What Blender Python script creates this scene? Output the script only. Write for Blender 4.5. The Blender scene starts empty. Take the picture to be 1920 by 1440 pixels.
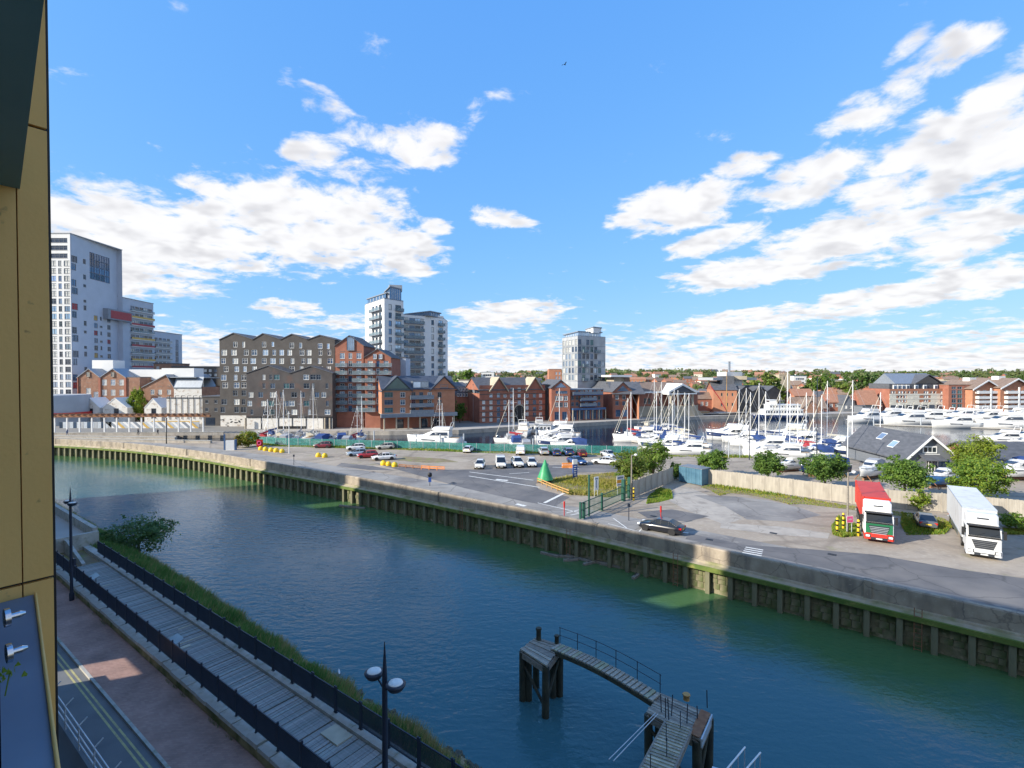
import bpy, bmesh, math, random
from mathutils import Vector, Matrix
R = math.radians
sc = bpy.context.scene
COL = sc.collection
random.seed(7)

# ---------------------------------------------------------------- camera
CAMZ, F, PITCH = 17.0, 960.0, math.atan(16 / 960.0)
cd = bpy.data.cameras.new('camera'); cam = bpy.data.objects.new('camera', cd); COL.objects.link(cam)
cd.sensor_width = 36; cd.lens = 18; cd.clip_start = 0.05; cd.clip_end = 8000
cam.location = (0, 0, CAMZ); cam.rotation_euler = (R(90) - PITCH, 0, 0)
sc.camera = cam
# ---------------------------------------------------------------- sun
SUN_EL = R(26); SX, SY = 0.92, 0.392            # horizontal direction the light travels
sl = bpy.data.lights.new('sun', 'SUN'); sl.energy = 3.2; sl.angle = R(0.6); sl.color = (1.0, 0.92, 0.79)
sun = bpy.data.objects.new('sun', sl); COL.objects.link(sun); sun.location = (-60, -40, 90)
dv = Vector((SX * math.cos(SUN_EL), SY * math.cos(SUN_EL), -math.sin(SUN_EL)))
sun.rotation_euler = dv.to_track_quat('-Z', 'Y').to_euler()
# ---------------------------------------------------------------- exposure
vs = sc.view_settings
vs.view_transform = 'Standard'; vs.look = 'None'; vs.exposure = 1.22; vs.gamma = 1.0; vs.use_curve_mapping = False
# ---------------------------------------------------------------- sky and clouds
wd = bpy.data.worlds.new('World'); sc.world = wd; wd.use_nodes = True
nt = wd.node_tree; nt.nodes.clear()
def N(t, **k):
    n = nt.nodes.new(t)
    for a, b in k.items(): setattr(n, a, b)
    return n
def lk(a, b): nt.links.new(a, b)
def mth(op, a, b=None, c=None, clamp=False):
    n = N('ShaderNodeMath', operation=op); n.use_clamp = clamp
    for i, q in enumerate((a, b, c)):
        if q is None: continue
        if isinstance(q, (int, float)): n.inputs[i].default_value = q
        else: lk(q, n.inputs[i])
    return n.outputs[0]
def mrange(v, a, b, c=0.0, d=1.0, smooth=True):
    n = N('ShaderNodeMapRange'); n.interpolation_type = 'SMOOTHSTEP' if smooth else 'LINEAR'
    lk(v, n.inputs['Value'])
    for nm, q in (('From Min', a), ('From Max', b), ('To Min', c), ('To Max', d)): n.inputs[nm].default_value = q
    return n.outputs['Result']
sky = N('ShaderNodeTexSky', sky_type='NISHITA'); sky.sun_disc = False
sky.sun_elevation = SUN_EL; sky.sun_rotation = math.atan2(-SX, -SY); sky.altitude = 0; sky.air_density = 1.0; sky.dust_density = 0.35; sky.ozone_density = 3.2
tc = N('ShaderNodeTexCoord'); sep = N('ShaderNodeSeparateXYZ'); lk(tc.outputs['Generated'], sep.inputs[0])
dx, dy, dz = sep.outputs
az = mth('ARCTAN2', dx, dy); el = mth('ARCSINE', dz)
zc = mth('MAXIMUM', dz, 0.0)
def cloud_density(shift, detail=9):
    zz = mth('ADD', mth('ADD', zc, shift), 0.17)
    px_, py_ = mth('DIVIDE', dx, zz), mth('DIVIDE', dy, zz)
    cmb = N('ShaderNodeCombineXYZ'); lk(px_, cmb.inputs[0]); lk(py_, cmb.inputs[1]); cmb.inputs[2].default_value = 3.7
    n = N('ShaderNodeTexNoise'); lk(cmb.outputs[0], n.inputs['Vector'])
    n.inputs['Scale'].default_value = 7.0; n.inputs['Detail'].default_value = detail; n.inputs['Roughness'].default_value = 0.6
    n.inputs['Distortion'].default_value = 0.25
    return n.outputs['Fac']
# broad cloud masses in azimuth and elevation (position, half sizes, tilt, weight); the sky outside them keeps a thinner cover
def AE(px, py):
    x, y = (px - 960) / F, (704 - py) / F
    return math.atan2(x, 1), math.atan2(y, math.hypot(x, 1))
MASS = [(300,440,290,85,0,1), (570,420,260,95,0,1), (730,470,120,55,-8,.95), (180,500,190,70,0,.95), (330,535,130,30,0,.7), (590,292,75,32,12,.85), (700,255,85,32,0,.75),
        (800,275,80,45,-10,.9), (650,325,140,30,0,.7), (620,210,90,30,-25,.6), (545,175,30,40,30,.45), (720,370,80,35,0,.6), (930,408,85,24,-18,.75), (820,424,42,20,0,.8), (900,205,75,30,18,.45),
        (950,590,130,30,5,.95), (545,578,75,22,-5,.85), (1265,390,140,52,8,1), (1390,312,70,26,10,.85), (1340,452,110,26,12,.95), (1430,505,210,36,6,1), (1570,450,220,55,16,1),
        (1790,440,170,60,12,.95), (1650,562,210,30,10,1), (1830,525,150,38,6,1), (1520,335,160,50,26,.85), (1700,300,170,60,28,.85), (1850,275,140,80,25,1), (1610,215,95,38,12,.8),
        (1730,140,150,40,26,.85), (1690,95,70,25,40,.55), (1870,165,120,45,28,.85), (1690,375,150,42,12,.85), (1380,605,190,27,9,.95), (1660,630,110,15,0,.95), (1780,655,200,14,4,.8), (690,605,160,20,4,.7), (330,640,120,30,0,.8)]
aev = N('ShaderNodeCombineXYZ'); lk(az, aev.inputs[0]); lk(el, aev.inputs[1])
cov = None
for (px, py, wx, wy, tilt, w) in MASS:
    a0, e0 = AE(px, py); x_ = (px-960)/F; ka = 1/(1+x_*x_); ke = 1/math.hypot(1, x_)
    mp = N('ShaderNodeMapping'); mp.vector_type = 'TEXTURE'; lk(aev.outputs[0], mp.inputs[0])
    mp.inputs['Location'].default_value = (a0, e0, 0); mp.inputs['Rotation'].default_value = (0, 0, R(tilt*.75)); mp.inputs['Scale'].default_value = (wx/F*ka*1.25, wy/F*ke*1.25, 1)
    ln = N('ShaderNodeVectorMath', operation='LENGTH'); lk(mp.outputs[0], ln.inputs[0])
    g = mrange(ln.outputs['Value'], 1.25, 0.25, 0.0, w)
    cov = g if cov is None else mth('MAXIMUM', cov, g)
hor = mrange(el, 0.0, 0.14, 0.92, 0.12)
behind = mrange(dy, 0.2, -0.3, 0.0, 0.60)  # unseen cloud cover behind the camera, thickened for brighter, more neutral fill light
cov = mth('MAXIMUM', mth('MAXIMUM', cov, hor), behind)
def cloud_alpha(d):
    return mrange(mth('ADD', mth('MULTIPLY', mth('SUBTRACT', d, 0.5), 2.1), mth('MULTIPLY', mth('SUBTRACT', cov, 0.5), 1.0)), -0.10, 0.36)
d0 = cloud_density(0.0); d1 = cloud_density(0.035, 2)
a0n = cloud_alpha(d0); a1n = cloud_alpha(d1)
under = mth('MULTIPLY', mth('MULTIPLY', a1n, a0n), mrange(mth('ADD', mth('MULTIPLY', d0, 0.25), mth('MULTIPLY', d1, 0.75)), 0.44, 0.7))
cc = N('ShaderNodeMix', data_type='RGBA'); lk(under, cc.inputs[0])
cc.inputs['A'].default_value = (3.75, 3.72, 3.74, 1); cc.inputs['B'].default_value = (2.75, 2.72, 2.8, 1)
sp_ = N('ShaderNodeSeparateColor'); lk(sky.outputs[0], sp_.inputs[0]); cb_ = N('ShaderNodeCombineColor')
for i, (k_, g_) in enumerate(((.62, .65), (1.33, .40), (3.15, .12))): lk(mth('ADD', mth('MULTIPLY', mth('POWER', sp_.outputs[i], g_), k_), mth('MULTIPLY', mth('MAXIMUM', mth('SUBTRACT', sp_.outputs[i], 8.0), 0.0), 0.9)), cb_.inputs[i])   # the phone's bright, even blue
mx = N('ShaderNodeMix', data_type='RGBA'); lk(mth('MULTIPLY', a0n, 0.96), mx.inputs[0]); lk(cb_.outputs[0], mx.inputs['A']); lk(cc.outputs['Result'], mx.inputs['B'])
bg = N('ShaderNodeBackground'); lk(mx.outputs['Result'], bg.inputs['Color']); bg.inputs['Strength'].default_value = 0.118
wo = N('ShaderNodeOutputWorld'); lk(bg.outputs[0], wo.inputs[0])

# ---------------------------------------------------------------- projection helpers: where a sight line meets the ground or a wall
def ray(px, py):
    x, y = (px - 960) / F, -(py - 720) / F
    c, s = math.cos(PITCH), math.sin(PITCH)
    return x, c + y * s, -s + y * c
def G(px, py, z=0.0):
    x, y, k = ray(px, py); t = (z - CAMZ) / k
    return (x * t, y * t)
def zat(P, py):                                       # height above point P on image row py
    k = ray(960, py); return CAMZ + k[2] * (P[1] / k[1])
def D(px, d): return ((px - 960) / F * d, d)          # plan point at depth d
UX, UY, NX, NY = -0.799, 0.6015, 0.6015, 0.799        # along the near bank / across it
def UN(u, n): return (u * UX + n * NX, u * UY + n * NY)
UANG = math.atan2(UY, UX)

# ---------------------------------------------------------------- mesh builder
class MB:
    def __init__(s): s.v = []; s.f = []; s.m = []; s.s = []
    def add(s, vs, fs, m, smooth=False):
        o = len(s.v); s.v += [tuple(q) for q in vs]
        for f in fs: s.f.append([i + o for i in f]); s.m.append(m); s.s.append(smooth)
    def box(s, x0, x1, y0, y1, z0, z1, m):
        s.add([(x0,y0,z0),(x1,y0,z0),(x1,y1,z0),(x0,y1,z0),(x0,y0,z1),(x1,y0,z1),(x1,y1,z1),(x0,y1,z1)],
              [(0,3,2,1),(4,5,6,7),(0,1,5,4),(1,2,6,5),(2,3,7,6),(3,0,4,7)], m)
    def obox(s, c, size, ang, m, z0=None, tilt=0):
        ca, sa = math.cos(ang), math.sin(ang); hx, hy, hz = size[0]/2, size[1]/2, size[2]/2
        vs = []
        for (x, y, z) in ((-hx,-hy,-hz),(hx,-hy,-hz),(hx,hy,-hz),(-hx,hy,-hz),(-hx,-hy,hz),(hx,-hy,hz),(hx,hy,hz),(-hx,hy,hz)):
            vs.append((c[0]+x*ca-y*sa, c[1]+x*sa+y*ca, c[2]+z+tilt*x))
        s.add(vs, [(0,3,2,1),(4,5,6,7),(0,1,5,4),(1,2,6,5),(2,3,7,6),(3,0,4,7)], m)
    def prism(s, poly, z0, z1, m, side=None, bottom=True):
        n = len(poly)
        if sum(poly[i][0]*poly[(i+1)%n][1]-poly[(i+1)%n][0]*poly[i][1] for i in range(n)) < 0: poly = poly[::-1]
        s.add([(p[0],p[1],z1) for p in poly], [tuple(range(n))], m)
        vs = [(p[0],p[1],z0) for p in poly] + [(p[0],p[1],z1) for p in poly]
        s.add(vs, [(i,(i+1)%n,n+(i+1)%n,n+i) for i in range(n)] + ([tuple(range(n))[::-1]] if bottom else []), m if side is None else side)
    def ext(s, poly, a0, a1, m, axis='y'):            # profile (a, z) extruded along axis
        n = len(poly)
        if axis == 'y': vs = [(p[0],a0,p[1]) for p in poly] + [(p[0],a1,p[1]) for p in poly]
        else: vs = [(a0,p[0],p[1]) for p in poly] + [(a1,p[0],p[1]) for p in poly]
        s.add(vs, [tuple(range(n)), tuple(range(2*n-1,n-1,-1))] + [(i,n+i,n+(i+1)%n,(i+1)%n) for i in range(n)], m)
    def tube(s, p, q, r, m, r2=None, n=6):
        p, q = Vector(p), Vector(q); d = (q - p)
        if d.length < 1e-6: return
        d.normalize(); a = d.orthogonal().normalized(); b = d.cross(a); r2 = r if r2 is None else r2
        vs = [p + (a*math.cos(2*math.pi*i/n) + b*math.sin(2*math.pi*i/n))*r for i in range(n)] + [q + (a*math.cos(2*math.pi*i/n) + b*math.sin(2*math.pi*i/n))*r2 for i in range(n)]
        s.add(vs, [(i,(i+1)%n,n+(i+1)%n,n+i) for i in range(n)], m, True)
        s.add(vs, [tuple(range(n))[::-1], tuple(range(n,2*n))], m)
    def path(s, pts, r, m, n=6):
        for a, b in zip(pts, pts[1:]): s.tube(a, b, r, m, n=n)
    def lathe(s, prof, m, c=(0,0), n=14, smooth=True):
        k = len(prof); vs = []
        for (r, z) in prof:
            for i in range(n): vs.append((c[0]+r*math.cos(2*math.pi*i/n), c[1]+r*math.sin(2*math.pi*i/n), z))
        fs = [(j*n+i, j*n+(i+1)%n, (j+1)*n+(i+1)%n, (j+1)*n+i) for j in range(k-1) for i in range(n)]
        s.add(vs, fs, m, smooth); s.add(vs[-n:], [tuple(range(n))], m); s.add(vs[:n], [tuple(range(n))[::-1]], m)
    def loft(s, rings, m, smooth=True, cap=True, mf=None):
        n = len(rings[0]); vs = [p for r in rings for p in r]
        for j in range(len(rings)-1):
            for i in range(n):
                a = (j*n+i, j*n+(i+1)%n, (j+1)*n+(i+1)%n, (j+1)*n+i)
                s.add([vs[q] for q in a], [(0,1,2,3)], m if mf is None else mf(j, i), smooth)
        if cap: s.add(rings[0], [tuple(range(n))[::-1]], m); s.add(rings[-1], [tuple(range(n))], m)
    def mesh(s, name):
        me = bpy.data.meshes.new(name); me.from_pydata([tuple(q) for q in s.v], [], s.f)
        keys = []
        for k in s.m:
            if k not in keys: keys.append(k)
        for k in keys: me.materials.append(MATS[k])
        ix = {k: i for i, k in enumerate(keys)}
        me.polygons.foreach_set('material_index', [ix[k] for k in s.m]); me.polygons.foreach_set('use_smooth', s.s)
        return me
def weld(me, d=0.0005):
    b = bmesh.new(); b.from_mesh(me); bmesh.ops.remove_doubles(b, verts=b.verts, dist=d); bmesh.ops.recalc_face_normals(b, faces=b.faces); b.to_mesh(me); b.free(); return me
def obj(name, mb, parent=None, loc=(0,0,0), rot=0.0):
    me = mb.mesh(name) if isinstance(mb, MB) else mb
    o = bpy.data.objects.new(name, me); COL.objects.link(o)
    o.location = loc if len(loc) == 3 else (loc[0], loc[1], 0); o.rotation_euler = (0, 0, rot) if not isinstance(rot, tuple) else rot
    if parent: o.parent = parent
    return o
def tag(o, label=None, cat=None, group=None, kind=None):
    if label: o['label'] = label
    if cat: o['category'] = cat
    if group: o['group'] = group
    if kind: o['kind'] = kind
    return o
def thing(name, label, cat, loc=(0,0,0), rot=0.0, group=None):
    o = bpy.data.objects.new(name, None); COL.objects.link(o); o.empty_display_size = 0.3
    o.location = loc if len(loc) == 3 else (loc[0], loc[1], 0); o.rotation_euler = (0, 0, rot)
    return tag(o, label, cat, group)
def copy_tree(o, parent=None):
    c = o.copy(); COL.objects.link(c); c.parent = parent
    for ch in list(KIDS.get(o.name, o.children)): copy_tree(ch, c)
    return c
KIDS = {}
def dup(root, loc, rot, label=None, group=None):
    c = copy_tree(root); c.location = loc if len(loc) == 3 else (loc[0], loc[1], 0); c.rotation_euler = (0, 0, rot)
    if label: c['label'] = label
    if group: c['group'] = group
    return c
def struct(name, mb, **k): return tag(obj(name, mb, **k), kind='structure')

# ---------------------------------------------------------------- materials
MATS = {}
def nodes_of(m):
    m.use_nodes = True; t = m.node_tree; b = t.nodes['Principled BSDF']; return t, b
def mt(key, c, rough=0.7, var=0.12, scale=1.5, bump=0.0, metal=0.0, spec=0.4, c2=None, scale2=None, alpha=1.0, detail=5, stretch=None, coat=0, lo=0.3, hi=0.7):
    m = bpy.data.materials.new(key); MATS[key] = m; t, b = nodes_of(m)
    b.inputs['Roughness'].default_value = rough; b.inputs['Metallic'].default_value = metal; b.inputs['Specular IOR Level'].default_value = spec
    b.inputs['Alpha'].default_value = alpha
    if coat: b.inputs['Coat Weight'].default_value = coat; b.inputs['Coat Roughness'].default_value = 0.08
    tcn = t.nodes.new('ShaderNodeTexCoord'); vec = tcn.outputs['Object']
    if stretch:
        mp = t.nodes.new('ShaderNodeMapping'); mp.inputs['Scale'].default_value = stretch; t.links.new(vec, mp.inputs[0]); vec = mp.outputs[0]
    nz = t.nodes.new('ShaderNodeTexNoise'); nz.inputs['Scale'].default_value = scale; nz.inputs['Detail'].default_value = detail; t.links.new(vec, nz.inputs['Vector'])
    mr = t.nodes.new('ShaderNodeMapRange'); mr.inputs['From Min'].default_value = lo; mr.inputs['From Max'].default_value = hi; t.links.new(nz.outputs['Fac'], mr.inputs['Value'])
    mx = t.nodes.new('ShaderNodeMix'); mx.data_type = 'RGBA'; t.links.new(mr.outputs[0], mx.inputs[0])
    if c2 is None: A = [q*(1-var) for q in c]; B = [min(1, q*(1+var)) for q in c]
    else: A, B = c, c2
    mx.inputs['A'].default_value = (*A, 1); mx.inputs['B'].default_value = (*B, 1)
    t.links.new(mx.outputs['Result'], b.inputs['Base Color'])
    if bump:
        n2 = t.nodes.new('ShaderNodeTexNoise'); n2.inputs['Scale'].default_value = scale2 or scale*6; n2.inputs['Detail'].default_value = 4; t.links.new(vec, n2.inputs['Vector'])
        bp = t.nodes.new('ShaderNodeBump'); bp.inputs['Strength'].default_value = bump; bp.inputs['Distance'].default_value = 0.05
        t.links.new(n2.outputs['Fac'], bp.inputs['Height']); t.links.new(bp.outputs[0], b.inputs['Normal'])
    return m
def leafmat(key, c, c2, scale=0.6):
    m = mt(key, c, rough=0.55, scale=scale, c2=c2, spec=0.25, detail=8)
    t, b = nodes_of(m); tr = t.nodes.new('ShaderNodeBsdfTranslucent'); ms = t.nodes.new('ShaderNodeMixShader'); ms.inputs[0].default_value = 0.4
    src = b.inputs['Base Color'].links[0].from_socket; t.links.new(src, tr.inputs['Color'])
    out = t.nodes['Material Output']; t.links.new(b.outputs[0], ms.inputs[1]); t.links.new(tr.outputs[0], ms.inputs[2]); t.links.new(ms.outputs[0], out.inputs[0])
def mixlayer(key, c, scale, lo, hi, stretch=None, amount=1.0, detail=6, zfade=None):     # one more layer of stain / patch colour on a material
    m = MATS[key]; t, b = nodes_of(m); src = b.inputs['Base Color'].links[0].from_socket
    tcn = t.nodes.new('ShaderNodeTexCoord'); mp = t.nodes.new('ShaderNodeMapping'); t.links.new(tcn.outputs['Object'], mp.inputs[0])
    if stretch: mp.inputs['Scale'].default_value = stretch
    mp.inputs['Location'].default_value = (scale*3.1, 7.7, 1.3)
    nz = t.nodes.new('ShaderNodeTexNoise'); nz.inputs['Scale'].default_value = scale; nz.inputs['Detail'].default_value = detail; t.links.new(mp.outputs[0], nz.inputs['Vector'])
    mr = t.nodes.new('ShaderNodeMapRange'); mr.inputs['From Min'].default_value = lo; mr.inputs['From Max'].default_value = hi; mr.inputs['To Max'].default_value = amount
    t.links.new(nz.outputs['Fac'], mr.inputs['Value']); f = mr.outputs[0]
    if zfade:
        sp = t.nodes.new('ShaderNodeSeparateXYZ'); t.links.new(tcn.outputs['Object'], sp.inputs[0])
        zr = t.nodes.new('ShaderNodeMapRange'); zr.inputs['From Min'].default_value = zfade[0]; zr.inputs['From Max'].default_value = zfade[1]
        t.links.new(sp.outputs[2], zr.inputs['Value']); mu = t.nodes.new('ShaderNodeMath'); mu.operation = 'MULTIPLY'
        t.links.new(f, mu.inputs[0]); t.links.new(zr.outputs[0], mu.inputs[1]); f = mu.outputs[0]
    mx = t.nodes.new('ShaderNodeMix'); mx.data_type = 'RGBA'; t.links.new(f, mx.inputs[0]); t.links.new(src, mx.inputs['A']); mx.inputs['B'].default_value = (*c, 1)
    t.links.new(mx.outputs['Result'], b.inputs['Base Color'])

# ground, stone, timber
mt('gravel', (.27,.225,.175), .95, scale=.12, c2=(.39,.335,.27), bump=.3, scale2=3); mixlayer('gravel', (.20,.175,.15), .35, .52, .7, amount=.7); mixlayer('gravel', (.46,.41,.34), 2.5, .5, .75, amount=.5)
mt('asphalt', (.105,.105,.11), .9, scale=.4, c2=(.16,.155,.155), bump=.15, scale2=8); mixlayer('asphalt', (.22,.205,.19), .15, .5, .66, amount=.7)
mt('quay_road', (.245,.235,.22), .92, scale=.25, c2=(.32,.305,.28), bump=.15, scale2=6); mixlayer('quay_road', (.15,.145,.145), .09, .5, .62, amount=.75); mixlayer('quay_road', (.38,.35,.31), 1.5, .55, .75, amount=.5)
mt('concrete', (.34,.31,.27), .9, scale=.8, c2=(.44,.40,.345), bump=.2); mixlayer('concrete', (.2,.18,.155), .5, .52, .72, stretch=(1,1,.25), amount=.7)
mt('old_parapet', (.29,.24,.18), .92, scale=.9, c2=(.42,.355,.275), bump=.35, scale2=9); mixlayer('old_parapet', (.15,.13,.115), 1.1, .48, .68, stretch=(1,1,.3), amount=.7); mixlayer('old_parapet', (.5,.45,.37), 5, .62, .75, amount=.6)
mt('ledge', (.33,.28,.2), .9, scale=1.0, c2=(.44,.38,.28), bump=.3); mixlayer('ledge', (.19,.2,.08), .7, .45, .65, amount=.8)
mt('algae_beam', (.06,.12,.022), .85, scale=.7, c2=(.16,.19,.04), bump=.4, scale2=7); mixlayer('algae_beam', (.3,.28,.08), 1.2, .56, .7, amount=.7)
mt('pile', (.075,.085,.045), .9, scale=1.2, c2=(.2,.19,.12), bump=.3, stretch=(1,1,.4))
mt('river_stone', (.15,.135,.08), .9, scale=1.3, c2=(.29,.255,.165), bump=.6, scale2=5); mixlayer('river_stone', (.085,.115,.035), .8, .45, .62, amount=.8); mixlayer('river_stone', (.46,.41,.28), 1.6, .6, .72, amount=.7)
mt('paint_white', (.72,.72,.68), .7, var=.1, scale=3); mixlayer('paint_white', (.33,.32,.3), 4, .5, .7, amount=.6)
mt('paint_yellow', (.42,.38,.17), .7, var=.15, scale=4); mixlayer('paint_yellow', (.2,.19,.15), 5, .48, .7, amount=.6)
mt('soil', (.17,.13,.085), .95, scale=.7, c2=(.29,.23,.14), bump=.5); mixlayer('soil', (.2,.22,.07), .8, .48, .62, amount=.8)
mt('town_ground', (.19,.185,.17), .95, scale=.03, c2=(.25,.23,.2))
mt('quay_paving', (.34,.32,.29), .9, scale=.3, c2=(.42,.39,.35))
mt('hill', (.05,.085,.025), .95, scale=.05, c2=(.13,.14,.05))
mt('coping', (.34,.33,.30), .9, scale=1.5, c2=(.47,.455,.41), bump=.4); mixlayer('coping', (.17,.18,.1), 2, .52, .7, amount=.6)
mt('mossy_wall', (.24,.2,.1), .95, scale=1.4, c2=(.36,.31,.17), bump=.5); mixlayer('mossy_wall', (.1,.12,.04), .9, .46, .62, amount=.9)
for i, k in enumerate(((.29,.29,.275), (.35,.34,.32), (.25,.265,.25), (.32,.335,.315))): mt('plank%d' % i, k, .8, var=.25, scale=2, stretch=(1,6,6), bump=.25)
mt('batten', (.47,.43,.33), .8, var=.15)
for i, k in enumerate(((.29,.265,.22), (.36,.33,.27), (.24,.215,.18))): mt('jetty%d' % i, k, .85, var=.3, scale=2.2, stretch=(1,5,5), bump=.3)
mt('jetty_green', (.27,.28,.17), .9, scale=1.5, c2=(.4,.39,.28), bump=.3)
mt('wet_timber', (.028,.03,.024), .7, scale=1.5, c2=(.07,.075,.05), bump=.3)
mt('fence_timber', (.36,.325,.27), .9, scale=.9, c2=(.47,.43,.36), stretch=(3,3,.4), bump=.2); mixlayer('fence_timber', (.25,.22,.19), .35, .5, .66, amount=.6)
mt('rope_wood', (.45,.27,.1), .8, var=.2)
def cracks(key, scale, c, amount=.6, width=.018):
    t, b = nodes_of(MATS[key]); src = b.inputs['Base Color'].links[0].from_socket; tcn = t.nodes.new('ShaderNodeTexCoord')
    nz = t.nodes.new('ShaderNodeTexNoise'); nz.inputs['Scale'].default_value = scale*2.5; nz.inputs['Detail'].default_value = 4; t.links.new(tcn.outputs['Object'], nz.inputs['Vector'])
    ad = t.nodes.new('ShaderNodeMix'); ad.data_type = 'RGBA'; ad.blend_type = 'ADD'; ad.inputs[0].default_value = 1.2/scale*.3; t.links.new(tcn.outputs['Object'], ad.inputs['A']); t.links.new(nz.outputs['Color'], ad.inputs['B'])
    vo = t.nodes.new('ShaderNodeTexVoronoi'); vo.feature = 'DISTANCE_TO_EDGE'; vo.inputs['Scale'].default_value = scale; t.links.new(ad.outputs['Result'], vo.inputs['Vector'])
    mr = t.nodes.new('ShaderNodeMapRange'); mr.inputs['From Min'].default_value = 0; mr.inputs['From Max'].default_value = width; mr.inputs['To Min'].default_value = amount; mr.inputs['To Max'].default_value = 0; t.links.new(vo.outputs['Distance'], mr.inputs['Value'])
    mx = t.nodes.new('ShaderNodeMix'); mx.data_type = 'RGBA'; t.links.new(mr.outputs[0], mx.inputs[0]); t.links.new(src, mx.inputs['A']); mx.inputs['B'].default_value = (*c,1); t.links.new(mx.outputs['Result'], b.inputs['Base Color'])
cracks('quay_road', .16, (.1,.09,.08)); cracks('asphalt', .22, (.06,.06,.06)); cracks('gravel', .07, (.17,.14,.11), .5, .03); cracks('concrete', .3, (.16,.14,.12), .5); cracks('old_parapet', .35, (.12,.1,.085), .6)
mixlayer('quay_road', (.12,.11,.1), .5, .6, .7, stretch=(.25,1.3,1), amount=.5); mixlayer('gravel', (.2,.165,.13), .3, .57, .66, stretch=(.3,1.6,1), amount=.6); mixlayer('gravel', (.2,.2,.08), .5, .62, .72, amount=.5)
# metal, paint, glass
mt('dark_metal', (.018,.028,.05), .45, var=.2, spec=.5)
mt('grey_metal', (.3,.31,.32), .4, metal=.7); mt('steel', (.62,.62,.64), .22, metal=1.0, var=.05); mt('galv', (.5,.54,.58), .4, metal=.3, var=.1)
mt('rust', (.2,.09,.05), .9, scale=3, c2=(.33,.17,.09))
mt('black', (.012,.012,.014), .5, var=.2); mt('tyre', (.014,.014,.014), .9, var=.2)
mt('white', (.8,.8,.78), .45, var=.04); mt('gel_white', (.82,.82,.8), .25, var=.04, spec=.5, coat=.3)
mt('cream', (.7,.66,.55), .7, var=.08, scale=.4)
mt('red_paint', (.55,.03,.025), .4, var=.1); mt('yellow_paint', (.75,.5,.02), .5, var=.1); mt('blue_paint', (.03,.08,.3), .4, var=.1)
mt('green_cone', (.03,.27,.1), .45, scale=1.2, c2=(.06,.36,.15)); mixlayer('green_cone', (.35,.45,.36), 2, .58, .72, zfade=(1.6,.2), amount=.7)
mt('teal_mesh', (.04,.22,.2), .7, var=.3, alpha=.66); mt('gate_green', (.015,.085,.06), .5, var=.15)
mt('orange_net', (.72,.25,.06), .8, var=.2); mt('pink', (.6,.08,.25), .6); mt('orange', (.8,.33,.02), .6)
mt('container_blue', (.045,.13,.2), .6, scale=.9, c2=(.09,.2,.28)); mt('lamp_white', (.8,.8,.76), .5, var=.03)
def glass(key, c, rough=.06, metal=0.0, spec=.8):
    m = mt(key, c, rough, var=.2, scale=.35, metal=metal, spec=spec)
glass('glass_dark', (.022,.03,.045)); glass('glass_blue', (.07,.12,.2), .05, .35); glass('glass_sky', (.28,.36,.46), .08, .5); glass('blind', (.5,.5,.47), .4); glass('glass_teal', (.04,.12,.13), .06, .3)  # glass_sky: bright sky reflection put into the pane colour
glass('car_glass', (.012,.015,.018), .04)
def obj_random(key, lo_, hi_):                            # every single boat or pane a little different
    t, b = nodes_of(MATS[key]); src = b.inputs['Base Color'].links[0].from_socket; oi = t.nodes.new('ShaderNodeObjectInfo'); mr = t.nodes.new('ShaderNodeMapRange'); mr.inputs['To Min'].default_value = lo_; mr.inputs['To Max'].default_value = hi_
    t.links.new(oi.outputs['Random'], mr.inputs['Value']); mx = t.nodes.new('ShaderNodeMix'); mx.data_type = 'RGBA'; mx.blend_type = 'MULTIPLY'; mx.inputs[0].default_value = 1; t.links.new(src, mx.inputs['A']); t.links.new(mr.outputs[0], mx.inputs['B']); t.links.new(mx.outputs['Result'], b.inputs['Base Color'])
for k_, a_, b_ in (('gel_white',.72,1.0),('glass_dark',.4,2.2),('glass_blue',.4,1.6),('glass_sky',.75,1.6),('blind',.8,1.35),('glass_teal',.5,1.6)): obj_random(k_, a_, b_)
def clearglass(key):
    m = bpy.data.materials.new(key); MATS[key] = m; t, b = nodes_of(m)
    b.inputs['Base Color'].default_value = (.75,.88,.88,1); b.inputs['Roughness'].default_value = .02; b.inputs['Transmission Weight'].default_value = 1.0; b.inputs['IOR'].default_value = 1.3
clearglass('clear_glass')
mt('balcony_glass', (.2,.27,.3), .1, var=.1, alpha=.55)
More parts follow.
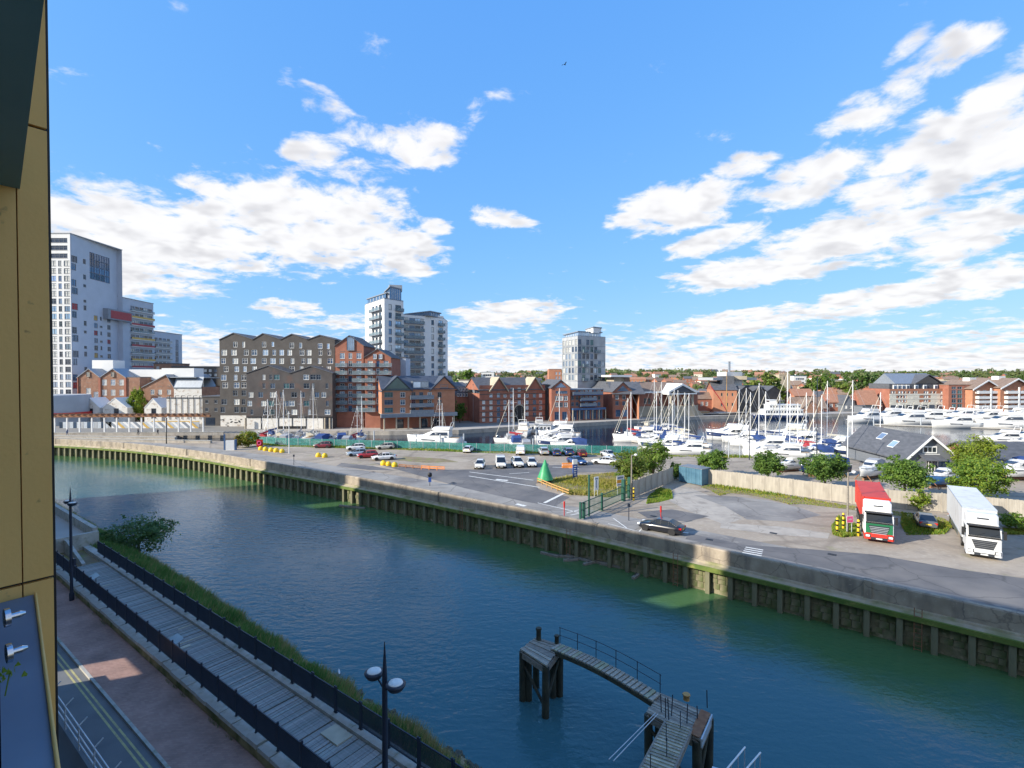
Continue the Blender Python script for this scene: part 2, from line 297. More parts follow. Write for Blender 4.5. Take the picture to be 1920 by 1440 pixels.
# ---------------------------------------------------------------- water and paving materials
def water(key, deep, green, s1, s2, strength, rough):
    m = bpy.data.materials.new(key); MATS[key] = m; t, b = nodes_of(m); L = t.links.new
    tcn = t.nodes.new('ShaderNodeTexCoord')
    b.inputs['Roughness'].default_value = rough; b.inputs['IOR'].default_value = 1.33; b.inputs['Specular IOR Level'].default_value = .5
    at = t.nodes.new('ShaderNodeAttribute'); at.attribute_name = 'shallow'
    n0 = t.nodes.new('ShaderNodeTexNoise'); n0.inputs['Scale'].default_value = .14; n0.inputs['Detail'].default_value = 6; L(tcn.outputs['Object'], n0.inputs['Vector'])
    ad = t.nodes.new('ShaderNodeMath'); ad.operation = 'MULTIPLY_ADD'; L(n0.outputs['Fac'], ad.inputs[0]); ad.inputs[1].default_value = 1.1; L(at.outputs['Fac'], ad.inputs[2])
    mr = t.nodes.new('ShaderNodeMapRange'); mr.interpolation_type = 'SMOOTHSTEP'; mr.inputs['From Min'].default_value = .72; mr.inputs['From Max'].default_value = 1.35; L(ad.outputs[0], mr.inputs['Value'])
    mx = t.nodes.new('ShaderNodeMix'); mx.data_type = 'RGBA'; L(mr.outputs[0], mx.inputs[0]); mx.inputs['A'].default_value = (*deep, 1); mx.inputs['B'].default_value = (*green, 1)
    L(mx.outputs['Result'], b.inputs['Base Color'])
    mp = t.nodes.new('ShaderNodeMapping'); mp.inputs['Rotation'].default_value = (0, 0, R(35)); mp.inputs['Scale'].default_value = (1, 2.4, 1); L(tcn.outputs['Object'], mp.inputs[0])
    n1 = t.nodes.new('ShaderNodeTexNoise'); n1.inputs['Scale'].default_value = s1; n1.inputs['Detail'].default_value = 3; n1.inputs['Distortion'].default_value = .4; L(mp.outputs[0], n1.inputs['Vector'])
    n2 = t.nodes.new('ShaderNodeTexNoise'); n2.inputs['Scale'].default_value = s2; n2.inputs['Detail'].default_value = 4; L(tcn.outputs['Object'], n2.inputs['Vector'])
    n3 = t.nodes.new('ShaderNodeTexNoise'); n3.inputs['Scale'].default_value = .055; n3.inputs['Detail'].default_value = 3; L(tcn.outputs['Object'], n3.inputs['Vector'])
    gu = t.nodes.new('ShaderNodeMapRange'); gu.inputs['From Min'].default_value = .38; gu.inputs['From Max'].default_value = .62; gu.inputs['To Min'].default_value = strength*.35; gu.inputs['To Max'].default_value = strength; L(n3.outputs['Fac'], gu.inputs['Value'])
    sm = t.nodes.new('ShaderNodeMath'); sm.operation = 'MULTIPLY_ADD'; L(n2.outputs['Fac'], sm.inputs[0]); sm.inputs[1].default_value = .6; L(n1.outputs['Fac'], sm.inputs[2])
    bp = t.nodes.new('ShaderNodeBump'); bp.inputs['Distance'].default_value = .12; L(gu.outputs[0], bp.inputs['Strength']); L(sm.outputs[0], bp.inputs['Height']); L(bp.outputs[0], b.inputs['Normal'])
water('river_water', (.045,.135,.16), (.065,.14,.055), .8, 2.4, .6, .08)
water('dock_water', (.012,.03,.055), (.02,.05,.05), .8, 2.4, .3, .05)
def paving(key, c1, c2, mortar, bw, bh, rotz):
    m = bpy.data.materials.new(key); MATS[key] = m; t, b = nodes_of(m); L = t.links.new; b.inputs['Roughness'].default_value = .9
    tcn = t.nodes.new('ShaderNodeTexCoord'); mp = t.nodes.new('ShaderNodeMapping'); mp.inputs['Rotation'].default_value = (0,0,rotz); L(tcn.outputs['Object'], mp.inputs[0])
    br = t.nodes.new('ShaderNodeTexBrick'); br.inputs['Scale'].default_value = 1; br.inputs['Brick Width'].default_value = bw; br.inputs['Row Height'].default_value = bh; br.inputs['Mortar Size'].default_value = .006
    br.inputs['Color1'].default_value = (*c1,1); br.inputs['Color2'].default_value = (*c2,1); br.inputs['Mortar'].default_value = (*mortar,1); L(mp.outputs[0], br.inputs['Vector'])
    nz = t.nodes.new('ShaderNodeTexNoise'); nz.inputs['Scale'].default_value = .5; nz.inputs['Detail'].default_value = 7; L(tcn.outputs['Object'], nz.inputs['Vector'])
    mr = t.nodes.new('ShaderNodeMapRange'); mr.inputs['From Min'].default_value = .3; mr.inputs['From Max'].default_value = .7; mr.inputs['To Min'].default_value = .72; mr.inputs['To Max'].default_value = 1.2; L(nz.outputs['Fac'], mr.inputs['Value'])
    mx = t.nodes.new('ShaderNodeMix'); mx.data_type = 'RGBA'; mx.blend_type = 'MULTIPLY'; mx.inputs[0].default_value = 1; L(br.outputs['Color'], mx.inputs['A']); L(mr.outputs[0], mx.inputs['B']); L(mx.outputs['Result'], b.inputs['Base Color'])
paving('brick_paving', (.38,.235,.19), (.31,.185,.15), (.23,.17,.14), .22, .11, UANG)
mt('near_road', (.12,.125,.13), .85, scale=.6, c2=(.17,.175,.175), bump=.2, scale2=20)

# ---------------------------------------------------------------- the flood wall line (outer top edge), from left to right
WPX = [(97,822),(221,829),(315,838),(400,849),(437,856),(499,866),(672,895),(740,907),(875,934),(980,953),(1055,969),(1280,1016),(1400,1040.5),(1640,1092),(1780,1121),(1920,1152)]
WZ = 1.2
wl = [G(x, y, WZ) for x, y in WPX]
a, b = wl[-2], wl[-1]; k = 2.2; wl.append((b[0]+(b[0]-a[0])*k*2.6, b[1]+(b[1]-a[1])*k*2.6))
a, b = wl[1], wl[0]; wl.insert(0, (b[0]-42, b[1]+3)); wl.insert(0, (b[0]-130, b[1]+8))
def resample(pts, step):
    out = [pts[0]]; acc = 0.0
    for p, q in zip(pts, pts[1:]):
        L = math.dist(p, q); s = step - acc
        while s <= L:
            out.append((p[0]+(q[0]-p[0])*s/L, p[1]+(q[1]-p[1])*s/L)); s += step
        acc = (acc + L) % step
    return out
def smooth(pts, n):
    for _ in range(n): pts = [pts[0]] + [tuple((pts[i-1][j]+2*pts[i][j]+pts[i+1][j])/4 for j in (0,1)) for i in range(1, len(pts)-1)] + [pts[-1]]
    return pts
WALL = smooth(resample(wl, 2.0), 14)                   # left to right; the river is on the right-hand side of travel
def nrm(pts, i):
    a, b = pts[max(0,i-1)], pts[min(len(pts)-1,i+1)]; L = math.dist(a, b); return ((b[1]-a[1])/L, -(b[0]-a[0])/L)
def off(pts, o): return [(p[0]+nrm(pts,i)[0]*o, p[1]+nrm(pts,i)[1]*o) for i, p in enumerate(pts)]
def strip(mb, pts, o0, z0, o1, z1, m, i0=0, i1=None):
    A, B = off(pts, o0)[i0:i1], off(pts, o1)[i0:i1]
    vs = [(p[0],p[1],z0) for p in A] + [(p[0],p[1],z1) for p in B]; n = len(A)
    mb.add(vs, [(i,i+1,n+i+1,n+i) for i in range(n-1)], m)

# ---------------------------------------------------------------- land and water
DOCK = [G(x, y) for x, y in [(330,826),(400,826.5),(470,829),(531,834),(760,840.5),(920,846),(1156,850.5),(1400,855),(1590,861)]] + [D(1640,96), D(1700,118), D(1790,124), D(2000,122), (190,118)]
FARQ = [G(x, y, .3) for x, y in [(330,813),(450,812.5),(600,807.5),(730,808),(860,806),(1000,797.5),(1177,788),(1310,780.5),(1420,777.5),(1500,777),(1640,774),(1780,772),(1920,771)]] + [(300,232)]
isl = MB()
W2 = off(WALL, -.25)
poly = W2 + [(wl[-1][0]+60, wl[-1][1]+60), (190,118)] + DOCK[::-1][1:] + [(FARQ[0][0], FARQ[0][1]), (-420, FARQ[0][1]+2), (-420, W2[0][1])]
isl.prism(poly, -6, 0, 'gravel', side='concrete')
struct('island_ground', isl)
far = MB(); far.prism([(-1500, FARQ[0][1]+2.02), (FARQ[0][0], FARQ[0][1]+.02)] + FARQ[1:] + [(1500,232), (3500,3500), (-3500,3500)], -6, .3, 'town_ground', side='concrete')
struct('far_quay_ground', far)
pv = MB(); pq = FARQ[1:-1]; vs_ = [(p[0],p[1],.304) for p in pq] + [(p[0],p[1]+9,.304) for p in pq]; n = len(pq)
pv.add(vs_, [(i,i+1,n+i+1,n+i) for i in range(n-1)], 'quay_paving'); struct('quay_pavement', pv)
# hills behind the town
hm = MB(); gx, gy = 70, 14
def hz_(x, y):
    t = max(0, min(1, (y-285)/560)); base = 16*t
    return base*(.86 + .24*math.sin(x*.004+1.0) + .12*math.sin(x*.011+y*.006)) + .5 + max(0, (x-250)*.007)*t
for j in range(gy+1):
    for i in range(gx+1): hm.v.append((-1600+3200*i/gx, 285+1500*j/gy, hz_(-1600+3200*i/gx, 285+1500*j/gy) - (1.0 if j == 0 else 0)))
for j in range(gy):
    for i in range(gx): q = j*(gx+1)+i; hm.f.append([q,q+1,q+gx+2,q+gx+1]); hm.m.append('hill'); hm.s.append(True)
struct('hills', hm)
gb = MB(); gb.add([(-4000,-400,-7),(4000,-400,-7),(4000,6000,-7),(-4000,6000,-7)], [(0,1,2,3)], 'soil'); struct('ground', gb)
# the tidal river: shallow and green along both banks
RW = -2.9
rv = MB(); cols = 15; W3 = off(WALL, -.05); sh = []
def near_n(p):                                           # the near waterline straight across from a wall point
    n_ = p[0]*NX + p[1]*NY; u_ = p[0]*UX + p[1]*UY; return UN(u_, min(18.5, n_-8))
for i, p in enumerate(W3):
    q = near_n(p)
    L = math.dist(p, q)
    for j in range(cols+1):
        t = (j/cols)**1.5; rv.v.append((p[0]+(q[0]-p[0])*t, p[1]+(q[1]-p[1])*t, RW))
        dist = t*L; dn = (1-t)*L; sh.append(max(0, 1-dist/14)*1.0 + max(0, 1-dn/4)*.25)
for i in range(len(W3)-1):
    for j in range(cols): q = i*(cols+1)+j; rv.f.append([q,q+1,q+cols+2,q+cols+1]); rv.m.append('river_water'); rv.s.append(True)
me = rv.mesh('river'); at_ = me.attributes.new('shallow', 'FLOAT', 'POINT'); at_.data.foreach_set('value', sh)
tag(obj('river', me), kind='structure')
dk = MB(); DW = -1.0
dk.add([(p[0],p[1],DW) for p in [(q[0], q[1]-1.5) for q in DOCK] + [(300,118),(300,234)] + [(q[0], q[1]+1.0) for q in FARQ[::-1]]], [tuple(range(len(DOCK)+2+len(FARQ)))], 'dock_water')
struct('dock_water', dk)

# ---------------------------------------------------------------- flood wall: parapet lengths, ledge, beam, piles, stone backing
fw = thing('flood_wall', 'long weathered concrete flood wall on green timber piles along the river', 'wall', (WALL[60][0], WALL[60][1], 0))
o0 = Vector((WALL[60][0], WALL[60][1], 0))
def lo(mb): mb.v = [(q[0]-o0.x, q[1]-o0.y, q[2]) for q in mb.v]; return mb
nW = len(WALL); i = 0; kk = 0
while i < nW-1:
    j = min(nW-1, i+6)
    m = MB(); dzz = random.uniform(-.02,.02)
    strip(m, WALL, 0, -.1, 0, 1.1+dzz, 'old_parapet', i, j+1); strip(m, WALL, 0, 1.1+dzz, -.06, 1.2+dzz, 'old_parapet', i, j+1)
    strip(m, WALL, -.06, 1.2+dzz, -.44, 1.2+dzz, 'old_parapet', i, j+1); strip(m, WALL, -.44, 1.2+dzz, -.5, -.1, 'old_parapet', i, j+1)
    for e in (i, j):
        A = [off(WALL, o)[e] for o in (0, 0, -.06, -.44, -.5)]; Z = (-.1, 1.1+dzz, 1.2+dzz, 1.2+dzz, -.1)
        m.add([(A[q][0],A[q][1],Z[q]) for q in range(5)], [(0,1,2,3,4)], 'old_parapet')
    obj('parapet', lo(m), fw); i = j
    if j < nW-1 and kk % 2 == 0:
        m = MB(); p = off(WALL, -.22)[j]; nn = nrm(WALL, j); m.obox((p[0],p[1],.56), (.5,.62,1.36), math.atan2(-nn[0], nn[1]), 'old_parapet'); obj('pilaster', lo(m), fw)
    kk += 1
m = MB(); strip(m, WALL, -.02, -.1, .12, -.14, 'ledge'); strip(m, WALL, .12, -.14, .16, -.3, 'ledge'); strip(m, WALL, .16, -.3, .55, -.42, 'ledge'); obj('ledge', lo(m), fw)
m = MB(); strip(m, WALL, .55, -.42, .68, -.46, 'algae_beam'); strip(m, WALL, .68, -.46, .7, -.82, 'algae_beam'); strip(m, WALL, .7, -.82, .3, -.86, 'algae_beam'); obj('beam', lo(m), fw)
m = MB(); strip(m, WALL, .06, -4.5, .03, -.4, 'river_stone'); strip(m, WALL, .25, -1.0, .1, -.88, 'river_stone')
obj('backing_wall', lo(m), fw)
pm = MB(); pm.box(-.19,.19,-.22,.22,-4.5,-.83,'pile'); pmesh = pm.mesh('pile')
for i in range(10, nW):
    p = off(WALL, .36)[i] if i == 10 else (WALL[i][0]+nrm(WALL,i)[0]*.36, WALL[i][1]+nrm(WALL,i)[1]*.36)
    nn = nrm(WALL, i); obj('pile', pmesh, fw, (p[0]-o0.x, p[1]-o0.y, random.uniform(-.03,.0)), math.atan2(-nn[0], nn[1]) + random.uniform(-.06,.06))
for px in (1058,1240,1700,860):                          # steel ladders down to the water
    i = min(range(nW), key=lambda q: abs(WALL[q][0]-WALL[q][1]*(px-960)/F)); nn = nrm(WALL,i); p = (WALL[i][0]+nn[0]*.78-o0.x+.9, WALL[i][1]+nn[1]*.78-o0.y-.6); a = math.atan2(-nn[0],nn[1]); m = MB()
    for s_ in (-.22,.22): m.tube((s_,0,-3.2),(s_,0,.2),.03,'rust',n=5)
    for k in range(11): m.tube((-.22,0,-3.1+k*.3),(.22,0,-3.1+k*.3),.02,'rust',n=4)
    obj('ladder', m, fw, (*p,0), a)
# pale stone blocks showing between the piles on the near right length
for i in range(nW-58, nW-8):
    a, b = WALL[i], WALL[i+1]; nn = nrm(WALL, i); ang = math.atan2(b[1]-a[1], b[0]-a[0]); z = -1.02
    for r_ in range(3):
        hgt = random.uniform(.4,.62); x = .28
        while x < 1.65:
            wdt = min(1.75-x, random.uniform(.4,.8))
            if wdt > .2 and random.random() < .8:
                c = (a[0]+math.cos(ang)*(x+wdt/2)+nn[0]*.07-o0.x, a[1]+math.sin(ang)*(x+wdt/2)+nn[1]*.07-o0.y, z-hgt/2)
                m = MB(); m.obox((0,0,0), (wdt-.04,random.uniform(.06,.16),hgt-.04), 0, 'river_stone')
                if i % 1 == 0: obj('stone', m, fw, c, ang)
            x += wdt
        z -= hgt

# ---------------------------------------------------------------- island roads, markings
def sheet(name, pxs, z, m):
    b_ = MB(); ps = [G(x, y) for x, y in pxs]
    if sum(ps[i][0]*ps[(i+1)%len(ps)][1]-ps[(i+1)%len(ps)][0]*ps[i][1] for i in range(len(ps))) < 0: ps = ps[::-1]
    b_.add([(p[0],p[1],z) for p in ps], [tuple(range(len(ps)))], m); return struct(name, b_)
q = MB(); strip(q, WALL, -.52, .006, -8.6, .006, 'quay_road', 8); struct('quay_road', q)
sheet('access_road', [(700,868),(760,874),(830,881),(900,880),(1000,873),(1155,868),(1165,874),(1165,884),(1085,886),(1018,900),(1004,908),(1010,917),(1068,932),(1040,950),(980,940),(870,915)], .010, 'asphalt')
sheet('yard_road', [(1292,1000),(1330,1008),(1400,1022),(1520,1030),(1640,1040),(1800,1068),(1960,1090),(1960,1150),(1640,1085),(1400,1035),(1285,1011)], .010, 'asphalt')
sheet('worn_concrete', [(1268,912),(1292,914),(1352,938),(1392,972),(1360,984),(1300,962),(1255,940)], .008, 'concrete')
sheet('tarmac_patch', [(1300,928),(1380,931),(1440,938),(1500,952),(1540,966),(1480,978),(1400,974),(1360,950)], .0095, 'quay_road')
sheet('tarmac_patch', [(640,868),(700,874),(740,882),(690,881),(630,874)], .009, 'asphalt')
sheet('tarmac_patch', [(760,856),(830,860),(860,866),(800,868),(745,863)], .007, 'soil')
sheet('tarmac_patch', [(1195,960),(1260,955),(1330,968),(1290,978),(1215,972)], .009, 'asphalt')
sheet('concrete_strip', [(1352,980),(1470,988),(1556,1000),(1552,1010),(1450,1002),(1350,990)], .010, 'concrete')
def mark(pa, pb, w, m='paint_white', z=.016, name='road_marking'):
    a, b = G(*pa), G(*pb); ang = math.atan2(b[1]-a[1], b[0]-a[0]); L = math.dist(a,b)
    mb = MB(); mb.add([(-L/2,-w/2,0),(L/2,-w/2,0),(L/2,w/2,0),(-L/2,w/2,0)], [(0,1,2,3)], m)
    return struct(name, mb, loc=((a[0]+b[0])/2,(a[1]+b[1])/2,z), rot=ang)
mark((879,892.5),(1012,914),.28); mark((880,885),(1000,900.5),.25); mark((1021,943),(1059,924),.45); mark((955,888.5),(992,886),.2)
mark((1036,876),(1060,877),.25); mark((1066,877.5),(1085,878.5),.25); mark((930,899),(952,901),.7)
mark((1008,943),(1085,961),.16); mark((1062,962),(1086,956),.16); mark((1070,966),(1088,962),.16); mark((968,945),(985,949),.6); mark((960,951),(975,954),.5)
for k in range(4): mark((1398-k*2,1026+k*3.4),(1431-k*1,1031.6+k*3.6),.22)
mark((1277,1016),(1291,1018),.5); mark((1281,998),(1291,999.5),.3); mark((1140,982),(1210,1000),.12); mark((1150,972),(1175,990),.12)
mark((1195,1000),(1207,988),.15)
for (px, py) in ((1010,960),(1330,1012),(1560,1040),(850,905),(700,885),(1450,1000),(1225,968)):
    m = MB(); m.box(-.35,.35,-.25,.25,0,.01,'black'); tag(obj('drain_cover', m, None, (*G(px,py),.016), UANG), 'small dark iron drain cover set in the quay surface', 'drain', 'drain covers on the quay')
# grass verges as blades
leafmat('grass', (.2,.24,.03), (.42,.38,.07), .8); leafmat('grass_green', (.1,.22,.02), (.24,.34,.05), .9); leafmat('dry_grass', (.3,.26,.08), (.48,.4,.15), .9); leafmat('bank_grass', (.06,.17,.04), (.17,.3,.08), .5); leafmat('bank_dry', (.28,.25,.1), (.45,.38,.18), .9)
def inpoly(p, poly):
    c = False; n = len(poly)
    for i in range(n):
        a, b = poly[i], poly[i-1]
        if (a[1] > p[1]) != (b[1] > p[1]) and p[0] < (b[0]-a[0])*(p[1]-a[1])/(b[1]-a[1])+a[0]: c = not c
    return c
def grass(name, label, polys, count, h, w, mats, base=True, zf=lambda p: 0.0):
    mb = MB(); rnd = random.Random(len(label)+count)
    for poly in polys:
        xs = [p[0] for p in poly]; ys = [p[1] for p in poly]; k = 0; tries = 0
        while k < count and tries < count*12:
            tries += 1; p = (rnd.uniform(min(xs),max(xs)), rnd.uniform(min(ys),max(ys)))
            if not inpoly(p, poly): continue
            if math.sin(p[0]*.9)*math.sin(p[1]*.8)+rnd.uniform(-1,1) < -.75: continue
            k += 1; a = rnd.uniform(0, 6.28); hh = h*rnd.uniform(.4,1.3)*(.7+.5*math.sin(p[0]*.37+p[1]*.5)); hh = max(.06, hh); z = zf(p)
            lx, ly = rnd.uniform(-.5,.5)*hh, rnd.uniform(-.5,.5)*hh
            mb.add([(p[0]-math.cos(a)*w,p[1]-math.sin(a)*w,z),(p[0]+math.cos(a)*w,p[1]+math.sin(a)*w,z),(p[0]+lx,p[1]+ly,z+hh)], [(0,1,2)], mats[0] if rnd.random() < .55+.3*math.sin(p[0]*.23+p[1]*.31) else mats[1])
    return tag(obj(name, mb), label, 'grass', kind='stuff')
px2 = lambda l: [G(x, y) for x, y in l]
V1 = px2([(1012,903),(1036,899),(1070,893),(1110,889),(1150,888),(1180,893),(1178,925),(1140,933),(1105,930),(1066,928),(1040,916)])
V2 = px2([(1312,913),(1345,908),(1420,919),(1500,933),(1590,948),(1700,962),(1700,970),(1590,955),(1505,945),(1480,946),(1440,935),(1400,928),(1370,925),(1350,930),(1332,920)])
V3 = px2([(1215,930),(1240,916),(1258,922),(1262,935),(1235,942),(1212,945)])
V4 = px2([(1559,985),(1572,970),(1610,985),(1614,1005),(1580,1008),(1562,1003)])
V5 = px2([(1690,960),(1770,972),(1790,985),(1770,1002),(1700,1004),(1690,985)])
V6 = px2([(1880,990),(1925,992),(1925,1003),(1885,1002)])
grass('verge_grass', 'yellow green rough grass round the green cone', [V1], 9000, .42, .09, ('grass','dry_grass'))
grass('yard_grass', 'green and yellow grass strip along the timber fence and yard edges', [V2,V3,V4,V5,V6], 3800, .34, .09, ('grass_green','grass'))
DK2 = [(p[0], p[1]-.3) for p in DOCK[2:8]]; band = [(p[0],p[1]) for p in DK2] + [(p[0],p[1]-2.6) for p in DK2[::-1]]
grass('dockside_grass', 'thin green grass strip below the teal dockside fence', [band], 9000, .4, .1, ('grass_green','grass'))
for nm, P in (('soil_bed', V1), ('soil_bed', V4), ('soil_bed', V5), ('soil_bed', V2)):
    m = MB(); m.add([(p[0],p[1],.012) for p in P], [tuple(range(len(P)))], 'soil'); o = struct(nm, m)
# ================================================================ NEAR BANK: road, path, walls, boardwalk, fences (local x runs along the bank, local -y towards the river)
# frame: origin UN(0,0), local x = along u, local y = -n
def at(u, n, z=0.0): p = UN(u, n); return (p[0], p[1], z)
def bx(mb, u0, u1, n0, n1, z0, z1, m): mb.box(u0, u1, -n1, -n0, z0, z1, m)
NR = UANG                                                   # rotation of the near-bank frame
def nstruct(name, mb): return struct(name, mb, rot=NR)
m = MB(); bx(m, -60, 140, -30, 8.42, -6, 0, 'near_road'); nstruct('road', m)
m = MB(); bx(m, -60, 140, 8.42, 8.56, -1, .12, 'coping'); nstruct('kerb', m)
m = MB(); bx(m, -60, 140, 8.56, 11.02, -6, .115, 'brick_paving'); nstruct('footpath', m)
for n_ in (7.86, 8.08):
    m = MB(); m.add([(-40,-n_-.045,.006),(110,-n_-.045,.006),(110,-n_+.045,.006),(-40,-n_+.045,.006)], [(0,1,2,3)], 'paint_yellow'); nstruct('double_yellow_line', m)
m = MB(); m.lathe([(.34,0),(.34,.012),(.3,.014)], 'black', n=16); tag(obj('manhole_cover', m, loc=at(41.2,7.7,.004)), 'round dark iron manhole cover on the double yellow lines', 'manhole')
m = MB(); bx(m, -60, 140, 14.18, 14.3, -6, .45, 'mossy_wall'); bx(m, -60, 140, 11.5, 14.18, -6, .40, 'soil'); nstruct('quay_fill', m)
# path wall with coping stones
pw = thing('path_wall', 'low mossy stone wall with pale coping stones beside the brick footpath', 'wall', (0,0,0), NR)
m = MB(); bx(m, -30, 75, 11.04, 11.42, -1, .52, 'mossy_wall'); obj('wall_body', m, pw)
u = -6.0
rnd = random.Random(3)
while u < 64:
    L = rnd.uniform(.9,1.5); m = MB(); h = rnd.uniform(.14,.2); j = rnd.uniform(-.02,.03)
    m.ext([(-11.78+j,.0),(-11.0+j,.0),(-11.03+j,h),(-11.74+j,h+.03)], -L/2+.02, L/2-.02, 'coping', axis='x'); obj('coping_stone', m, pw, (u+L/2, 0, .52), rnd.uniform(-.006,.006)); u += L
# boardwalk planks
bw = thing('boardwalk', 'grey timber boardwalk between two dark railings beside the river', 'boardwalk', (0,0,0), NR)
u = -3.0; i = 0
pms = []
for k in range(4): m = MB(); bx(m, -.088, .088, 11.8, 14.1, -.06, 0, 'plank%d' % k); pms.append(m.mesh('plank'))
while u < 56: obj('plank', pms[rnd.choice((0,0,1,2,3))], bw, (u, 0, .6+rnd.uniform(-.008,.008)), rnd.uniform(-.004,.004)); u += .2
for (uu, n0, n1, w) in ((49.2,12.3,12.9,.16),(36.9,13.2,14.05,.14),(34.8,12.5,14.0,.09),(34.2,12.2,12.9,.3)):
    m = MB(); bx(m, uu-w/2, uu+w/2, n0, n1, .612, .64, 'batten'); obj('batten', m, bw)
m = MB(); bx(m, 19.6, 20.9, 13.2, 14.0, .612, .68, 'batten'); obj('hatch', m, bw)
# river edge wall
rw = thing('river_edge_wall', 'low concrete kerb wall carrying the riverside railing above the grassy bank', 'wall', (0,0,0), NR)
u = -4.0
while u < 72: m = MB(); bx(m, u+.01, u+2.99, 14.14, 14.72, -1.2, .74, 'coping'); obj('coping_block', m, rw); u += 3
# bank slope
bank = MB(); nu, nn_ = 90, 12; rb = random.Random(5)
def bz(u, n):
    t = (n-14.7)/(4.5+min(1.0,max(0,(u-25)*.05))); z = .35 - 3.3*max(0,t)**1.7 + .16*math.sin(u*.9+n)+.1*math.sin(u*2.3-n*1.7); return z
for i in range(nu+1):
    for j in range(nn_+1):
        u_ = -12+135*i/nu; n_ = 14.7+8.0*j/nn_; bank.v.append((u_, -n_, bz(u_, n_) + (0 if j == 0 else rb.uniform(-.08,.08))))
for i in range(nu):
    for j in range(nn_): q = i*(nn_+1)+j; bank.f.append([q,q+nn_+1,q+nn_+2,q+1]); bank.m.append('soil'); bank.s.append(True)
nstruct('river_bank', bank)
gm = MB(); rb = random.Random(11)
for k in range(60000):
    u_ = rb.uniform(10,95); mxn = 18.0+min(1.0,max(0,(u_-34)*.05)) if u_ > 34 else 15.7+2.3*max(0,(u_-10)/24)
    n_ = 14.75+(mxn-14.75)*rb.random()**.8 + .35*math.sin(u_*.8); z = bz(u_, n_)-.05; h = rb.uniform(.2,.7); a = rb.uniform(0,6.28); w = .035
    lx, ly = rb.uniform(-.3,.3)*h, rb.uniform(-.75,.05)*h
    dry = rb.random() < (.16 + .75*max(0,(n_-mxn+1.1)))
    gm.add([(u_-math.cos(a)*w,-n_-math.sin(a)*w,z),(u_+math.cos(a)*w,-n_+math.sin(a)*w,z),(u_+lx,-n_+ly,z+h)], [(0,1,2)], 'bank_dry' if dry else 'bank_grass')
tag(obj('bank_grass', gm, rot=NR), 'long green and straw coloured grass leaning over the river bank', 'grass', kind='stuff')
mt('rubble', (.04,.045,.035), .9, scale=2, c2=(.12,.115,.09), bump=.4)
rk = []
for k in range(4):
    b_ = bmesh.new(); bmesh.ops.create_icosphere(b_, subdivisions=1, radius=1); rr = random.Random(k)
    for v in b_.verts: v.co *= rr.uniform(.7,1.2)
    me = bpy.data.meshes.new('rock'); b_.to_mesh(me); b_.free(); me.materials.append(MATS['rubble']); rk.append(me)
for k in range(230):
    u_ = 5+rb.random()**1.1*24; n_ = rb.uniform(16.2,19.0) ; s = rb.uniform(.1,.3)
    o = obj('rock', rk[k%4], None, at(u_, n_, max(RW-.05, bz(u_, n_))+.02), rb.uniform(0,6)); o.scale = (s*rb.uniform(.8,1.5), s, s*.7)
    tag(o, 'small dark wet rock lying on the shore below the riverside railing', 'rock', 'rocks on the near shore')
# railings
def railing(name, label, n_, z0, u0, u1, pitch, dark=True):
    r = thing(name, label, 'railing', at(u0, n_, z0), NR)
    pp = MB(); pp.box(-.035,.035,-.035,.035,0,1.28,'dark_metal'); pp.box(-.06,.06,-.06,.06,0,.02,'dark_metal'); pm_ = pp.mesh('post')
    L = pitch-.12
    pn = MB(); pn.box(0,L,-.022,.022,1.1,1.16,'dark_metal'); pn.box(0,L,-.02,.02,.12,.17,'dark_metal'); pn.box(0,.04,-.02,.02,.12,1.16,'dark_metal'); pn.box(L-.04,L,-.02,.02,.12,1.16,'dark_metal')
    k = .1
    while k < L-.05: pn.box(k-.009,k+.009,-.009,.009,.17,1.1,'dark_metal'); k += .048
    pnm = pn.mesh('panel'); u = 0.0
    while u < u1-u0:
        obj('post', pm_, r, (u,0,0)); obj('post', pm_, r, (u+.11,0,0)) if n_ > 13 else None
        obj('panel', pnm, r, (u+.12,0,0)); u += pitch
    return r
railing('riverside_railing', 'dark metal mesh railing along the river side of the boardwalk', 14.42, .74, 4, 58, 1.94)
railing('path_railing', 'dark metal mesh railing along the footpath side of the boardwalk', 11.42, .72, 8, 60, 1.9)
# ramp walls at the far end of the boardwalk
rp = thing('ramp_walls', 'grey concrete ramp and stepped walls at the far end of the boardwalk', 'ramp', (0,0,0), NR)
m = MB(); m.ext([(56,.4),(62,.4),(62,1.7),(61,1.75),(56,.75)], -13.0, -12.75, 'coping'); obj('sloping_wall', m, rp)
m = MB(); bx(m, 61.8, 62.2, 11.8, 15.4, .3, 1.9, 'coping'); obj('end_wall', m, rp)
m = MB(); bx(m, 62.2, 95, 11.6, 15.0, .3, 1.3, 'quay_paving'); obj('landing', m, rp)
m = MB(); bx(m, 62.2, 95, 15.0, 15.4, -2, 2.2, 'coping'); obj('river_parapet', m, rp)
m = MB(); bx(m, 57.5, 61.8, 11.75, 12.7, .4, .55, 'soil'); obj('planter', m, rp)
# info boards on the path railing
for uu, lab in ((33.0,'silver sloping information board on the path railing beside the wide pale batten'), (48.3,'silver sloping information board on the path railing near the far lamp')):
    ib = thing('information_board', lab, 'sign', at(uu, 11.72, .6), NR); m = MB(); m.box(-.5,.5,-.26,.26,-.02,.02,'grey_metal'); p = obj('panel', m, ib, (0,0,1.22), (R(-22),0,0))
    for sx in (-.4,.4): m = MB(); m.tube((sx,0,0),(sx,0,1.2),.03,'dark_metal'); obj('leg', m, ib)
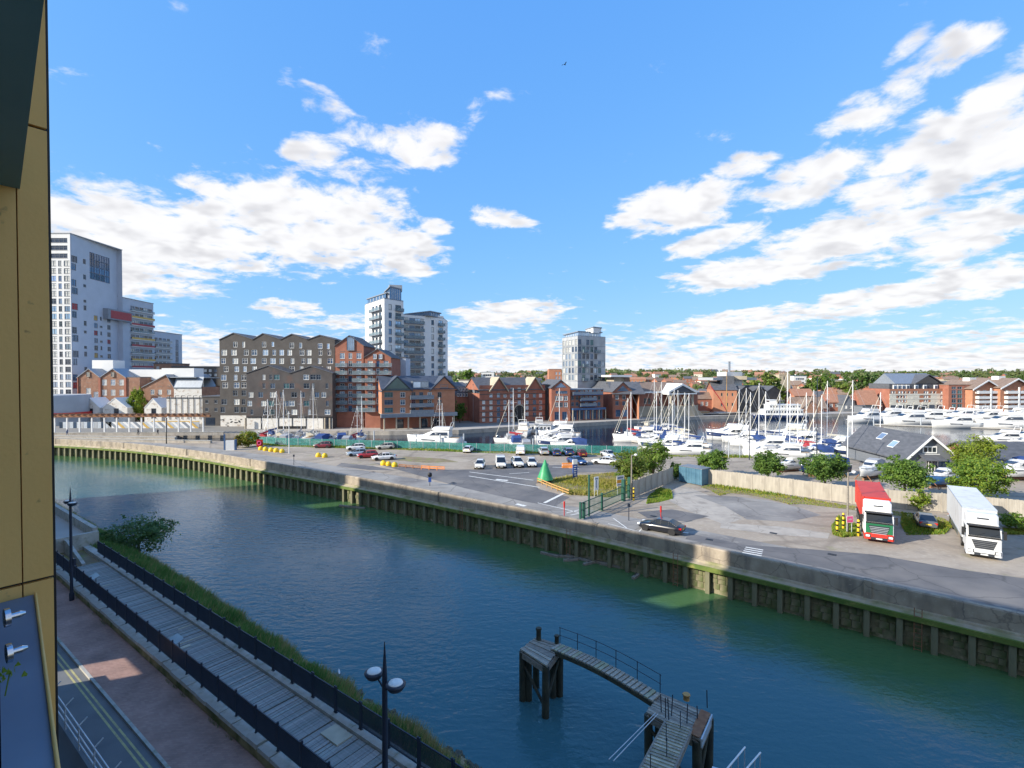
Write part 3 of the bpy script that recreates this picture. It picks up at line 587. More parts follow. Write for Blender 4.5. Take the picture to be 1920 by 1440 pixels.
# street lamps
def lamp(u, n_, label, tip=8.55):
    r = thing('street_lamp', label, 'street lamp', at(u, n_, .115), NR, None)
    m = MB(); m.lathe([(.16,0),(.16,.5),(.12,.6),(.1,1.2),(.085,tip-1.3),(.075,tip-1.0),(.012,tip)], 'dark_metal', n=12); obj('pole', m, r)
    for sx, dz_ in ((-1,.0),(1,.0)):
        m = MB(); m.tube((sx*.05,0,tip-1.5),(sx*.3,0,tip-1.32),.03,'dark_metal'); obj('arm', m, r)
        h = MB(); h.lathe([(.05,-.22),(.22,-.17),(.3,-.05),(.31,.0),(.25,.035)], 'dark_metal', c=(sx*.52,0), n=20); h.v = [(a,b,c+tip-1.15) for a,b,c in h.v]; hd = obj('lamp_head', h, r)
        t = MB(); t.lathe([(.225,.036),(.215,.06),(.1,.085)], 'lamp_white', c=(sx*.52,0), n=20); t.v = [(a,b,c+tip-1.15) for a,b,c in t.v]; obj('top_disc', t, hd)
    m = MB(); m.box(-.12,.12,-.25,-.1,2.6,3.1,'dark_metal'); obj('control_box', m, r)
    return r
for k in range(16):                                          # weeds along the foot of the path wall
    uu = rb.uniform(14,56); m = MB()
    for q in range(26): a = rb.uniform(0,6.28); l_ = rb.uniform(.1,.3); x, y = rb.uniform(-.3,.3), rb.uniform(-.06,.06); m.add([(x-.015,y,0),(x+.015,y,0),(x+.4*l_*math.cos(a),y+.4*l_*math.sin(a),l_)],[(0,1,2)],'bank_grass' if q % 3 else 'bank_dry')
    tag(obj('weed_tuft', m, None, at(uu,10.9,.115), NR), 'small tuft of weeds at the foot of the mossy path wall', 'plant', 'weeds along the path wall')
lamp(12.75, 10.3, 'dark twin headed street lamp with white discs over the near boardwalk')
lamp(49.4, 10.62, 'dark twin headed street lamp beside the far boardwalk ramp')
# terrace railing
tr = thing('terrace_railing', 'pale galvanised tube railing below the apartment facade', 'railing', at(14,5.75,2.0), NR)
for z in (.3,.62,.98): m = MB(); m.tube((0,0,z),(20,0,z),.03,'galv'); obj('rail', m, tr)
for k in range(11): m = MB(); m.tube((k*2,0,0),(k*2,0,1.0),.032,'galv'); m.tube((k*2,0,1.0),(k*2,-.28,1.22),.026,'galv'); obj('post', m, tr)

# ================================================================ the apartment buildings on the near bank (the viewpoint is a balcony of the first)
mt('gold_panel', (.80,.44,.12), .6, scale=.5, c2=(.90,.54,.18), bump=.05, scale2=40); mixlayer('gold_panel', (.5,.25,.05), 1.3, .55, .75, stretch=(1,1,.25), amount=.5); mixlayer('gold_panel', (.12,.08,.04), 9, .68, .74, amount=.6)
mt('soffit_green', (.11,.22,.21), .6, scale=1.2, c2=(.15,.28,.27)); mixlayer('soffit_green', (.3,.34,.33), 1.5, .66, .72, stretch=(1,2.2,1), amount=.8)
mt('sill_blue', (.13,.19,.27), .45, scale=2, c2=(.18,.25,.34)); mt('render_wall', (.5,.46,.4), .9, var=.1, scale=.3)
ab = thing('apartment_building', 'apartment building clad in gold panels with dark balcony soffit and sill beside the viewpoint', 'building', (0,0,0), NR)
m = MB(); m.prism([(-70,.35),(40.1,.35),(40.1+.577*15,15.35),(-70,15.35)], 0, 29.5, 'render_wall'); obj('wall', m, ab)  # far end slanted along the sun direction to let light through the gap
m = MB(); bx(m, -70, 37.4, -.35, 5.7, 0, 2.0, 'black'); obj('podium', m, ab)
U0 = 3.78
# fin of gold cladding: panels with open joints
def fin(z0, z1, n0, n1): m = MB(); bx(m, U0, U0+.03, n0, n1, z0, z1, 'gold_panel'); obj('cladding_panel', m, ab)
zs = (9.0, 11.0, 13.4, 15.87, 18.36, 20.8, 23.3)
for z0, z1 in zip(zs, zs[1:]):
    fin(z0+.008, z1-.008, -.34, .468); fin(z0+.008, z1-.008, .474, .605); fin(z0+.008, z1-.008, .611, .735)
m = MB(); bx(m, U0+.03, U0+.2, -.34, .752, 9, 23.3, 'black'); obj('fin_core', m, ab)
m = MB(); m.prism([(U0-.01,-.62),(1.0,-.24),(.4,.34),(U0-.01,.34)], 18.0, 18.25, 'soffit_green'); obj('soffit', m, ab)
m = MB(); m.prism([(U0-.01,-.66),(1.0,-.25),(.4,.34),(U0-.01,.34)], 15.55, 15.8, 'sill_blue'); obj('sill', m, ab)
m = MB(); m.tube((U0-.02,-.655,15.805),(1.0,-.245,15.805),.008,'gold_panel',n=4); obj('sill_trim', m, ab)
m = MB(); bx(m, U0-.06, U0-.004, .05, .5, 15.8, 16.0, 'sill_blue'); obj('upstand', m, ab)
m = MB(); bx(m, 2.06, U0-.05, .262, .28, 15.82, 16.95, 'clear_glass'); gl = obj('balustrade_glass', m, ab)
for (uu, z, s) in ((2.02,16.31,1.0),(2.0,16.215,1.0),(3.3,16.66,.85),(3.3,16.44,.85),(3.28,16.39,.85),(3.34,16.9,.7)):
    m = MB(); m.tube((uu,-.285,z),(uu,-.297,z),.026*s,'steel',n=16); m.tube((uu,-.297,z),(uu,-.318,z),.010*s,'steel',n=10); m.tube((uu,-.318,z),(uu,-.330,z),.010*s,'steel',r2=.005,n=10); obj('glass_bolt', m, ab)
m = MB(); rr = random.Random(2)
for k in range(14):
    c = (2.06+rr.uniform(-.03,.03), -.3+rr.uniform(-.03,.02), 16.12+rr.uniform(-.02,.025)); a = rr.uniform(0,6.28); s = .008
    m.add([(c[0]-s*math.cos(a),c[1]-s*math.sin(a),c[2]),(c[0]+s*math.cos(a),c[1]+s*math.sin(a),c[2]),(c[0]+s*.4,c[1],c[2]+.016),(c[0]-s*.4,c[1],c[2]+.014)], [(0,1,2,3)], 'grass_green')
m.tube((2.06,-.29,16.07),(2.06,-.3,16.13),.002,'grass_green',n=4)
tag(obj('weed', m, rot=NR), 'tiny green weed growing on the blue balcony sill', 'plant')
for (ua, z0_, z1_) in ((40.1,6.3,21.5),(94.7,0,21.5)):  # unseen screens added in the gaps to keep sun streaks off the river
    r = thing('sun_screen', 'added screen blocking sunlight across the %s gap between the near bank blocks' % ('narrow first' if ua < 50 else 'second'), 'building', at(ua,-.4,0), NR); k = .577*.3; wl_ = 2.8 if ua < 50 else 3.2
    m = MB(); m.prism([(-.3,0),(wl_+.3,0),(wl_+.5+k,.3),(k-.3,.3)],z0_,z1_,'cream'); obj('wall', m, r)
for (u0, u1, h, lab) in ((42.9,94.7,28.4,'second apartment block along the near bank past the narrow gap'), (97.9,119.8,29.5,'third apartment block farther along the near bank')):
    r = thing('apartment_block', lab, 'building', at(u0,-.35,0), NR)
    m = MB(); k = .577*15; m.prism([(0,0),(u1-u0,0),(u1-u0+k,15),(k,15)],0,h,'render_wall'); obj('wall', m, r)  # ends shaped parallel to the sun so light passes the gaps
    m = MB(); m.prism([(0,-.2),(u1-u0,-.2),(u1-u0+k,15.2),(k,15.2)],h,h+.3,'grey_metal'); obj('roof', m, r)

# ================================================================ old timber jetty in the river
JZ = .25
jt = thing('jetty', 'old grey timber jetty of two decks joined by a narrow railed walkway', 'jetty', (*G(1120,1280,JZ), 0))
J0 = Vector((*G(1120,1280,JZ), 0))
def deck(cor, nb, name):
    P = [Vector((*G(x,y,JZ),0)) - J0 for x, y in cor]            # order: a b c d, boards run a->b
    for i in range(nb):
        t0, t1 = (i+.04)/nb, (i+.96)/nb; a = P[0].lerp(P[3],t0); b = P[1].lerp(P[2],t0); c = P[1].lerp(P[2],t1); d = P[0].lerp(P[3],t1); e = rnd.uniform(-.04,.03)
        q1, q2 = (b-a)*rnd.uniform(-.02,.015), (b-a)*rnd.uniform(-.015,.02); a = a+q1; d = d+q1; b = b+q2; c = c+q2
        m = MB(); m.prism([(a.x,a.y),(b.x,b.y),(c.x,c.y),(d.x,d.y)], JZ-.09+e, JZ+e, rnd.choice(('jetty0','jetty1','jetty2'))); obj('board', m, jt)
    for (i0, i1) in ((0,3),(1,2),(0,1),(3,2)):
        a, b = P[i0], P[i1]; c = (P[0]+P[1]+P[2]+P[3])/4; a = a.lerp(c,.06); b = b.lerp(c,.06); m = MB(); d = b-a
        m.obox(((a.x+b.x)/2,(a.y+b.y)/2,JZ-.32), (d.length,.22,.32), math.atan2(d.y,d.x), 'jetty2'); obj('bearer', m, jt)
    return P
P1 = deck([(976,1217),(1024,1248),(1053,1209),(1004,1194)], 9, 'a')
P2 = deck([(1211,1334),(1315,1388),(1335,1341),(1237,1299)], 11, 'b')
for P, ins in ((P1,(.12,.12)),(P2,(.1,.14))):
    c = (P[0]+P[1]+P[2]+P[3])/4
    for q in P:
        for f_ in ((.12,.4) if q is P[0] or q is P[2] else (.12,)):
            b_ = q.lerp(c, f_); m = MB(); m.tube((b_.x,b_.y,-5),(b_.x+rnd.uniform(-.08,.08),b_.y,JZ-.16),.24,'wet_timber',r2=.21,n=9); obj('pile', m, jt)
    m = MB(); a, b = P[1].lerp(c,.12), P[2].lerp(c,.12); m.tube((a.x,a.y,-2.2),(b.x,b.y,-.5),.09,'wet_timber'); a, b = P[0].lerp(c,.12), P[1].lerp(c,.12); m.tube((a.x,a.y,-.6),(b.x,b.y,-2.4),.09,'wet_timber'); obj('brace', m, jt)
# walkway, gently bowed
A = Vector((*G(1040,1214,JZ),0))-J0; B = Vector((*G(1232,1312,JZ),0))-J0; dwk = (B-A); Lw = dwk.length; aw = math.atan2(dwk.y,dwk.x); nb = int(Lw/.27)
def wz(t): return JZ+.08+.22*math.sin(math.pi*t)
def wp(t, o=0): v = A.lerp(B,t); return (v.x-math.sin(aw)*o, v.y+math.cos(aw)*o, wz(t))
for i in range(nb):
    p = wp((i+.5)/nb); m = MB(); m.box(-.1,.1,-.42,.42,-.04,.04,rnd.choice(('jetty1','jetty_green','jetty0'))); o = obj('walkway_board', m, jt, p, (0,0,aw+rnd.uniform(-.03,.03)))
for o_ in (-.4,.4):
    m = MB()
    for i in range(10): a, b = wp(i/10,o_), wp((i+1)/10,o_); m.obox(((a[0]+b[0])/2,(a[1]+b[1])/2,(a[2]+b[2])/2-.17),(Lw/10+.03,.12,.22),aw,'wet_timber',tilt=(b[2]-a[2])/(Lw/10))
    obj('walkway_beam', m, jt)
hr = MB()
for z in (.55,1.02): hr.path([(wp(i/12,.42)[0],wp(i/12,.42)[1],wp(i/12,.42)[2]+z) for i in range(13)], .018, 'dark_metal', n=5)
obj('handrail', hr, jt)
for i in range(6): p = wp(i/5*.98+.01,.42); m = MB(); m.tube(p,(p[0],p[1],p[2]+1.05),.022,'dark_metal'); obj('rail_post', m, jt)
# mooring posts, bollard, uprights
for (px, py, h, r_, mm) in ((1010,1199,.75,.16,'wet_timber'),(1044,1206,.5,.14,'wet_timber'),(1287,1312,.3,.17,'rope_wood')):
    p = G(px,py,JZ); m = MB(); m.lathe([(r_,0),(r_*.95,h*.8),(r_*1.2,h*.85),(r_*1.1,h)], mm, n=10); obj('mooring_post', m, jt, (p[0]-J0.x,p[1]-J0.y,JZ))
for (px, py, h) in ((1248,1346,1.0),(1254,1350,1.1),(1259,1342,1.05),(1288,1356,.95),(1308,1350,.7),(1326,1327,.9),(1240,1335,.9)):
    p = G(px,py,JZ); m = MB(); m.tube((0,0,0),(rnd.uniform(-.06,.06),0,h),.025,'dark_metal'); obj('upright', m, jt, (p[0]-J0.x,p[1]-J0.y,JZ))
m = MB(); a, b = P2[1], P2[2]; d = b-a; m.obox(((a.x+b.x)/2,(a.y+b.y)/2,JZ-.16),(d.length,.06,.42),math.atan2(d.y,d.x),'galv'); obj('edge_plate', m, jt)
m = MB(); a, b, c, d = [P2[i].lerp(P2[j],t) for i, j, t in ((1,0,.03),(1,0,.2),(2,3,.2),(2,3,.03))]; m.prism([(q.x,q.y) for q in (a,b,c,d)], JZ+.045, JZ+.075, 'rust'); obj('deck_plate', m, jt)
# gangway to the bank
ga = thing('gangway', 'timber gangway with pale cross battens running down from the jetty towards the bank', 'gangway', (*G(1271,1362,.45), 0))
gA = Vector((*G(1273,1356,.4),.4)); gB = Vector((*G(1222,1470,.7),.9)); d = gB-gA; L = d.length; ang = math.atan2(d.y,d.x); o_ = Vector(ga.location)
m = MB(); mid = (gA+gB)/2-o_
m.obox((mid.x,mid.y,mid.z-.08),(L,1.15,.1),ang,'jetty_green',tilt=(gB.z-gA.z)/L); obj('deck', m, ga)
for i in range(int(L/.24)):
    p = gA.lerp(gB,(i+.5)/int(L/.24))-o_; m = MB(); m.box(-.045,.045,-.56,.56,0,.045,rnd.choice(('jetty1','batten','jetty0'))); obj('batten', m, ga, (p.x,p.y,p.z-.03), ang+rnd.uniform(-.05,.05))
for s in (-.6,.6):
    m = MB(); m.obox((mid.x-math.sin(ang)*s,mid.y+math.cos(ang)*s,mid.z-.15),(L,.09,.28),ang,'jetty2',tilt=(gB.z-gA.z)/L); obj('side_beam', m, ga)
for i in range(4):
    p = gA.lerp(gB,.1+.27*i)-o_; m = MB(); m.tube((p.x-math.sin(ang)*.2*(-1)**i,p.y,p.z),(p.x-math.sin(ang)*.2*(-1)**i,p.y,p.z+.8),.02,'dark_metal'); obj('upright', m, ga)
rc = MB()
for s in (1.0,1.12): q = Vector((-math.sin(ang)*-s*1.0, math.cos(ang)*-s*1.0, 0)); a = gA-o_+q; b = gB-o_+q*1.6; rc.tube((a.x,a.y,a.z+.1),(b.x,b.y,b.z+.1),.02,'galv')
obj('hand_chain', rc, ga)
# white handrails at the head of another gangway
wr = thing('white_handrails', 'pair of white tubular handrails of a gangway at the near bank', 'handrail', (*G(1400,1440,.3), .0)); o_ = Vector(wr.location)
for (e, s) in (((1397,1401),(1352,1455)),((1426,1411),(1388,1455))):
    a = Vector((*G(*e,1.3),1.3))-o_; b = Vector((*G(*s,1.3),1.3))-o_; m = MB(); m.tube(a,b,.035,'white'); obj('rail', m, wr)
    for t in (.02,.3,.6): p = a.lerp(b,t); m = MB(); m.tube((p.x,p.y,-1.2),p,.022,'galv'); obj('post', m, wr)
m = MB(); a = G(1360,1500,.2); m.obox((a[0]-o_.x,a[1]-o_.y,.1),(3.4,1.3,.12),1.1,'galv'); obj('deck', m, wr)
# gulls
def gull(name, label, loc, rot, float_=False):
    g = thing(name, label, 'gull', loc, rot)
    m = MB(); rings = []
    for (x, r_, z) in ((-.2,.012,.16),(-.12,.05,.15),(0,.085,.15),(.1,.075,.17),(.16,.045,.22),(.19,.045,.27),(.225,.03,.28),(.25,.01,.275)):
        rings.append([(x, r_*math.cos(a), z+r_*.85*math.sin(a)) for a in [2*math.pi*i/8 for i in range(8)]])
    m.loft(rings, 'white'); obj('body', m, g)
    for s in (-1,1): w = MB(); w.loft([[(x, s*(.075+.012*math.sin(a)), .18+.04*math.cos(a)*k) for a in [2*math.pi*i/6 for i in range(6)]] for x, k in ((-.27,.15),(-.1,1),(.08,.9),(.12,.2))], 'grey_metal'); obj('wing', w, g)
    m = MB(); m.tube((.245,0,.275),(.3,0,.265),.012,'yellow_paint',r2=.003); obj('beak', m, g)
    if not float_:
        for s in (-.03,.03): m = MB(); m.tube((0,s,-.02),(0,s,.09),.007,'yellow_paint'); obj('leg', m, g)
pg = G(765,1372,RW+.35); gull('gull', 'white and grey gull standing on a dark rock by the shore', (pg[0],pg[1],RW+.5), 1.0)
o = obj('rock', rk[1], None, (pg[0],pg[1],RW+.15)); o.scale = (.55,.5,.35); tag(o, 'large dark rock in the shallows with a gull standing on it', 'rock')
pg = G(636,1263,RW); gull('gull', 'small white gull floating on the river off the grassy bank', (pg[0],pg[1],RW-.1), 2.0, True)
# driftwood at the foot of the flood wall
for k, (px, py, L, a) in enumerate(((1052,1043,2.6,-.3),(1085,1047,3.2,-.75),(1120,1054,3.0,-.7),(1144,1060,2.2,-.5),(1070,1050,1.6,.1),(1192,1081,1.3,.9),(660,951,4.2,-.2),(1030,1040,2.2,-.6),(1105,1056,1.5,.5))):
    p = G(px,py,RW+.1); m = MB(); m.obox((0,0,0),(L,.3,.24),0,'jetty2'); m.obox((L*.2,.16,.08),(L*.6,.14,.12),.1,'wet_timber')
    tag(obj('driftwood', m, None, (p[0],p[1],RW+.12), (rnd.uniform(-.1,.1),rnd.uniform(-.06,.06),a)), 'broken grey timber baulk stranded in the shallows by the flood wall', 'driftwood', 'driftwood by the flood wall')
# ================================================================ BUILDINGS
mt('brick_red', (.27,.105,.07), .9, scale=.5, c2=(.36,.15,.1), bump=.1); mt('brick_orange', (.40,.175,.1), .9, scale=.5, c2=(.48,.225,.135)); mt('brick_old', (.22,.12,.08), .9, scale=.6, c2=(.33,.18,.12)); mixlayer('brick_old', (.4,.34,.28), 1.2, .58, .7, amount=.5)
mt('brick_brown', (.078,.071,.066), .9, scale=.4, c2=(.112,.102,.094)); mt('brick_dark', (.068,.062,.062), .9, scale=.35, c2=(.1,.09,.087)); mixlayer('brick_dark', (.13,.085,.072), .3, .55, .68, amount=.7)
mt('stone_pale', (.42,.36,.27), .9, var=.12, scale=.4); mt('render_white', (.7,.7,.69), .85, var=.05, scale=.2); mt('render_grey', (.35,.37,.39), .8, var=.08, scale=.3); mt('blue_grey_shade', (.42,.47,.55), .7, var=.05, scale=.3)
mt('flaky_white', (.62,.59,.53), .95, scale=.9, c2=(.72,.7,.66)); mixlayer('flaky_white', (.38,.3,.23), .9, .56, .68, amount=.8)
mt('slate', (.075,.08,.09), .7, scale=.8, c2=(.12,.125,.14), stretch=(1,1,4)); mt('slate_blue', (.05,.065,.09), .6, scale=.8, c2=(.085,.1,.135)); mt('roof_metal', (.28,.31,.35), .45, metal=.4, var=.1); mt('roof_tile', (.29,.145,.095), .9, scale=1, c2=(.38,.2,.135)); mt('roof_brown', (.18,.13,.1), .9, scale=1, c2=(.26,.19,.15))
mt('trim_blue', (.06,.12,.24), .6, var=.1); mt('trim_grey', (.2,.23,.27), .6, var=.1); mt('board_grey', (.13,.145,.165), .8, scale=1, c2=(.18,.195,.22), stretch=(.2,.2,8)); mt('panel_yellow', (.55,.36,.1), .6); mt('panel_red', (.33,.05,.06), .6); mt('panel_tower', (.3,.315,.33), .5, scale=.25, c2=(.45,.46,.47), detail=1); mt('zinc', (.22,.25,.29), .4, metal=.5)
mt('reveal', (.24,.225,.21), .9, var=.1)
WCACHE = {}
FRAME = {'w':'white', 'g':'trim_grey', 'd':'black', 'b':'trim_blue', 's':'stone_pale'}
PANE = {'d':'glass_dark', 'b':'glass_blue', 's':'glass_sky', 'p':'blind', 't':'glass_teal', 'y':'panel_yellow', 'r':'panel_red'}
def window_mesh(w, h, kind, bars):
    key = (round(w,1), round(h,1), kind, bars)
    if key in WCACHE: return WCACHE[key]
    w, h = max(.3,key[0]), max(.3,key[1]); f, g = FRAME[kind[0]], PANE[kind[1]]; m = MB(); t = min(.13, w*.13)
    for (x0, x1, z0, z1) in ((-w/2,-w/2,0,h),(w/2,w/2,0,h),(-w/2,w/2,h,h),(-w/2,w/2,0,0)): m.add([(x0,-.005,z0),(x1,-.005,z0) if z0 == z1 else (x0,-.005,z1),(x1,.3,z1),(x0,.3,z0)] if z0 == z1 else [(x0,-.005,z0),(x0,.3,z0),(x0,.3,z1),(x0,-.005,z1)], [(0,1,2,3)], 'reveal')
    m.box(-w/2,-w/2+t,.05,.2,0,h,f); m.box(w/2-t,w/2,.05,.2,0,h,f); m.box(-w/2+t,w/2-t,.05,.2,h-t,h,f); m.box(-w/2+t,w/2-t,.05,.2,0,t,f); m.box(-w/2-.04,w/2+.04,-.08,.045,-.07,.012,'reveal')
    for i in range(1, bars+1): x = -w/2+w*i/(bars+1); m.box(x-.035,x+.035,.08,.16,t,h-t,f)
    if h > 1.2 and bars: m.box(-w/2+t,w/2-t,.09,.15,h*.62,h*.62+.06,f)
    m.add([(-w/2+t,.18,t),(w/2-t,.18,t),(w/2-t,.18,h-t),(-w/2+t,.18,h-t)], [(0,1,2,3)], g)
    WCACHE[key] = m.mesh('window'); return WCACHE[key]
rw_ = random.Random(21)
class Fac:
    """one straight facade: P left, Q right as seen from outside"""
    def __init__(s, root, P, Q, z0=0.0):
        s.r, s.P, s.Q, s.z0 = root, P, Q, z0; s.L = math.dist(P, Q); s.d = ((Q[0]-P[0])/s.L, (Q[1]-P[1])/s.L); s.ang = math.atan2(s.d[1], s.d[0]); s.h = []
        s.loc = (P[0]-root.location.x, P[1]-root.location.y, 0)
    def xz(s, px, py):
        x, y, k = ray(px, py); nx, ny = s.d[1], -s.d[0]; t = (s.P[0]*nx+s.P[1]*ny)/(x*nx+y*ny)
        return ((x*t-s.P[0])*s.d[0]+(y*t-s.P[1])*s.d[1], CAMZ+k*t)
    def part(s, name, mb): return obj(name, mb, s.r, s.loc, s.ang)
    def put(s, name, me, x, y, z): return obj(name, me, s.r, (s.loc[0]+s.d[0]*x-s.d[1]*y, s.loc[1]+s.d[1]*x+s.d[0]*y, z), s.ang)
    def win(s, x, z, w, h, kind='wd', bars=1, cut=True, name='window'):
        if isinstance(kind, (list, tuple)): kind = rw_.choice(kind)
        if cut:
            if x-w/2 < .05 or x+w/2 > s.L-.05: return
            s.h.append((x-w/2+.02, x+w/2-.02, z+.02, z+h-.02))
        return s.put(name, window_mesh(w, h, kind, bars), x, 0 if cut else -.31, z)
    def winpx(s, px, py, wp, hp, kind='wd', bars=1, cut=True):
        x0, z0 = s.xz(px-wp/2, py+hp/2); x1, z1 = s.xz(px+wp/2, py-hp/2)
        return s.win((x0+x1)/2, z0, x1-x0, z1-z0, kind, bars, cut)
    def grid(s, pxs, pys, wp, hp, kind='wd', bars=1, cut=True, miss=0.0):
        for py in pys:
            for px in pxs:
                if rw_.random() >= miss: s.winpx(px, py, wp, hp, kind, bars, cut)
    def wall(s, z1, m, gables=(), z0=None, name='wall', x0=0.0, x1=None):
        z0 = s.z0 if z0 is None else z0; x1 = s.L if x1 is None else x1
        H = [h for h in s.h if h[3] <= z1 and h[2] >= z0 and h[0] >= x0 and h[1] <= x1]
        xs = sorted({x0, x1} | {round(q,3) for h in H for q in h[:2]}); zs = sorted({z0, z1} | {round(q,3) for h in H for q in h[2:]})
        mb = MB(); HR = [[round(q,3) for q in h] for h in H]
        for j in range(len(zs)-1):
            i = 0; run = None; zc_ = (zs[j]+zs[j+1])/2; row = [h for h in HR if h[2] < zc_ < h[3]]
            for i in range(len(xs)-1):
                xc_ = (xs[i]+xs[i+1])/2
                if any(h[0] < xc_ < h[1] for h in row):
                    if run is not None: mb.add([(xs[run],0,zs[j]),(xs[i],0,zs[j]),(xs[i],0,zs[j+1]),(xs[run],0,zs[j+1])], [(0,1,2,3)], m); run = None
                elif run is None: run = i
            if run is not None: mb.add([(xs[run],0,zs[j]),(x1,0,zs[j]),(x1,0,zs[j+1]),(xs[run],0,zs[j+1])], [(0,1,2,3)], m)
        for (a, b, c, zr) in gables: mb.add([(a,0,z1),(c,0,z1),(b,0,zr)], [(0,1,2)], m)
        return s.part(name, mb)
    def block(s, depth, z1, m, roof='slate', flat=True, z0=None, gap=.42, right=True):
        z0 = s.z0 if z0 is None else z0; mb = MB(); L = s.L
        mb.add([(0,0,z0),(0,0,z1),(0,depth,z1),(0,depth,z0),(L,0,z0),(L,0,z1),(L,depth,z1),(L,depth,z0)], [(0,3,2,1)]+([(4,5,6,7)] if right else [])+[(3,7,6,2)], m)
        mb.add([(0,gap,z0),(L,gap,z0),(L,gap,z1),(0,gap,z1)], [(0,1,2,3)], 'black')
        s.part('side_wall', mb)
        if flat: r = MB(); r.box(-.15,L+.15,-.2,depth+.15,z1,z1+.3,roof); s.part('roof', r)
    def groof(s, a, b, c, ze, zr, depth, m, over=.35, y0=None, t=.22):   # ridge runs away from the facade
        mb = MB(); y0 = -over if y0 is None else y0
        dl = (zr-ze)/(b-a); dr = (zr-ze)/(c-b); A = (a-over, ze-dl*over); C = (c+over, ze-dr*over)
        mb.ext([A,(b,zr),(b,zr+t*1.2),(A[0],A[1]+t)], y0, depth+over, m); mb.ext([(b,zr),C,(C[0],C[1]+t),(b,zr+t*1.2)], y0, depth+over, m)
        o = s.part('roof', mb)
        bk = MB(); bk.add([(a,depth,ze),(c,depth,ze),(b,depth,zr)], [(2,1,0)], m); s.part('back_gable', bk)
        return o
    def xroof(s, x0, x1, depth, ze, zr, m, over=.35, t=.22, y0=0.0):     # ridge runs along the facade
        mb = MB(); yb = y0+depth/2; dl = (zr-ze)/(depth/2)
        mb.ext([(y0-over,ze-dl*over),(yb,zr),(yb,zr+t),(y0-over,ze-dl*over+t)], x0-over, x1+over, m, axis='x'); mb.ext([(yb,zr),(y0+depth+over,ze-dl*over),(y0+depth+over,ze-dl*over+t),(yb,zr+t)], x0-over, x1+over, m, axis='x')
        s.part('roof', mb)
        g = MB(); g.add([(x0,y0,ze),(x0,y0+depth,ze),(x0,yb,zr)], [(2,1,0)], 'brick_red' if m != 'slate_blue' else 'brick_orange'); g.add([(x1,y0,ze),(x1,y0+depth,ze),(x1,yb,zr)], [(0,1,2)], 'brick_red'); s.part('gable_wall', g)
    def band(s, x0, x1, z0, z1, out, m, name='band'): mb = MB(); mb.box(x0,x1,-out,-.002,z0,z1,m); return s.part(name, mb)
    def balc(s, x0, x1, z, m='trim_grey', out=1.3, rail='balcony_glass'):
        mb = MB(); mb.box(x0,x1,-out,-.01,z-.2,z,m); b_ = s.part('balcony', mb)
        r = MB(); r.box(x0,x1,-out,-out+.04,z+.05,z+1.0,rail); r.box(x0,x1,-out-.02,-out+.06,z+1.0,z+1.06,m); r.box(x0,x0+.04,-out+.06,-.01,z+.05,z+1.05,rail); r.box(x1-.04,x1,-out+.06,-.01,z+.05,z+1.05,rail)
        obj('railing', r, b_); return b_
def bld(name, label, P, cat='building', group=None): return thing(name, label, cat, (P[0],P[1],0), 0, group)
GL = ['wd','wb','ws','wp']

# ---------- A: white tower with stepped wings, far left
c0 = D(135,196); c1 = D(222,222); c2 = D(289,245); c3 = D(342,268)
tw = bld('residential_tower', 'tall white stepped tower with coloured panels above the old mill', c0)
za, zb, zc_ = zat(c0,438), zat(c1,556), zat(c2,621)
f1 = Fac(tw, (c0[0]-24,196), c0); f2 = Fac(tw, c0, c1); f3 = Fac(tw, c1, c2); f4 = Fac(tw, c2, c3)
rows = [452,466,481]
for py in rows: x0,z = f1.xz(96,py+3); f1.win(f1.L-4.2, z, 6.4, 1.8, 'gd', 3)
py = 494
while py < 745:
    for xx, w in ((f1.L-1.4,2.2),(f1.L-4.0,1.3),(f1.L-6.6,2.2),(f1.L-10,2.2)): z = f1.xz(120,py)[1]; f1.win(xx, z-1, w, 2.1, ['gs','gp','gd','gp'], 1)
    py += 14.2
py = 505; k = 0
for k in range(18):
    py = 490+k*14.6; z = f2.xz(150,py)[1]
    if k % 3 != 2: f2.win(1.6 if k % 2 else 2.0, z-1, 2.4 if k%2 else 3.0, 2.5, ['gb','gr','gb','gy','gb'][k%5] if k % 2 == 0 else 'gb', 1)
    if k % 3 != 1: f2.win(7.2, z-.5, 1.5, 1.1 if k % 2 else 1.9, 'gd', 1)
    if k > 6: f2.win(13.0, z-.9, 2.1, 2.0, ['gb','gd','gy','gb','gr'][k%5], 1)
    if k > 6: f2.win(16.0, z-.6, 1.0 if k % 2 else 1.6, 1.6 if k % 2 else .9, 'gd', 0)
    if k > 6: f2.win(20.6, z-.9, 2.0, 1.9, ['gd','gd','gr','gb'][k%4], 1)
x0, z0 = f2.xz(168,508); x1, z1 = f2.xz(205,466)
nxx = 4; nz = 4
for i in range(nxx):
    for j in range(nz): f2.win(x0+(x1-x0)*(i+.5)/nxx, z0-3+(z1-z0-1)*(j)/nz, (x1-x0)/nxx-.1, (z1-z0-1)/nz-.1, 'bb', 1)
f1.wall(za, 'render_white'); f2.wall(za, 'blue_grey_shade'); f1.block(26, za, 'blue_grey_shade', 'render_grey', right=False)  # blue-grey side walls: shade put into the white tower's colour
m = MB(); m.add([(c1[0]-c0[0],c1[1]-c0[1],0),(c1[0]-c0[0]-1,c1[1]-c0[1]+4,0),(c1[0]-c0[0]-1,c1[1]-c0[1]+4,za),(c1[0]-c0[0],c1[1]-c0[1],za)],[(0,1,2,3)],'blue_grey_shade'); obj('return_wall', m, tw)
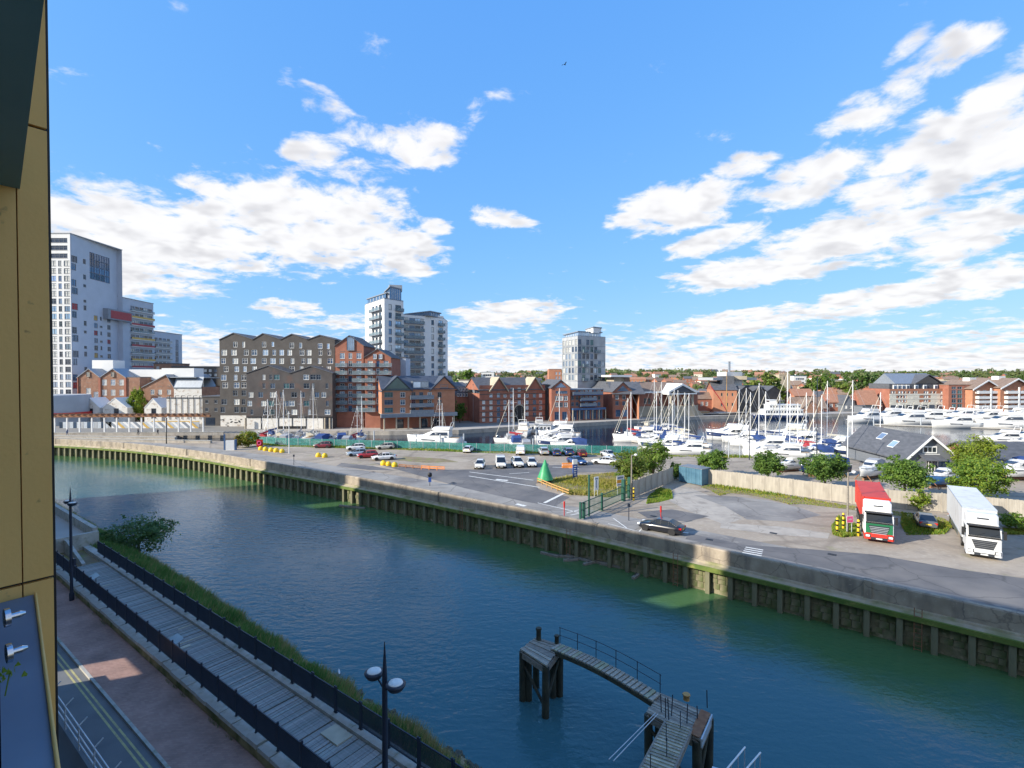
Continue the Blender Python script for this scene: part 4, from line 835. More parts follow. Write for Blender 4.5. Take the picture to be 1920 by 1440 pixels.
# red bay
x0, z0 = f2.xz(188,586); m = MB(); m.box(f2.L-9,f2.L+6,-2.2,-.02,z0-2.4,z0+2.0,'trim_grey'); f2.part('bay_box', m); m = MB(); m.box(f2.L-7.5,f2.L+5.6,-2.26,-2.21,z0-1.9,z0+1.4,'panel_red'); f2.part('bay_window', m)
nf = 9; zz0 = 20.5
for i in range(nf):
    z = zz0+i*(zb-1.8-zz0)/nf
    for k in range(5): f3.win(9+k*2.9, z+.3, 2.6, 1.9, ['gd','gb','gp','gd'], 1)
    m = MB(); m.box(7.4,f3.L-.3,-.9,-.01,z-.15,z+.1,'render_white'); m.box(7.4,f3.L-.3,-.9,-.84,z+.1,z+.95,('balcony_glass','panel_yellow','panel_red')[(nf-1-i)%3]); f3.part('balcony', m)
f3.wall(zb, 'blue_grey_shade'); f3.block(18, zb, 'blue_grey_shade', 'render_grey')
for i in range(5):
    z = 21.5+i*(zc_-2-21.5)/5
    for k in range(4): f4.win(1.8+k*3.2, z+.2, 2.4, 1.9, ['gd','gb','gd'], 1)
    m = MB(); m.box(.3,13.2,-.9,-.01,z-.15,z+.1,'render_white'); m.box(.3,13.2,-.9,-.84,z+.1,z+.95,'zinc'); f4.part('balcony', m)
    f4.win(18.5, z-.6, 2.6, 2.7, 'gb', 1)
f4.wall(zc_, 'blue_grey_shade'); f4.block(18, zc_, 'blue_grey_shade', 'render_grey')

# ---------- B: old mill with two gables, white sheds in front, creeper
def gabled_mill(name, label, xa, xb, d, zt, gs, wins, depth, mat='brick_old'):
    P, Q = D(xa,d), D(xb,d); r = bld(name, label, P); f = Fac(r, P, Q, .3)
    return r, f
P, Q = D(146,190), D(262,190); om = bld('old_mill', 'derelict twin gabled brick mill with pale windows below the white tower', P); f = Fac(om, P, Q, .3); ze = zat(P,708); zr = zat(P,692)
for cx, rows in ((166,(712,733)),(196,(717,736,753)),(212,(717,736,753)),(228,(717,736,753)),(180,(740,))): f.grid([cx], rows, 8.5, 11, ['wp','wp','ws'], 2)
xm = f.xz(188,700)[0]; f.wall(ze, 'brick_old', gables=[(0,xm/2,xm,zr),(xm,xm+ (f.xz(236,700)[0]-xm)/2, f.xz(236,700)[0], zr)])
for cx in (166,212): f.winpx(cx, 702, 6, 9, 'sp', 1, cut=False)
f.block(34, ze, 'brick_old', flat=False); xr = f.xz(236,700)[0]
f.groof(0,xm/2,xm,ze,zr,34,'roof_metal'); f.groof(xm,(xm+xr)/2,xr,ze,zr,34,'roof_metal')
m = MB(); m.box(xr,f.L,-.0,34,ze,ze+.3,'slate'); f.part('flat_roof', m)
for px in (146,188,236): x = f.xz(px,740)[0]; f.band(max(0,x-.4), x+.4, .3, ze, .35, 'brick_red', 'pilaster')
for (px, w, py) in ((168,8,682),(255,14,700)): x, z = f.xz(px,py); m = MB(); m.box(x-w/2,x+w/2,6,12,ze-1,z+1.5,'render_white'); f.part('lift_house', m)
P, Q = D(268,186), D(378,186); m2 = bld('old_warehouse', 'derelict gabled brick warehouse with a flaking white flank wall', P); f = Fac(m2, P, Q, .3); ze = zat(P,726); zr = zat(P,703)
xa = f.xz(326,720)[0]
for px, rows in ((286,(735,)),(300,(720,735,748)),(317,(720,735,748)),(272,(742,))): f.grid([px], rows, 7, 9, ['wp','ws'], 1)
xg = f.xz(323,700)[0]
f.wall(ze, 'brick_old', x0=0, x1=xa, gables=[(0,xg*.8,xa,zr)]); zf = zat(P,727)
f.wall(zf, 'flaky_white', x0=xa+.01, name='flaking_wall'); f.block(26, ze, 'brick_old', flat=False)
f.groof(0,xg*.8,xa,ze,zr,26,'roof_metal'); m = MB(); m.ext([(0,zr-1),(26,zr-1.5),(26,zr-1.2),(0,zr-.7)], xa-3, f.L-2, 'roof_metal', axis='x'); m.ext([(-.3,zf-.1),(1.5,zr-1),(1.5,zr-.7),(-.3,zf+.2)], xa, f.L, 'roof_metal', axis='x'); f.part('monitor_roof', m)
x, z = f.xz(325,690); m = MB(); m.box(x-7,x+5,4,10,ze,z,'render_white'); f.part('lift_house', m)
for (a, b, py, lab) in ((148,186,751,'small white gabled shed at the foot of the old mill, beside the dark tower podium'),(192,238,751,'small white gabled shed at the foot of the old mill, with a tall dark door'),(270,302,752,'small white gabled shed at the foot of the flaking warehouse')):
    P, Q = D(a,179), D(b,179); r = bld('shed', lab, P); f = Fac(r, P, Q, .3); ze = zat(P,765); zr = zat(P,py-4); f.win(f.L*.55,2,1.8,3.5,'gd',0); f.wall(ze,'flaky_white',gables=[(0,f.L/2,f.L,zr)]); f.block(7,ze,'flaky_white',flat=False); f.groof(0,f.L/2,f.L,ze,zr,7,'render_white',over=.1)
P, Q = D(312,176), D(380,176); r = bld('white_yard_wall', 'long flaking white yard wall right of the creeper', P, 'wall'); f = Fac(r, P, Q, .3); f.wall(zat(P,747),'flaky_white'); f.block(1.2,zat(P,747),'flaky_white','slate')
for i in range(6): x = f.L*(i+.5)/6; m = MB(); m.tube((x,-.15,2),(x,-.15,zat(P,742)),.08,'black'); m.tube((x,-.15,zat(P,742)),(x+1.2,-.15,zat(P,742)),.08,'black'); f.part('drain_pipe', m)
# round dark podium with red canopy, and dark flats between
P = D(108,176); r = bld('round_podium', 'low curved grey drum with a red canopy at the foot of the white tower', P); m = MB(); m.lathe([(9,0),(9,zat(P,742)),(8.6,zat(P,741)+.2)], 'render_grey', n=36); m.lathe([(9.6,zat(P,778)),(9.6,zat(P,772))], 'red_paint', n=36); obj('drum', m, r)
P, Q = D(288,215), D(322,215); r = bld('brown_flats', 'plain brown brick block between the mill and warehouse roofs', P); f = Fac(r,P,Q,.3); f.grid([296],[690],5,6,'wp',0); f.wall(zat(P,682),'brick_old'); f.block(12,zat(P,682),'brick_old')
P, Q = D(322,215), D(412,215); r = bld('dark_flats', 'low dark brown flats with small dark windows behind the warehouse roof', P); f = Fac(r,P,Q,.3); f.grid([352,362,372,385,394,404],[695,703],5,4.6,['gd','gb','wp'],1); f.wall(zat(P,688),'brick_brown'); f.block(12,zat(P,688),'brick_brown')

# ---------- C: brown four-gabled block and the dark two-gabled block in front
zq = .3
P, Q = D(412,168), D(628,168); r = bld('brown_gabled_block', 'tall dark brown brick block with four gables and pale windows', P); f = Fac(r,P,Q,zq); ze = zat(P,637)
tops = [(438,625),(493,626),(547,627),(600,629)]; val = [412,474,526,577,628]
sc_ = lambda x, y: (390+x/5.76, 600+y/5.76)
WB = [(295,265,45,60,'wd'),(385,265,30,65,'wp'),(605,265,45,60,'wd'),(700,262,28,55,'ws'),(905,275,48,60,'wd'),(1000,275,32,60,'ws'),(1210,280,50,60,'wb'),(1298,283,30,60,'ws')]
for row, xs in ((352,(175,280,412,500,620,715,795,882,1015,1092,1215,1310)),(443,(165,295,398,487,605,700,795,912,1030,1092,1205,1320)),(530,(195,310,398,502,780,905,1010,1215,1302)),(622,(168,298,388)),(705,(185,308,388)),(790,(155,295,388)),(885,(175,310,385)),(970,(160,310,385))):
    for x in xs: WB.append((x, row, rw_.choice((38,50,60)), 62, rw_.choice(['wp','ws','wp','ws','wb','wd']) if row < 720 else rw_.choice(['gd','gd','wp'])))
for x, y, w, h, k in WB: px, py = sc_(x, y); f.winpx(px, py, w/5.76, h/5.76, k, 1 if w > 34 else 0, cut=True)
G4 = []
for i in range(4): a, b, c = f.xz(val[i],650)[0], f.xz(tops[i][0],650)[0], f.xz(val[i+1],650)[0]; zr = zat(P,tops[i][1]); G4.append((max(a,.0),b,min(c,f.L),zr))
f.wall(ze,'brick_brown',gables=G4); f.block(14,ze,'brick_brown',flat=False)
for a,b,c,zr in G4: f.groof(a,b,c,ze,zr,14,'slate',over=.2)
zwh = zat(P,779); m = MB(); m.box(.2,f.xz(462,790)[0],-.14,-.01,zq,zwh,'flaky_white'); f.part('white_hoarding', m)
rg = random.Random(4)
for k in range(5):
    x, z = f.xz(418+k*8+rg.uniform(-2,2), rg.uniform(788,798)); m = MB()
    for q in range(4): a = rg.uniform(0,6.28); m.box(x+.5*math.cos(a)-.3,x+.5*math.cos(a)+.3,-.165,-.145,z+.5*math.sin(a)-.12,z+.5*math.sin(a)+.12,'black')
    f.part('graffiti', m)
P, Q = D(462,160), D(623,160); r = bld('dark_gabled_block', 'lower dark brick block with two curved gables over a white base', P); f = Fac(r,P,Q,zq); ze = zat(P,700); zb_ = zat(P,782)
for row, xs in ((618,(605,680,742,1060,1135,1195)),(712,(605,700,848,908,1065,1135,1285)),(808,(465,570,700,795,932,1022,1175,1250)),(902,(450,600,682,840,905,1062,1290)),(995,(475,620,690,848,932,1095,1290))):
    for x in xs: px, py = sc_(x, row); f.winpx(px, py, rw_.choice((30,50,62))/5.76, 58/5.76, rw_.choice(['gd','gb','gt','ws','wp','gd']), 1)
a, b, c, d_, e_ = [f.xz(q,720)[0] for q in (462,503,544,583,623)]
f.wall(ze,'brick_dark',gables=[(0,b,c,zat(P,686)),(c,d_,f.L,zat(P,687))],z0=zb_); f.h = []; f.wall(zb_-.01,'flaky_white',name='base_wall'); f.block(8,ze,'brick_dark',flat=False)
f.groof(0,b,c,ze,zat(P,686),8,'slate',over=.2); f.groof(c,d_,f.L,ze,zat(P,687),8,'slate',over=.2)
f.band(0,f.L,zb_-.2,zb_+.15,.2,'black','string_course'); x0,z0 = f.xz(522,805); x1,z1 = f.xz(574,799); m = MB(); m.box(x0,x1,-.08,-.004,z0,z1,'black'); f.part('vent_strip', m)
for px in (490,522,548,574): x = f.xz(px,795)[0]; f.band(x-.12,x+.12,zq,zb_-.21,.1,'black','joint')
for px in (464,612,621): x = f.xz(px,795)[0]; m = MB(); m.tube((x,-1.2,zq),(x,-1.2,zb_-.2),.25,'stone_pale',n=10); f.part('column', m)
x0 = f.xz(606,795)[0]; m = MB(); m.box(x0,f.L-.2,-.06,-.003,zq,zb_-.25,'glass_dark'); f.part('entrance', m)

# ---------- D: pair of red brick gabled towers
cv = lambda x, y: (600+x/4.364, 500+y/4.364)
P, Q = D(629,164), D(682,164); r = bld('red_gabled_tower', 'narrow tall red brick gabled block with blue glazing and stacked balconies', P); f = Fac(r,P,Q,zq); ze = zat(P,648); zr = zat(P,630)
for row in (668,730,795,857,918,980,1043,1100,1160):
    for x, w, k in ((182,40,['ws','wb','wd']),(248,30,['bb','wb','ws']),(318,40,['ws','wb','wp'])):
        px, py = cv(x,row); f.winpx(px,py,w/4.364,48/4.364,k,1)
    if row > 780:
        for x in (182,318): px, py = cv(x,row+22); xx, z = f.xz(px,py); f.balc(xx-1.9,xx+1.9,z,'trim_grey',1.1)
for x in (205,305): px, py = cv(x,1285); f.winpx(px,py,60/4.364,90/4.364,'bb',2)
f.wall(ze,'brick_red',gables=[(0,f.L/2,f.L,zr)]); f.block(14,ze,'brick_red',flat=False); f.groof(0,f.L/2,f.L,ze,zr,14,'slate'); px, py = cv(252,630); f.winpx(px,py,62/4.364,110/4.364,'gs',3,cut=False)
P, Q = D(684,163), D(733,163); r = bld('red_gabled_tower', 'red brick gabled block, the lower of the pair beside the long orange quay block', P); f = Fac(r,P,Q,zq); ze = zat(P,670); zr = zat(P,655)
for row in (795,857,918,980,1043,1100,1160):
    for x, w, k in ((410,42,['ws','wb','wp']),(475,28,['wb','bb']),(540,40,['ws','wb'])):
        px, py = cv(x,row); f.winpx(px,py,w/4.364,48/4.364,k,1)
    for x in (410,540): px, py = cv(x,row+22); xx, z = f.xz(px,py); f.balc(xx-1.9,xx+1.9,z,'trim_grey',1.1)
px, py = cv(425,1275); f.winpx(px,py,70/4.364,90/4.364,'bb',2)
f.wall(ze,'brick_red',gables=[(0,f.L/2,f.L,zr)]); f.block(14,ze,'brick_red',flat=False); f.groof(0,f.L/2,f.L,ze,zr,14,'slate')
for x in (450,497): px, py = cv(x,735); f.winpx(px,py,28/4.364,42/4.364,'ws',1,cut=False)

# ---------- E: long orange quay block on white columns
P, Q = G(716,806.5,zq), G(853,801,zq); r = bld('orange_quay_block', 'long orange brick quay block on slim white columns with slate roof and two gables', P); f = Fac(r,P,Q,zq); zc1 = f.xz(780,778)[1]; ze = f.xz(780,729)[1]
for row in (1048,1110,1175):
    for x, w, k in ((562,72,['gt','gb']),(677,42,['wb','bb']),(765,34,['gd','gb']),(828,34,['gb','wd']),(898,36,['ws','wd']),(978,34,['wb','gd']),(1082,60,['ws','gb'])):
        px, py = cv(x,row); f.winpx(px,py,w/4.364,44/4.364,k,2 if w > 50 else 1)
for row in (1080,1145,1200):
    px, py = cv(735,row); x0, z = f.xz(px,py); x1 = f.xz(cv(925,row)[0],py)[0]; f.balc(x0,x1,z,'trim_grey',1.4,'zinc')
f.wall(ze,'brick_orange',z0=zc1+.6); f.band(-.4,f.L+.4,zc1-.5,zc1+.6,1.5,'trim_grey','fascia'); f.block(13,ze,'brick_orange',flat=False,z0=zc1+.6)
m = MB(); m.add([(0,3,zq),(f.L,3,zq),(f.L,3,zc1+.6),(0,3,zc1+.6)],[(0,1,2,3)],'brick_red'); m.box(0,f.L,0,13,zc1+.4,zc1+.59,'stone_pale'); f.part('recessed_wall', m)
for i in range(7): x = .6+(f.L-1.2)*i/6; m = MB(); m.tube((x,-.9,zq),(x,-.9,zc1-.5),.24,'stone_pale',n=10); f.part('column', m)
for i in (1,3,4): x = f.L*(i+.6)/6; m = MB(); m.box(x-1,x+1,2.9,2.98,zq,3.2,'glass_dark'); f.part('door', m)
zr = f.xz(780,706)[1]; f.xroof(0,f.L,12,ze,zr,'slate_blue')
for xc, w in ((632,165),(1015,140)):
    px = cv(xc,0)[0]; x = f.xz(px,730)[0]; hw = 4.2; g = MB(); zt_ = zr+.3; g.add([(x-hw,-.25,ze-.5),(x+hw,-.25,ze-.5),(x,-.25,zt_-.6)],[(0,1,2)],'glass_teal' if xc < 700 else 'brick_orange'); f.part('gable', g)
    m = MB(); m.ext([(x-hw-.6,ze-.9),(x,zt_-.4),(x,zt_),(x-hw-.6,ze-.5)],-.6,6,'slate_blue'); m.ext([(x,zt_-.4),(x+hw+.6,ze-.9),(x+hw+.6,ze-.5),(x,zt_)],-.6,6,'slate_blue'); f.part('gable_roof', m)
    if xc > 700: f.winpx(px,724,14,6,'gs',2,cut=False)
for x in (795,858): px = cv(x,0)[0]; xx, z = f.xz(px,728); m = MB(); m.box(xx-1.3,xx+1.3,.2,3.5,ze,ze+2.4,'zinc'); m.box(xx-1.1,xx+1.1,.15,.19,ze+.4,ze+2.1,'glass_sky'); f.part('dormer', m)

# ---------- F: white double tower
P0, Pm, Q0 = D(685,214), D(721,196), D(757,204)
r = bld('white_balcony_tower', 'tall white twin tower with glazed penthouses and stacks of dark balconies', P0)
def tower_face(P, Q, zt, cols, rows, m, balc=None, glazed=None):
    f = Fac(r, P, Q, zq)
    for z in rows:
        for (t, w, h, k, bars) in cols: f.win(f.L*t, z, w, h, k, bars)
        for (t0, t1) in (balc or ()): f.balc(f.L*t0, f.L*t1, z-.05, 'trim_grey', 1.3)
    f.wall(zt, m); return f
zt = zat(Pm,560)
rows_ = [14+i*3.15 for i in range(int((zt-16)/3.15)+1)]
fl = tower_face(P0, Pm, zt, [(.45,2.6,2.3,['gb','gs','gd'],2),(.62,2.6,2.3,['gb','gs','gd'],2),(.8,2.6,2.3,['gs','gb','gd'],2)], rows_, 'render_white', [(.36,.9)])
fr = tower_face(Pm, Q0, zt, [(.3,1.6,2.2,['gb','gp','gb'],0),(.72,3.0,2.3,['gb','gs','gd'],1)], rows_, 'render_white', [(.56,.92)])
m = MB(); bx_ = [P0,Pm,Q0,(Q0[0]-6,Q0[1]+18),(P0[0]-2,P0[1]+10)]; m.prism([(p[0]-P0[0],p[1]-P0[1]) for p in bx_], zt, zt+.4, 'trim_grey'); obj('roof', m, r)
m = MB(); q = [P0,Pm,Q0,(Q0[0]-6,Q0[1]+18),(P0[0]-2,P0[1]+10)]
for i in (2,3,4): a, b_ = q[i], q[(i+1)%5]; m.add([(a[0]-P0[0],a[1]-P0[1],0),(b_[0]-P0[0],b_[1]-P0[1],0),(b_[0]-P0[0],b_[1]-P0[1],zt),(a[0]-P0[0],a[1]-P0[1],zt)],[(0,1,2,3)],'render_white')
obj('side_wall', m, r)
def setback(cor, z0, z1, z1b, m_, roofm, over=.8):            # glazed penthouse with a mono-pitch roof
    mb = MB(); n = len(cor); zz = [z1, z1b, z1b, z1][:n]
    mb.add([(p[0]-P0[0],p[1]-P0[1],z0) for p in cor]+[(p[0]-P0[0],p[1]-P0[1],zz[i]) for i, p in enumerate(cor)], [(i,(i+1)%n,n+(i+1)%n,n+i) for i in range(n)], m_); ph = obj('penthouse', mb, r)
    c = (sum(p[0] for p in cor)/n, sum(p[1] for p in cor)/n); e = [(c[0]+(p[0]-c[0])*1.1-P0[0], c[1]+(p[1]-c[1])*1.1-P0[1]) for p in cor]
    mb = MB(); mb.add([(p[0],p[1],zz[i]) for i, p in enumerate(e)]+[(p[0],p[1],zz[i]+.4) for i, p in enumerate(e)], [(0,1,2,3),(4,5,6,7)]+[(i,(i+1)%4,4+(i+1)%4,4+i) for i in range(4)], roofm); obj('penthouse_roof', mb, ph)
    for i, p in enumerate(cor[:3]):
        if i < 2:
            a, b_ = cor[i], cor[i+1]
            for k in range(1,6): t = k/6; mb = MB(); mb.tube((a[0]+(b_[0]-a[0])*t-P0[0],a[1]+(b_[1]-a[1])*t-P0[1],z0),(a[0]+(b_[0]-a[0])*t-P0[0],a[1]+(b_[1]-a[1])*t-P0[1],zz[i]),.1,'white',n=4); obj('mullion', mb, ph)
zp = zat(Pm,548); zp2 = zat(Pm,532)
setback([D(690,212),D(724,199),D(736,206),D(706,222)], zt+.3, zat(Pm,550), zat(Pm,548), 'glass_blue', 'trim_grey')
setback([D(722,201),D(732,198.5),D(753,205),D(742,214)], zt+.3, zat(Pm,545), zat(Pm,536), 'glass_blue', 'trim_grey')
m = MB(); c = D(742,206); m.obox((c[0]-P0[0],c[1]-P0[1],zat(Pm,533)),(5,4,2.4),.3,'render_grey'); obj('plant_room', m, r)
P1_, Q1_, R1_ = D(757,208), D(796,214), D(832,222); zt2 = zat(P1_,590)
rows2 = [14+i*3.05 for i in range(int((zt2-16)/3.05)+1)]
f = tower_face(P1_, Q1_, zt2, [(.12,2.0,2.2,['gs','gb','gp'],1),(.4,2.6,2.2,['gb','gs','gd'],1),(.68,2.6,2.2,['gs','gb','gd'],1),(.9,1.2,2.2,['gb','gp'],0)], rows2, 'render_white', [(.03,.95)])
f = tower_face(Q1_, R1_, zt2+1, [(.42,1.5,2.1,['gb','gp','gd'],0),(.84,2.2,2.2,['gb','gs'],1)], rows2, 'render_white', [(.7,.99)])
q = [P1_,Q1_,R1_,(R1_[0],R1_[1]+14),(P1_[0],P1_[1]+14)]; m = MB()
for i in (2,3,4): a, b_ = q[i], q[(i+1)%5]; m.add([(a[0]-P0[0],a[1]-P0[1],0),(b_[0]-P0[0],b_[1]-P0[1],0),(b_[0]-P0[0],b_[1]-P0[1],zt2),(a[0]-P0[0],a[1]-P0[1],zt2)],[(0,1,2,3)],'render_white')
m.prism([(p[0]-P0[0],p[1]-P0[1]) for p in q], zt2, zt2+.3, 'trim_grey'); obj('lower_block', m, r)
setback([D(762,212),D(806,214),D(825,221),D(780,226)], zt2+.3, zat(P1_,588), zat(P1_,581), 'glass_blue', 'trim_grey')
P, Q = D(734,182), D(761,182); r2 = bld('grey_link_block', 'plain pale grey block wedged between the red gables and the white tower', P); f = Fac(r2,P,Q,zq); f.grid([740,749],[682,697],6,8,'wb',1); f.wall(zat(P,671),'blue_grey_shade'); f.block(8,zat(P,671),'blue_grey_shade')

# ---------- H: blue-grey block, red gabled warehouse and neighbours
c4 = lambda x, y: (840+x/5.333, 590+y/5.333)
P, Q = D(855,186), D(888,190); r = bld('slate_topped_block', 'red brick block with two storeys of slate dormer windows beside the orange quay block', P); f = Fac(r,P,Q,zq); ze = zat(P,742)
for x in (98,125,155,185,215):
    for y in (748,802): px, py = c4(x,y); f.winpx(px,py,20/5.333,34/5.333,'wb',0,cut=False)
f.wall(ze,'brick_red'); f.block(12,ze,'brick_red',flat=False); m = MB(); m.ext([(0,ze),(2.5,zat(P,724)),(9,zat(P,717)),(12,ze)],0,f.L,'slate',axis='x'); f.part('mansard_roof', m)
P, Q = D(887,184), D(899,184); r = bld('glazed_stair_block', 'narrow grey and glass stair block beside the red gabled warehouse', P); f = Fac(r,P,Q,zq); x,z = f.xz(895,733); f.win(f.L*.6,z-2,1.6,3.6,'gs',1); f.wall(zat(P,722),'render_grey'); f.block(10,zat(P,722),'render_grey')
P, Q = G(899,793.5,zq), G(1022,788,zq); r = bld('red_warehouse', 'long red brick warehouse with dark string courses, arched door and twin hoist gables', P); f = Fac(r,P,Q,zq); ze = f.xz(960,729)[1]
for y, xs in ((748,(570,640,712,790)),(808,(430,570,635,712,790,925)),(876,(357,430,570,640,712,790,925)),(930,(357,430,570,640,712,790,925)),(995,(357,430,570,640,790,925)),(1050,(357,430,570,640,790,925))):
    for x in xs: px, py = c4(x,y); f.winpx(px,py,30/5.333,38/5.333,['wp','ws','wp','wb'],1)
for xc in (505,865):
    for y in (745,806,876,945,1000,1055): px, py = c4(xc,y); f.winpx(px,py,34/5.333,46/5.333,['gb','gs'],1)
xl = f.xz(902,745)[0]
f.wall(f.xz(960,722)[1],'brick_red'); f.block(14,ze-1.5,'brick_red',flat=False)
for y in (792,850,905,965,1020): z = f.xz(*c4(640,y))[1]; f.band(0,f.L,z-.12,z+.12,.08,'brick_dark','string_course')
zr = f.xz(960,715)[1]; f.xroof(0,f.L,14,ze-.3,zr+1.2,'slate')
for xc in (505,865):
    x, _ = f.xz(*c4(xc,700)); hw = 3.6; z1 = f.xz(960,716)[1]+1.4; m = MB(); m.ext([(x-hw,ze-1.0),(x,z1),(x,z1+.4),(x-hw-.3,ze-.8)],-.8,6,'stone_pale'); m.ext([(x,z1),(x+hw,ze-1.0),(x+hw+.3,ze-.8),(x,z1+.4)],-.8,6,'stone_pale'); f.part('hoist_gable', m)
    m = MB(); m.add([(x-hw+.3,-.1,ze-1),(x+hw-.3,-.1,ze-1),(x,-.1,z1-.2)],[(0,1,2)],'brick_red'); f.part('gable_wall', m)
x, z = f.xz(*c4(712,1075)); m = MB(); n = 10; pts = [(x-2.0,zq),(x+2.0,zq)]+[(x+2.0*math.cos(a),4.2+2.0*math.sin(a)) for a in [math.pi*i/n for i in range(n+1)]]; m.ext(pts,-.1,-.02,'black'); f.part('arched_door', m); m = MB()
for i in range(n): a0_, a1_ = math.pi*i/n, math.pi*(i+1)/n; m.add([(x+2.0*math.cos(a0_),-.14,4.2+2.0*math.sin(a0_)),(x+2.4*math.cos(a0_),-.14,4.2+2.4*math.sin(a0_)),(x+2.4*math.cos(a1_),-.14,4.2+2.4*math.sin(a1_)),(x+2.0*math.cos(a1_),-.14,4.2+2.0*math.sin(a1_))],[(0,1,2,3)],'stone_pale')
f.part('arch_ring', m)
# ---------- I: brick gabled block, link with balconies, grey panelled tower, orange gabled block
def gable_front(lab, xa, xb, base, ye, yr, wins, mat, bars='b', roofm='slate', depth=22, ground='glass_dark', sidemat=None):
    P, Q = G(xa,base[0],zq), G(xb,base[1],zq); r = bld('gabled_quay_block', lab, P); f = Fac(r,P,Q,zq); xc = (xa+xb)/2; ze, zr = f.xz(xc,ye)[1], f.xz(xc,yr)[1]
    for (px, py, w, h, k) in wins: f.winpx(px,py,w,h,k,1)
    f.wall(ze,mat,gables=[(0,f.L/2,f.L,zr)]); f.block(depth,ze,sidemat or mat,flat=False); f.groof(0,f.L/2,f.L,ze,zr,depth,roofm)
    hw = f.L*.3; m = MB(); m.add([(f.L/2-hw,-.06,ze+.1),(f.L/2+hw,-.06,ze+.1),(f.L/2,-.06,ze+.1+(zr-ze)*.62)],[(0,1,2)],'glass_blue'); f.part('gable_window', m)
    return r, f
W_ = [(*c4(x,y),7,9,k) for y in (835,900) for x, k in ((1090,'wb'),(1132,'wp' if y < 850 else 'gd'),(1178,'wb'))] + [(*c4(1135,775),22,5,'bb')] + [(*c4(1090,1010),9,15,'bb'),(*c4(1165,1010),9,15,'bb')]
gable_front('red brick gabled block with glazed blue gable beside the red warehouse', 1034, 1069, (790,789.5), 727, 713, W_, 'brick_red')
P, Q = D(1021,192), D(1035,192); r = bld('shaded_infill', 'narrow dark infill block with blue doors between warehouse and gabled block', P); f = Fac(r,P,Q,zq); f.grid([1029],[734,749,764],5,8,'gd',0); f.wall(zat(P,722),'brick_dark'); f.block(9,zat(P,722),'brick_dark')
P, Q = G(1070,789,zq), G(1131,786.5,zq); r = bld('balcony_link_block', 'low brick link block with long blue balconies over a glazed ground floor', P); f = Fac(r,P,Q,zq); ze = f.xz(1100,731)[1]
for y in (773,833,893):
    for x in (1245,1290,1340,1385,1425,1470,1510): px, py = c4(x,y); f.winpx(px,py,5.5,7.5,['wb','ws','gb','gd'],1)
for y in (800,858,915): a, b = f.xz(*c4(1310 if y > 810 else 1235,y)), f.xz(*c4(1470 if y > 810 else 1530,y)); f.balc(a[0],b[0],a[1],'trim_blue',1.4,'zinc')
zg = f.xz(1100,766)[1]
for i in range(5): xx = f.L*(i+.5)/5; f.win(xx,zq+.4,f.L/5-.5,zg-zq-1.0,'bb',2)
f.wall(ze,'brick_red'); f.block(14,ze,'brick_red','trim_grey'); f.band(0,f.L,zg-.4,zg+.3,1.8,'trim_blue','canopy')
for i in range(6): x = f.L*i/5; m = MB(); m.tube((x,-1.6,zq),(x,-1.6,zg-.4),.2,'stone_pale'); f.part('column', m)
# grey tower
Pa, Pb, Pc = D(1054,226), D(1083,212), D(1135,220); r = bld('grey_panel_tower', 'grey and white panelled residential tower with stepped glazed top', Pa); zt = zat(Pb,630)
for (A_, B_, cols, pm_) in ((Pa,Pb,5,'panel_tower'),(Pb,Pc,7,'panel_tower')):
    f = Fac(r, A_, B_, zq); z = 15.0; j = 0
    while z < zt-2.6:
        for i in range(cols):
            x = f.L*(i+.5)/cols; q = rw_.random(); lit = cols == 5
            if lit: f.win(x,z,f.L/cols*.72,2.3,['gp','gs','gb','gp'],1)  # paler panes on the sun side, light put into the pane colour
            elif (i in (1,3) and q < .8) or q < .3: f.win(x,z,f.L/cols*.8,2.3,['gb','gd','gb','gt'],1)
            elif q < .7: f.win(x,z,f.L/cols*.7,2.2,['gp','gs'],0)
        if not j % 2 and cols == 7:
            for i in (1,4): f.balc(f.L*(i+.1)/cols,f.L*(i+1.4)/cols,z-.1,'trim_grey',1.0)
        f.band(0,f.L,z-.5,z-.32,.05,'trim_grey','floor_band'); z += 2.95; j += 1
    f.wall(zt,pm_)
q = [Pa,Pb,Pc,(Pc[0]+1,Pc[1]+16),(Pa[0]+4,Pa[1]+14)]; m = MB()
for i in (2,3,4): a, b_ = q[i], q[(i+1)%5]; m.add([(a[0]-Pa[0],a[1]-Pa[1],0),(b_[0]-Pa[0],b_[1]-Pa[1],0),(b_[0]-Pa[0],b_[1]-Pa[1],zt),(a[0]-Pa[0],a[1]-Pa[1],zt)],[(0,1,2,3)],'render_grey')
m.prism([(p[0]-Pa[0],p[1]-Pa[1]) for p in q], zt, zt+.25, 'trim_grey'); obj('rear_wall', m, r)
P0 = Pa
setback([D(1058,226),D(1084,216),D(1126,221),D(1096,230)], zt+.25, zat(Pb,624), zat(Pb,621), 'glass_sky', 'trim_grey')
setback([D(1098,221),D(1112,217),D(1127,221),D(1112,227)], zat(Pb,622), zat(Pb,615), zat(Pb,612), 'render_white', 'trim_grey')
for px in range(1086,1126,5): p = D(px,218); m = MB(); m.tube((p[0]-Pa[0],p[1]-Pa[1],zt),(p[0]-Pa[0],p[1]-Pa[1],zt+1.2),.06,'white',n=4); obj('rail_post', m, r)
W_ = [(*c4(x,y),6.5,8,k) for y, k in ((825,'wb'),(885,'gb')) for x in (1690,1760)]+[(*c4(1830,820),7,9,'wb')] + [(*c4(x,985),9,13,'bb') for x in (1700,1770)]
r, f = gable_front('orange and red brick gabled block with blue base at the end of the quay terrace', 1149, 1186, (786,785), 734, 717, W_, 'brick_red', depth=24)
f2_ = Fac(r, D(1131,216), G(1149,786,zq), zq); ze = f2_.xz(1140,737)[1]
for py in (733,744,755): f2_.winpx(1141,py,5,5,'wp',1)
